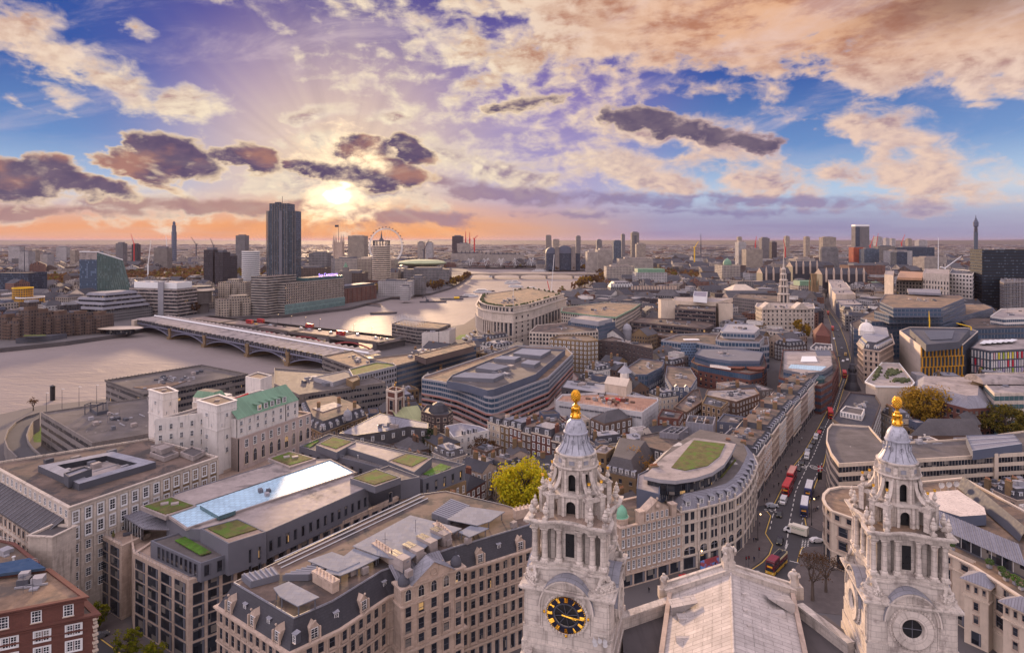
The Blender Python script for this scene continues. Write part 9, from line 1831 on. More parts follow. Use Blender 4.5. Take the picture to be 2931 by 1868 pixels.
def traffic():
 red,white,silver,blk,blue,mar,grey,gold=cm('red',(.42,.012,.015,1)),cm('white',(.62,.6,.6,1)),cm('silver',(.34,.35,.38,1)),cm('black',(.012,.012,.014,1)),cm('blue',(.03,.035,.12,1)),cm('maroon',(.10,.012,.02,1)),cm('grey',(.12,.12,.13,1)),cm('gold',(.5,.28,.03,1))
 def put(t,v,x,y,rz=None,to=None,z=.01,s=1.):
  c=P(v,x,y);t.location=(c.x,c.y,z);t.rotation_euler=(0,0,rz if rz is not None else heading(c,P(v,*to)));t.scale=(s,s,s);return t
 dn=lambda v,x,y:None
 b1=put(bus(red,mat('red_roof',(.5,.05,.05,1),.5,.1,.5),'red double decker bus with red roof queuing behind the white van'),'R',930,395,to=(885,480));b2=put(bus(red,mat('pink_roof',(.62,.30,.24,1),.5,.1,.5),'red double decker bus with faded pink roof at the rear of the queuing pair'),'R',975,265,to=(935,350))
 b3=put(bus(blue,white,'dark blue and white double decker bus at the stop, the one nearer the junction'),'R',1108,605,to=(1095,700));b4=put(bus(blue,white,'dark blue and white double decker bus at the stop behind its twin'),'R',1155,425,to=(1130,520))
 put(bus(mar,mat('maroon_roof',(.22,.03,.05,1),.5,.1,.5),'maroon and gold open top tour bus with rows of grey seats',True,gold),'R',815,1195,to=(690,1320))
 put(lorry('white box lorry with green lettering turning across the junction'),'R',1015,830,to=(880,790));put(car('van',white,'white van with blue sign in front of the red buses','van','van'),'R',885,505,to=(860,560));put(car('car',silver,'silver car crossing the mouth of the side lane'),'R',765,550,0.)
 put(car('taxi',blk,'black taxi just past the side lane','taxi','taxi'),'R',843,640,to=(830,720));put(car('taxi',blk,'black taxi with amber rear light before the open top bus','taxi','taxi'),'R',850,925,to=(820,1010));put(car('car',white,'white car half hidden by the crescent block'),'R',1235,915,0.1)
 cars=[('car',blk,'R',1043,160,'dark car behind the rear red bus'),('car',blk,'R',1080,100,'dark car passing the painted roundel on the road'),('van',white,'R',1133,38,'white van near the painted roundel'),('van',silver,'E',583,470,'pale van in the queue up the street'),('car',grey,'E',600,432,'grey car in the street queue, behind the pale van'),('car',blk,'E',615,408,'black car in the street queue'),('van',white,'E',630,385,'white van in the street queue, farthest up'),('car',red,'E',648,355,'red car in the street queue'),('car',blk,'E',662,332,'black car at the tail of the street queue'),('car',grey,'I',712,890,'grey car below the domed corner block'),('car',white,'I',722,985,'white car beside the lead spire'),('van',gold,'I',740,938,'amber lorry beside the lead spire'),('car',white,'I',755,975,'white car on the right lane by the lead spire'),('car',blk,'I',690,800,'black car on the far stretch of street'),('car',grey,'I',683,760,'grey car on the far stretch of street'),('car',white,'I',655,820,'white car by the white house with curly dormers'),('car',blk,'I',690,950,'black car by the brick corner office')]
 for k,m,v,x,y,lb in cars:put(car(k,m,lb,'van' if k=='van' else 'car','van' if k=='van' else 'car'),v,x,y,to=(x-12,y+30))
 for v,x,y,lb in(('E',707,268,'red double decker bus passing the flat black roofed house'),('I',732,1095,'red double decker bus beside the lead spire'),('I',645,755,'red double decker bus at the red gabled house'),('I',612,640,'red double decker bus at the far bend of the street')):o=dup(b1,(0,0,0),0,lb);put(o,v,x,y,to=(x+8,y+30))
 A0,A1=ROADB;rz=atan2(A1.y-A0.y,A1.x-A0.x);zb=6.93
 def onb(o,x,y):c=P('K',x,y,zb);o.location=(c.x,c.y,zb);o.rotation_euler=(0,0,rz);return o
 for x,y,lb in((45,1132,'red bus at the far end of the road bridge, leading a pair'),(140,1124,'red bus at the far end of the road bridge, second of a pair'),(562,1168,'red bus in the middle of the road bridge'),(830,1232,'red bus at the near end of the road bridge')):onb(dup(b1,(0,0,0),0,lb),x,y)
 pc={m.name:car('car',m,'car','car','car')for m in(white,blk,silver,gold)};used={}
 for x,y,m,lb in((488,1172,white,'white car left of the middle bus on the road bridge'),(556,1186,silver,'silver car beside the middle bus on the road bridge'),(650,1190,blk,'black car right of the middle bus on the road bridge'),(745,1214,blk,'black car left of the near bus on the road bridge'),(880,1208,white,'white car right of the near bus on the road bridge'),(975,1230,silver,'silver car on the empty near stretch of the road bridge'),(1130,1256,white,'white car at the near end of the road bridge'),(1178,1262,blk,'black car at the near end of the road bridge'),(1230,1270,silver,'silver car last at the near end of the road bridge'),(100,1140,gold,'amber car between the far pair of bridge buses'),(222,1148,silver,'silver car on the far half of the road bridge'),(265,1155,blk,'black car on the far half of the road bridge'),(345,1160,blk,'black car towards the middle of the road bridge')):
  o=pc[m.name]if m.name not in used else dup(pc[m.name],(0,0,0),0);used[m.name]=1;o['label']=lb;onb(o,x,y)
 rn=random.Random(3)
 for i in range(11):
  m=(white,silver,blk,white)[i%4];c=P('G',1410+9*i,318-6*i+(i%3)*12,0);o=dup(pc[m.name],(c.x,c.y,.02),1.1,'%s car in the cluster waiting on the river road by the colonnaded block'%m.name.split('_')[1]);o['group']='cars waiting on the river road, '+m.name.split('_')[1]
 for i,(x,y)in enumerate(((1520,440),(1548,415),(1535,400))):c=P('G',x,y,0);dup(pc[(silver,blk,white)[i].name],(c.x,c.y,.02),1.3,'%s car on the road at the foot of the colonnaded block'%('silver','black','white')[i])
 c=P('A',648,1440);o=car('car',grey,'dark grey car parked by the red brick block');o.location=(c.x,c.y,.01);o.rotation_euler=(0,0,1.0)
traffic()
# -- people and street furniture
def person(m,pm,lb):
 """standing figure: one continuous body of stacked rings with arms and legs grown from the same skin"""
 t=thing('person',lb,'person',(0,0,0));t['_b']=(0,0,0)
 vs=[(0,0,.95),(0,0,1.2),(0,0,1.42),(0,0,1.54),(0,.01,1.68),(.11,0,.9),(.13,.03,.5),(.13,0,.08),(.13,.12,.03),(-.11,0,.9),(-.13,-.08,.5),(-.13,-.14,.08),(-.13,-.02,.03),(.2,0,1.4),(.27,.02,1.1),(.26,.12,.86),(-.2,0,1.4),(-.27,-.03,1.1),(-.26,.06,.86)]
 ed=[(0,1),(1,2),(2,3),(3,4),(0,5),(5,6),(6,7),(7,8),(0,9),(9,10),(10,11),(11,12),(2,13),(13,14),(14,15),(2,16),(16,17),(17,18)]
 ra=[.16,.16,.17,.06,.11,.11,.075,.05,.045,.11,.075,.05,.045,.075,.055,.04,.075,.055,.04]
 me=bpy.data.meshes.new('body');me.from_pydata(vs,ed,[]);o=bpy.data.objects.new('body',me);COL.objects.link(o);sk=o.modifiers.new('skin','SKIN');o.modifiers.new('smooth','SUBSURF').render_levels=1
 for i,r in enumerate(ra):me.skin_vertices[0].data[i].radius=(r,r*.85)
 me.skin_vertices[0].data[0].use_root=True;bpy.context.view_layer.update();dg=bpy.context.evaluated_depsgraph_get();m2=bpy.data.meshes.new_from_object(o.evaluated_get(dg));bpy.data.objects.remove(o)
 m2.materials.clear();[m2.materials.append(q)for q in(m,pm,mat('skin',(.38,.22,.16,1),.6,.1,1.),mat('hair',(.03,.02,.015,1)))]
 for p in m2.polygons:z=p.center.z;p.material_index=1 if z<.88 else(0 if z<1.5 else(2 if z<1.64 and p.center.y>-.03 else 3));p.use_smooth=True
 o=bpy.data.objects.new('body',m2);COL.objects.link(o);o.parent=t;return t
def crowd():
 cl=[mat('coat_'+n,c,.9,.2,2.)for n,c in(('black',(.015,.015,.018,1)),('navy',(.02,.025,.05,1)),('brown',(.07,.045,.03,1)),('grey',(.12,.12,.13,1)),('red',(.3,.03,.03,1)),('white',(.5,.48,.45,1)))];tr=mat('trousers',(.025,.026,.035,1))
 pr=[person(c,tr,'person')for c in cl];used=set();rn=random.Random(4)
 sp=[('R',742,448,0,'alone on the pavement above the side lane'),('R',688,500,0,'one of two waiting at the side lane corner, on the left'),('R',712,500,1,'one of two waiting at the side lane corner, on the right'),('R',638,752,0,'walking under the curved stone building'),('R',576,920,1,'one of two by the black street lamp, taller'),('R',599,922,0,'one of two by the black street lamp, in dark coat'),('R',580,1122,1,'standing beside the traffic light'),('R',786,352,3,'on the pavement level with the red buses'),('R',862,200,1,'walking above the red buses'),('R',830,240,0,'walking level with the rear red bus'),('R',912,155,2,'on the pavement near the painted roundel'),('R',175,1178,1,'in front of the painted hoarding, on the left'),('R',258,1172,3,'in front of the painted hoarding, on the right'),('R',1205,605,0,'at the bus stop, first in the knot of people'),('R',1222,600,2,'at the bus stop in brown'),('R',1238,596,1,'at the bus stop in navy'),('R',1250,585,5,'at the bus stop in white'),('R',1212,490,0,'at the upper bus stop in black'),('R',1230,480,1,'at the upper bus stop in navy'),('R',1246,474,2,'at the upper bus stop in brown'),('R',1258,468,0,'at the upper bus stop, at the wall'),('R',1160,655,1,'stepping up beside the dark blue bus'),('R',1018,1282,0,'on the paving right of the open top bus'),('R',965,1322,3,'near the statue on the pediment end'),('R',880,1400,1,'behind the pediment slope, on the left'),('R',912,1405,0,'behind the pediment slope, in the middle'),('R',946,1418,1,'behind the pediment slope, on the right'),('R',1045,1120,2,'crossing by the zigzag lines'),('E',540,412,0,'outside the street terrace in black'),('E',530,460,1,'outside the street terrace in navy'),('E',553,395,5,'outside the street terrace in white'),('E',570,350,0,'further up the terrace pavement'),('E',500,480,3,'outside the street terrace in grey'),('E',470,560,1,'by a shop window lower on the terrace'),('E',430,640,0,'by the corner house of the terrace'),('S',1095,1300,3,'before the arched windows of the curved building'),('S',465,1525,0,'walking past the ornate building'),('R',1250,290,4,'in red under the flag')]
 for v,x,y,k,w in sp:
  c=P(v,x,y);lb='person in a %s coat %s'%(cl[k].name.split('_')[1],w);lb=' '.join(lb.split()[:16])
  o=pr[k]if k not in used else dup(pr[k],(0,0,0));used.add(k);o.location=(c.x,c.y,.12);o.rotation_euler=(0,0,rn.uniform(0,6));o['label']=lb;o['group']='people on the pavements'
crowd()
def furniture():
 def lamp(c,h,lb,z0=.12,lit=True):
  t=thing('street_lamp',lb,'street lamp',(*c,z0));b=MB();b.lathe([(.22,0),(.18,.8),(.09,1.),(.07,h)],(*c,z0),8);b.bar((c.x,c.y,z0+h),(c.x+.8,c.y-.2,z0+h+.25),.05);b.build('post',M['black'],t)
  b=MB();b.ball((c.x+.8,c.y-.2,z0+h+.1),.24,8,5);m=bpy.data.materials.get('lit_lamp')or bpy.data.materials.new('lit_lamp');m.use_nodes=True;q=m.node_tree.nodes['Principled BSDF'];q.inputs['Emission Color'].default_value=(1,.62,.25,1);q.inputs['Emission Strength'].default_value=3.;b.build('lantern',m,t)
 lamp(P('R',618,900),8.5,'black street lamp with lit lantern below the curved stone building');lamp(P('R',1180,742),9,'black street lamp beside the dark blue bus');lamp(P('S',885,1405),8,'black lamp post by the red telephone boxes')
 for i,(x,y)in enumerate(((400,1165),(522,1178),(645,1195),(940,1240),(1097,1268),(285,1150))):lamp(P('K',x,y-28,7),9,'twin lamp post on the far parapet of the road bridge, '+('third','fourth','fifth','sixth','seventh','second')[i]+' from its far end',7)
 for i,(x,y)in enumerate(((355,1075),(475,1040),(605,1020),(740,1005))):c=P('F',x,y-150);t=thing('lamp_mast','slim mast on the near river wall, '+('first','second','third','fourth')[i]+' from the left','mast',(*c,0));b=MB();b.bar((*c,0),(*c,14),.16,6,.08);b.build('pole',M['dgrey'],t);b=MB();b.box((c.x+.6,c.y,13.8),(1.4,.3,.2));b.build('lamp_head',M['frame'],t)
 for x,y,lb in((735,1452,'left of a pair of red telephone boxes'),(768,1446,'right of a pair of red telephone boxes')):
  c=P('S',x,y);t=thing('telephone_box',lb+' on the cathedral forecourt','telephone box',(*c,.12));b=MB();b.box((*c,.12),(1.,1.,2.3));b.box((*c,2.42),(1.1,1.1,.14));b.lathe([(.72,0),(.5,.18),(0,.26)],(*c,2.56),4,0,1,1,PI/4);b.build('kiosk',M['rpaint'],t);b=MB()
  for i in range(3):b.box((c.x-.26+.26*i,c.y-.51,.7),(.2,.03,1.45))
  b.build('window',GL,t)
 for x,y,h,lb in((494,1195,3.4,'pair of black traffic lights on a tall pole left on the island'),(523,1180,3.2,'traffic light behind the tall pole on the island'),(630,1080,3.,'traffic light with amber lens at the kerb')):
  c=P('R',x,y);t=thing('traffic_light',lb,'traffic light',(*c,.12));b=MB();b.bar((*c,.1),(*c,h),.07,6);b.build('pole',M['dgrey'],t);b=MB();b.box((c.x,c.y-.15,h-.6),(.4,.3,1.));b.build('signal_head',M['black'],t);b=MB();b.ball((c.x,c.y-.31,h+.2),.1,6,4);b.ball((c.x,c.y-.31,h-.1),.1,6,4);b.build('lens',lampr,t)
 c=P('R',1325,330);t=thing('union_flag','red white and blue flag with a dark banner hanging from the ribbon window office','flag',(*c,6));b=MB();b.bar((*c,6),(c.x-4,c.y-1,9),.06);b.build('pole',M['frame'],t);b=MB();b.face([(c.x-3.6,c.y-1,6.2),(c.x-1.6,c.y-1,6.6),(c.x-1.6,c.y-1,8.6),(c.x-3.6,c.y-1,8.6)]);b.face([(c.x-3.6,c.y-.95,2.8),(c.x-1.8,c.y-.95,3.),(c.x-1.8,c.y-.95,6),(c.x-3.6,c.y-.95,5.8)],None,1)
 b.bar((c.x-3.6,c.y-1.05,7.4),(c.x-1.6,c.y-1.05,7.6),.18,4,None,2);b.bar((c.x-2.6,c.y-1.05,6.4),(c.x-2.6,c.y-1.05,8.6),.18,4,None,2);b.build('flag_cloth',[cm('flag_red',(.4,.03,.05,1)),M['black'],M['frame']],t)
 c=P('S',830,1400);t=thing('litter_bin','black litter bin between the telephone boxes and the hoarding','bin',(*c,.12));b=MB();b.lathe([(.35,0),(.4,.9),(.42,1.),(.25,1.15),(0,1.2)],(*c,.12),10);b.build('barrel',M['black'],t)
 a=PD('G',960,780,340);t=thing('site_hoarding','bright yellow hoarding beside the church tower','hoarding',(a.x,340,0));b=MB();b.box((a.x,342,0),(8,.5,3.4));b.box((a.x+9,352,0),(16,.5,5));b.build('board',M['yellow'],t)
 a=P('G',860,335);c=P('G',1220,380);t=thing('refurbished_block','brown banded block topped with a cage of scaffolding at the bridge end',OB,(*((a+c)/2),0));p=ccw([a,P('G',1050,372),c,c+Vector((8,30)),a+Vector((6,34))]);block(t,p,0,17,'conc','grav',.6,.4);bands(t,p,.5,16.4,3.3,.5,m='glass',mull=1.5,mm='bronze');FOOT.append(p);b=MB();q=p
 for i in range(9):
  for j in range(5):u=lerp(lerp(q[0],q[1],i/8),lerp(q[0],q[1],i/8)+Vector((5,26)),j/4);b.bar((*u,16.5),(*u,23),.09)
 for z in(19,21,23):
  for j in range(5):o_=Vector((5,26))*(j/4);b.bar((*(q[0]+o_),z),(*(q[1]+o_),z),.09)
 b.build('scaffolding',M['steel'],t)
 a=P('G',1090,395);c=P('G',1300,370);t=thing('white_annexe','blank white walled annexe at the near end of the road bridge','building',(*((a+c)/2),0));p=ccw([a,c,c+Vector((4,22)),a+Vector((4,22))]);block(t,p,0,14,'white','light',.5,.4);FOOT.append(p);clutter(t,p,13.5,5,2)
furniture()
# -- the rest of the town
def pip(p,poly):
 c=False;n=len(poly);j=n-1
 for i in range(n):
  a,b=poly[i],poly[j]
  if(a[1]>p[1])!=(b[1]>p[1])and p[0]<(b[0]-a[0])*(p[1]-a[1])/(b[1]-a[1])+a[0]:c=not c
  j=i
 return c
RIVER=[tuple(p)for p in NB]+[tuple(p)for p in SB[::-1]]
KEEP=[(f,sum(f,Vector((0,0)))/len(f))for f in([Vector(q)for q in g_]for g_ in FOOT)]
KEEP=[(f,c,max((q-c).length for q in f))for f,c in KEEP]
RP=[[Vector(p)for p in ROADPOLY]]
LAND=[]
for o in COL.objects:
 if o.parent is None and o.get('category')and o.get('label')and o['category']not in('car','person','bus','tree','crane','van','taxi','street lamp','boat'):LAND.append((o.location.xy.copy(),' '.join(o['label'].split()),o['category'],o.name))
SHORT={}
def seg(p,a,b):d=b-a;u=max(0,min(1,(p-a).dot(d)/d.length_squared));return(p-a-d*u).length
def free(cx,cy,r,corners):
 p=Vector((cx,cy))
 if cx<-80 and cy<440:return False
 if cx<320 and cy<2300:
  ds=min(seg(p,a,b)for a,b in zip(SB[1:],SB[2:]));dn=min(seg(p,a,b)for a,b in zip(NB[1:],NB[2:]))
  if min(ds,dn)<(75 if ds<dn else 22)+r*.4:return False
  for q in corners+[p]:
   k=(HC-WZ)/(HC-19.);g_=Vector((q.x*k,q.y*k))
   if pip(g_,RIVER):return False
 if pip(p,RIVER)or any(pip(q,RIVER)for q in corners):return False
 for f,c,R_ in KEEP:
  if(p-c).length>R_+r+6:continue
  if pip(p,f)or any(pip(q,f)for q in corners)or any(pip(q,[v for v in corners])for q in f):return False
  g_=corners+[lerp(corners[i],corners[(i+1)%4],.5)for i in range(4)]
  if any(pip(q,f)for q in g_):return False
 for f in RP:
  if pip(p,f)or any(pip(q,f)for q in corners):return False
  for q in f:
   if(q-p).length<r+(3.5 if cy<500 else 9):return False
 return True
def fill():
 rn=random.Random(21);cand=[];placed=[]
 y=182.
 while y<14500:
  s=13 if y<330 else 16 if y<480 else 21 if y<800 else 28 if y<1300 else 40 if y<2400 else 62 if y<4500 else 100 if y<7500 else 170
  x=-.90*y-20
  while x<.90*y+20:
   px_,py_=x+rn.uniform(-.3,.3)*s,y+rn.uniform(-.3,.3)*s
   zone=mnoise.noise((px_*.004,py_*.004,3));rot=zone*1.6+(.25 if px_>0 else-.6);w,d=s*rn.uniform(.62,1.05),s*rn.uniform(.6,1.0)
   ca,sa=cos(rot),sin(rot);cs=[Vector((px_+ca*i*w/2-sa*j*d/2,py_+sa*i*w/2+ca*j*d/2))for i,j in((-1,-1),(1,-1),(1,1),(-1,1))]
   if py_>3600 or free(px_,py_,s*.6,cs):cand.append((px_,py_,cs,rot,s,w,d))
   x+=s*1.04
  y+=s*1.04
 cand.sort(key=lambda c:c[1])
 inview=lambda c:abs(c[0])<.845*c[1]+12
 vis=[c for c in cand if inview(c)]
 near=[c for c in vis if c[1]<1000][:360];nset=set(id(c)for c in near);kinds={};used={}
 words_w=[('red','red brick'),('brown','brown brick'),('tanb','tan brick'),('dbrick','sooty brick'),('stone','pale stone'),('warm','buff stone'),('cream','cream'),('conc','grey concrete'),('white','white')]
 STOP=set('with behind beside standing by in under bearing of rising at on between next left right below above near just up from across along against topped over alone first stepping second beyond half among hung carrying wrapped down inside through seen out opening round facing where before that'.split())
 def short(lb):
  ww=lb.replace(',','').split();k=next((i for i,a in enumerate(ww)if i>=2 and a in STOP),len(ww));return ' '.join(ww[:min(k,7)])
 sh={}
 for l in LAND:sh.setdefault(short(l[1]),[]).append(l)
 base_l=[(v[0][0],k)for k,v in sh.items()if len(v)==1 and len(k.split())>2]
 def refs(p,n=12):
  out=[]
  for q,rf in sorted(base_l,key=lambda l:(l[0]-p).length)[:n]:
   dx,dy=p.x/p.y*q.y-q.x,p.y-q.y;out.append(('behind' if dy>abs(dx)*.7 else 'in front of' if dy<-abs(dx)*.7 else 'left of' if dx<0 else 'right of',rf))
  return out
 zc=lambda y:1.if y>520 else.72 if y>380 else.62
 for c in near:
  x,y,cs,rot,s,w,d=c;k=rn.random();north=x>-150 or y<500;wl,wn=words_w[min(8,int(rn.random()**.9*9))]if y>330 else rn.choice(words_w[:7]);p=ccw(cs);z=rn.uniform(12,19)*zc(y)if y<700 else rn.uniform(12,24);big=w*d>380
  if k<.36:kind,rw='pitched',rn.choice(('slate','grey slate'))
  elif k<.64:kind,rw='mansard',rn.choice(('slate','grey slate'))
  else:kind,rw='flat',rn.choice(('brown','grey','pale'))
  nm,ct={'pitched':('town_house','house'),'mansard':('mansard_block','building'),'flat':('flat_roofed_block','building')}[kind]
  desc={'pitched':'%s house with %s pitched roof'%(wn,rw),'mansard':'%s block with %s mansard'%(wn,rw),'flat':'%s block with flat %s roof'%(wn,rw)}[kind]
  lab=None
  size='broad' if big else 'small'
  for rel,rf in refs(Vector((x,y))):
   for pre in('',size+' '):
    l_=pre+desc+' '+rel+' the '+rf;l_=l_.replace('the a ','the ')
    if len(l_.split())<=16 and l_ not in used:lab=l_;break
   if lab:break
  if not lab:lab='tall '*(z>15)+desc+' %d paces deep among the roofs'%int(y)
  used[lab]=1
  wall=M[wl]if y<620 else{'red':W_['brick'],'brown':W_['brown'],'tanb':W_['brown'],'dbrick':W_['dark'],'stone':W_['stone'],'warm':W_['stone'],'cream':W_['cream'],'conc':W_['grey'],'white':W_['white']}[wl]
  t=thing(nm,lab,ct,(x,y,0),'town houses' if kind=='pitched' else 'town blocks');rm={'slate':'slate','grey slate':'slate2','brown':'felt','grey':'felt2','pale':'light'}[rw]
  e0=atan2((p[1]-p[0]).y,(p[1]-p[0]).x)
  if kind=='pitched':
   b=MB();b.prism(p,0,z,top=False);b.build('wall',wall,t);pitched(t,p,z,min(w,d)*rn.uniform(.26,.4),rm,gable=M[wl],hip=rn.choice((0,0,.22)))
   for i in range(2 if y<600 else 1):stack(t,lerp(lerp(p[0],p[1],rn.choice((.08,.92))),lerp(p[3],p[2],.5),rn.uniform(.3,.7)),z,rn.uniform(3.5,5.5),1.9,.9,e0,wl if wl in('red','tanb','brown')else 'tanb',4)
  elif kind=='mansard':
   b=MB();b.prism(p,0,z,top=False);b.build('wall',wall,t);q=mansard(t,p,z,rn.uniform(2.6,3.6),min(w,d)*.16,rm,rn.choice(('felt','lead','zinc')))
   ring(t,p,z+.1,.3,.35,M[wl],'cornice')
   if y<650:
    for a,b_ in edges(p):
     if faces_cam(a,b_):dorms(t,a,b_,z+.3,max(1,int((b_-a).length/3.6)),1.5,1.8,-.5,wall='slate')
    clutter(t,q,z+3,3,int(x),big=2.);stack(t,lerp(p[0],p[1],.06)+(p[3]-p[0])*.4,z,5,2.,.9,e0+PI/2,'tanb',4)
  else:
   block(t,p,0,z,wall,rm,.7,.35);clutter(t,p,z-.7,7 if y<450 else 5,int(x*7),big=3.6 if y<500 else 6)
   if rn.random()<.55:i_=inset(p,min(w,d)*rn.uniform(.16,.28));block(t,i_,z-.8,z+rn.uniform(2,3.2),rn.choice(('grey','lgrey','navy','white')),rn.choice(('felt','light','felt2')),.4,.3,'upper_storey','upper_roof')
  if y<620:facs(t,p,.8,z-.5,rn.uniform(2.5,3.4),3.2,.42,.58,rn.choice(('sash','sash','sashw','dark'))if kind!='flat' else rn.choice(('dark','dark','sash','bay')))
 print('fill',len(near),len(cand))
 ws=[W_['brick'],W_['brown'],W_['stone'],W_['cream'],W_['grey'],W_['white'],W_['dband'],W_['stone']];rs=[M['felt'],M['slate'],M['slate2'],M['light'],M['felt2'],M['red'],M['copper'],M['zinc']]
 b=MB()
 for c in cand:
  if id(c)in nset or(c[1]<1000 and not inview(c)):continue
  x,y,cs,rot,s,w,d=c
  pk=mnoise.noise((x*.0016,y*.0016,9))
  if pk>.33 and 1100<y<6500:continue
  p=ccw(cs);z=rn.uniform(9,20)if rn.random()<.94 else rn.uniform(22,34);z*=.85 if y>2400 else 1;wi=rn.randrange(8);ri=8+rn.choice((0,1,1,2,2,3,3,4,0,5 if rn.random()<.25 else 2,6 if rn.random()<.15 else 1,7))
  b.prism(p,0,z,wi,ri)
  k=rn.random();i_=inset(p,min(w,d)*.22)
  if k<.45 and y<2600:
   a,b2=(p[0]+p[3])/2,(p[1]+p[2])/2;h=z+min(w,d)*.3;ri=8+rn.choice((1,2,1));b.face([(*p[0],z),(*p[1],z),(*b2,h),(*a,h)],None,ri);b.face([(*p[2],z),(*p[3],z),(*a,h),(*b2,h)],None,ri);b.face([(*p[1],z),(*p[2],z),(*b2,h)],None,wi);b.face([(*p[3],z),(*p[0],z),(*a,h)],None,wi)
  elif k<.8:b.prism(i_,z,z+rn.uniform(2,5),rn.randrange(8),8+rn.choice((0,3,4,7)))
  if y<1800:
   for j in range(2):q=lerp(lerp(p[0],p[1],rn.random()),lerp(p[3],p[2],rn.random()),rn.random());b.box((*q,z),(rn.uniform(1.2,3),rn.uniform(1.2,3),rn.uniform(2.5,6)),rot,rn.choice((1,3,0,4)))
 tag(b.build('distant_town',ws+rs),'mass of far roofs and walls reaching to the horizon','town',kind='stuff')
 b=MB();n=0
 for i in range(26000):
  y=1000*(6.5**rn.random());x=rn.uniform(-.88,.88)*y;pk=mnoise.noise((x*.0016,y*.0016,9))
  if(pk<.36 and rn.random()>.035)or pip((x,y),RIVER)or y<1050:continue
  if any((Vector((x,y))-c).length<R_*.9 for f,c,R_ in KEEP):continue
  r=rn.uniform(5,8)*(1 if y<2500 else 1.5);h=rn.uniform(9,16);mi=rn.choice((0,0,1,2));n+=1
  for j in range(16):
   d=Vector((rn.gauss(0,1),rn.gauss(0,1),rn.gauss(0,.8))).normalized()*r*rn.uniform(.4,1);q=Vector((x,y,h*.7))+d*.9;u=Vector((rn.gauss(0,1),rn.gauss(0,1),rn.gauss(0,1))).normalized();v=u.orthogonal().normalized();s=r*.42;b.face([q-u*s,q+v*s,q+u*s,q-v*s],None,mi)
  if n>2600:break
 tag(b.build('distant_woods',[LB,LR,LG]),'brown leafless trees of far parks and squares','woods',kind='stuff')
fill()
# -- haze
def haze():
 b=MB();x0,x1,y0,y1,z0,z1=-47000,47000,-900,47500,-8,215
 b.prism(ccw([(x0,y0),(x1,y0),(x1,y1),(x0,y1)]),z0,z1,bottom=True);o=b.build('haze',[]);m=bpy.data.materials.new('haze_air');m.use_nodes=True;t=NT(m.node_tree)
 v=t.new('ShaderNodeVolumePrincipled');v.inputs['Color'].default_value=(.36,.31,.46,1);v.inputs['Density'].default_value=2.0e-5;v.inputs['Anisotropy'].default_value=.35
 ou=t.new('ShaderNodeOutputMaterial');t.put(ou.inputs['Volume'],v.outputs[0]);o.data.materials.append(m);tag(o,'thin violet haze','haze',kind='stuff')
haze()
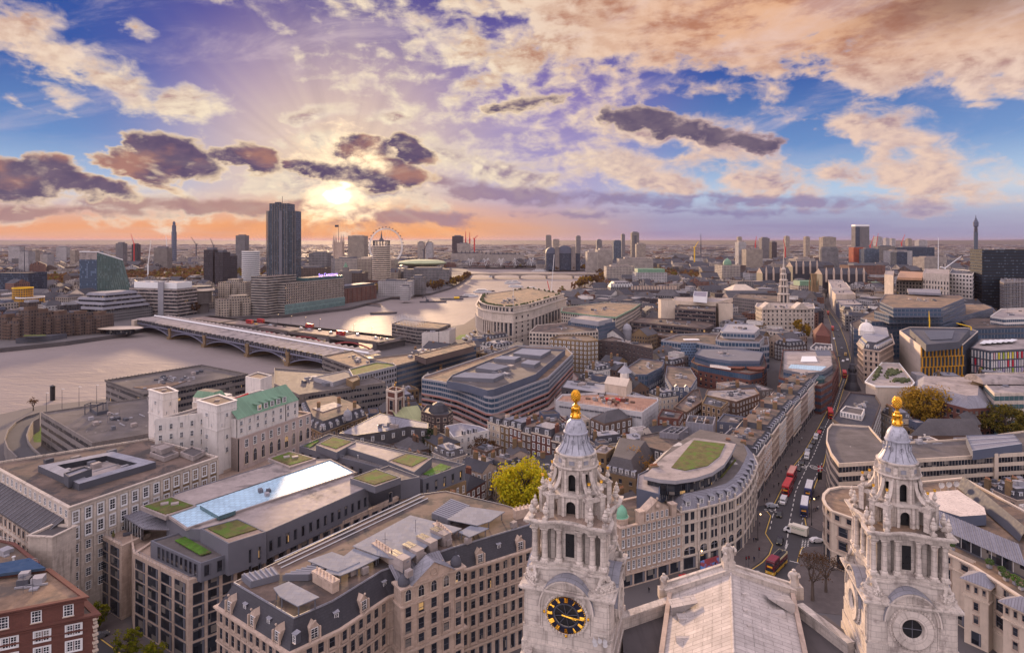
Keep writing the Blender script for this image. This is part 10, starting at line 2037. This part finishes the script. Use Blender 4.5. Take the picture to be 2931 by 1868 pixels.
# -- windows
def unit_window(kind):
 b=MB()
 def q(x0,x1,z0,z1,y,mi):b.face([(x0,y,z0),(x1,y,z0),(x1,y,z1),(x0,y,z1)],None,mi)
 def bx(x0,x1,z0,z1,y,mi):
  q(x0,x1,z0,z1,-y,mi)
  for f in(((x0,0,z1),(x0,-y,z1),(x1,-y,z1),(x1,0,z1)),((x0,-y,z0),(x0,0,z0),(x1,0,z0),(x1,-y,z0)),((x0,0,z0),(x0,-y,z0),(x0,-y,z1),(x0,0,z1)),((x1,-y,z0),(x1,0,z0),(x1,0,z1),(x1,-y,z1))):b.face(f,None,mi)
 def ringb(x0,x1,z0,z1,w,h,y,mi):bx(x0,x1,z1-h,z1,y,mi);bx(x0,x1,z0,z0+h,y,mi);bx(x0,x0+w,z0+h,z1-h,y,mi);bx(x1-w,x1,z0+h,z1-h,y,mi)
 if kind in('sash','sashw','sash3','pair'):
  cells=[(-.5,.5)]if kind in('sash','sashw')else([(-.5,.5)]if kind=='sash3' else[(-.5,-.04),(.04,.5)])
  for x0,x1 in cells:
   q(x0,x1,0,1,-.03,0);w=.08;ringb(x0,x1,0,1,w*(x1-x0)+.02,.05,.09,1);bx(x0,x1,.47,.53,.08,1)
   m=3 if kind=='sash3' else 2
   for i in range(1,m):x=x0+(x1-x0)*i/m;bx(x-.018,x+.018,0,1,.07,1)
   for z in(.25,.75):bx(x0,x1,z-.012,z+.012,.06,1)
  if kind in('sashw','pair'):ringb(-.62,.62,-.12,1.1,.1,.09,.14,2)
  bx(-.58,.58,-.07,0,.22,2)
 elif kind=='dark':
  q(-.5,.5,0,1,-.03,0);ringb(-.5,.5,0,1,.05,.04,.08,1);bx(-.02,.02,0,1,.07,1);bx(-.56,.56,-.06,0,.2,2)
 elif kind=='bay':
  q(-.5,.5,0,1,-.03,0);ringb(-.5,.5,0,1,.04,.03,.1,1);bx(.30,.5,0,1,.07,2)
 elif kind=='stone':
  q(-.5,.5,0,1,-.03,0);ringb(-.5,.5,0,1,.08,.04,.07,1);bx(-.5,.5,.48,.53,.06,1);ringb(-.64,.64,-.02,1.1,.14,.08,.16,2);bx(-.72,.72,-.1,-.01,.3,2);bx(-.7,.7,1.1,1.17,.32,2)
 elif kind=='arch':
  n=8;pr=[(.5*cos(PI*i/n),.62+.38*sin(PI*i/n))for i in range(n+1)]
  b.face([(x,-.03,z)for x,z in[(-.5,0),(.5,0)]+pr],None,0)
  for k,mi,y0 in((1.0,1,.08),(1.16,2,.16)):
   for(xa,za),(xb,zb)in zip(pr,pr[1:]):
    f=lambda x,z,s:(x*s,z if z<=.62 else.62+(z-.62)*s)
    i0,i1=(.9,1.)if mi==1 else(1.,1.2)
    (x1,z1),(x2,z2),(x3,z3),(x4,z4)=f(xa,za,i0),f(xa,za,i1),f(xb,zb,i1),f(xb,zb,i0)
    b.face([(x1,-y0,z1),(x2,-y0,z2),(x3,-y0,z3),(x4,-y0,z4)][::1],None,mi);b.face([(x2,-y0,z2),(x2,0,z2),(x3,0,z3),(x3,-y0,z3)],None,mi)
  bx(-.6,-.5,0,.62,.16,2);bx(.5,.6,0,.62,.16,2);bx(-.03,.03,0,.98,.07,1);bx(-.5,.5,.6,.64,.07,1);bx(-.64,.64,-.07,0,.24,2)
 me=bpy.data.meshes.new('window');me.from_pydata(b.v,[],b.f);me.polygons.foreach_set('material_index',b.mi)
 return me
def window_mats(kind):
 st={'sash':'cream','sashw':'frame','pair':'frame','sash3':'cream','dark':'stone','bay':'grey','stone':'warm','arch':'cream'}[kind]
 fr={'sash':'frame','sashw':'frame','pair':'frame','sash3':'frame','dark':'dgrey','bay':'dgrey','stone':'dgrey','arch':'lgrey'}[kind]
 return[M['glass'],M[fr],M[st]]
def hang_windows():
 bpy.context.view_layer.update()
 vs,fs=[],[]
 for o in COL.objects:
  if o.type!='MESH' or o.get('kind')in('structure',)and o.name.startswith(('river','hills','road')):continue
  if o.name.startswith(('crown','colonnette','railing')):continue
  k=len(vs);mw=o.matrix_world
  vs+=[mw@v.co for v in o.data.vertices];fs+=[[k+i for i in p.vertices]for p in o.data.polygons]
 bv=BVHTree.FromPolygons(vs,fs);meshes={}
 eyes=[Vector((0,0,HC)),Vector((7,0,HC)),Vector((-7,0,HC)),Vector((0,0,HC+5))]
 per={}
 for w in WINS:
  t,kind,x,y,z,nr,ww,hh=w
  if y<5 or nr.dot(Vector((x,y)).normalized())>.12:continue
  X,Y=CX+FN*x/y,HY+FN*(HC-z)/y
  if not(-120<X<3050 and 600<Y<1960):continue
  if hh*FN/y<3.4:continue
  vis=False
  for zz in(z+hh*.5,z+hh*.95,z+hh*.08):
   c=Vector((x+nr.x*.22,y+nr.y*.22,zz))
   for e in eyes:
    d=c-e;L=d.length;h=bv.ray_cast(e,d/L,L-.15)
    if h[0]is None:vis=True;break
   if vis:break
  if vis:per.setdefault(t.name,[]).append(w)
 nwin=0
 for tn,ws in per.items():
  ws.sort(key=lambda w:-w[7]/w[3])
  t=bpy.data.objects[tn];bs=Vector(t['_b'])
  for w in ws[:100]:
   _,kind,x,y,z,nr,ww,hh=w
   if kind not in meshes:
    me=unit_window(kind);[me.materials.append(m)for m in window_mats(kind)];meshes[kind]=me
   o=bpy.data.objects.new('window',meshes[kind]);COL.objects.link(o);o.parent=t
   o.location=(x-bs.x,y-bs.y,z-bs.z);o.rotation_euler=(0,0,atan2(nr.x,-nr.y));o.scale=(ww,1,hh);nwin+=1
  rest=ws[100:]
  if rest:
   b=MB();kinds=sorted(set(w[1]for w in rest));mats=[];base={}
   for k in kinds:
    base[k]=len(mats);mats+=window_mats(k)
    if k not in meshes:me=unit_window(k);[me.materials.append(m)for m in window_mats(k)];meshes[k]=me
   for _,kind,x,y,z,nr,ww,hh in rest:
    e=Vector((-nr.y,nr.x))
    for p in meshes[kind].polygons:
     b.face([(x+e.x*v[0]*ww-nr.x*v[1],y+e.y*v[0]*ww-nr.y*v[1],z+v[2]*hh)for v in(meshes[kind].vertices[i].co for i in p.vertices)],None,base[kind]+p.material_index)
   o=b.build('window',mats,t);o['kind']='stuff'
 print('windows',nwin,'of',len(WINS))
hang_windows()
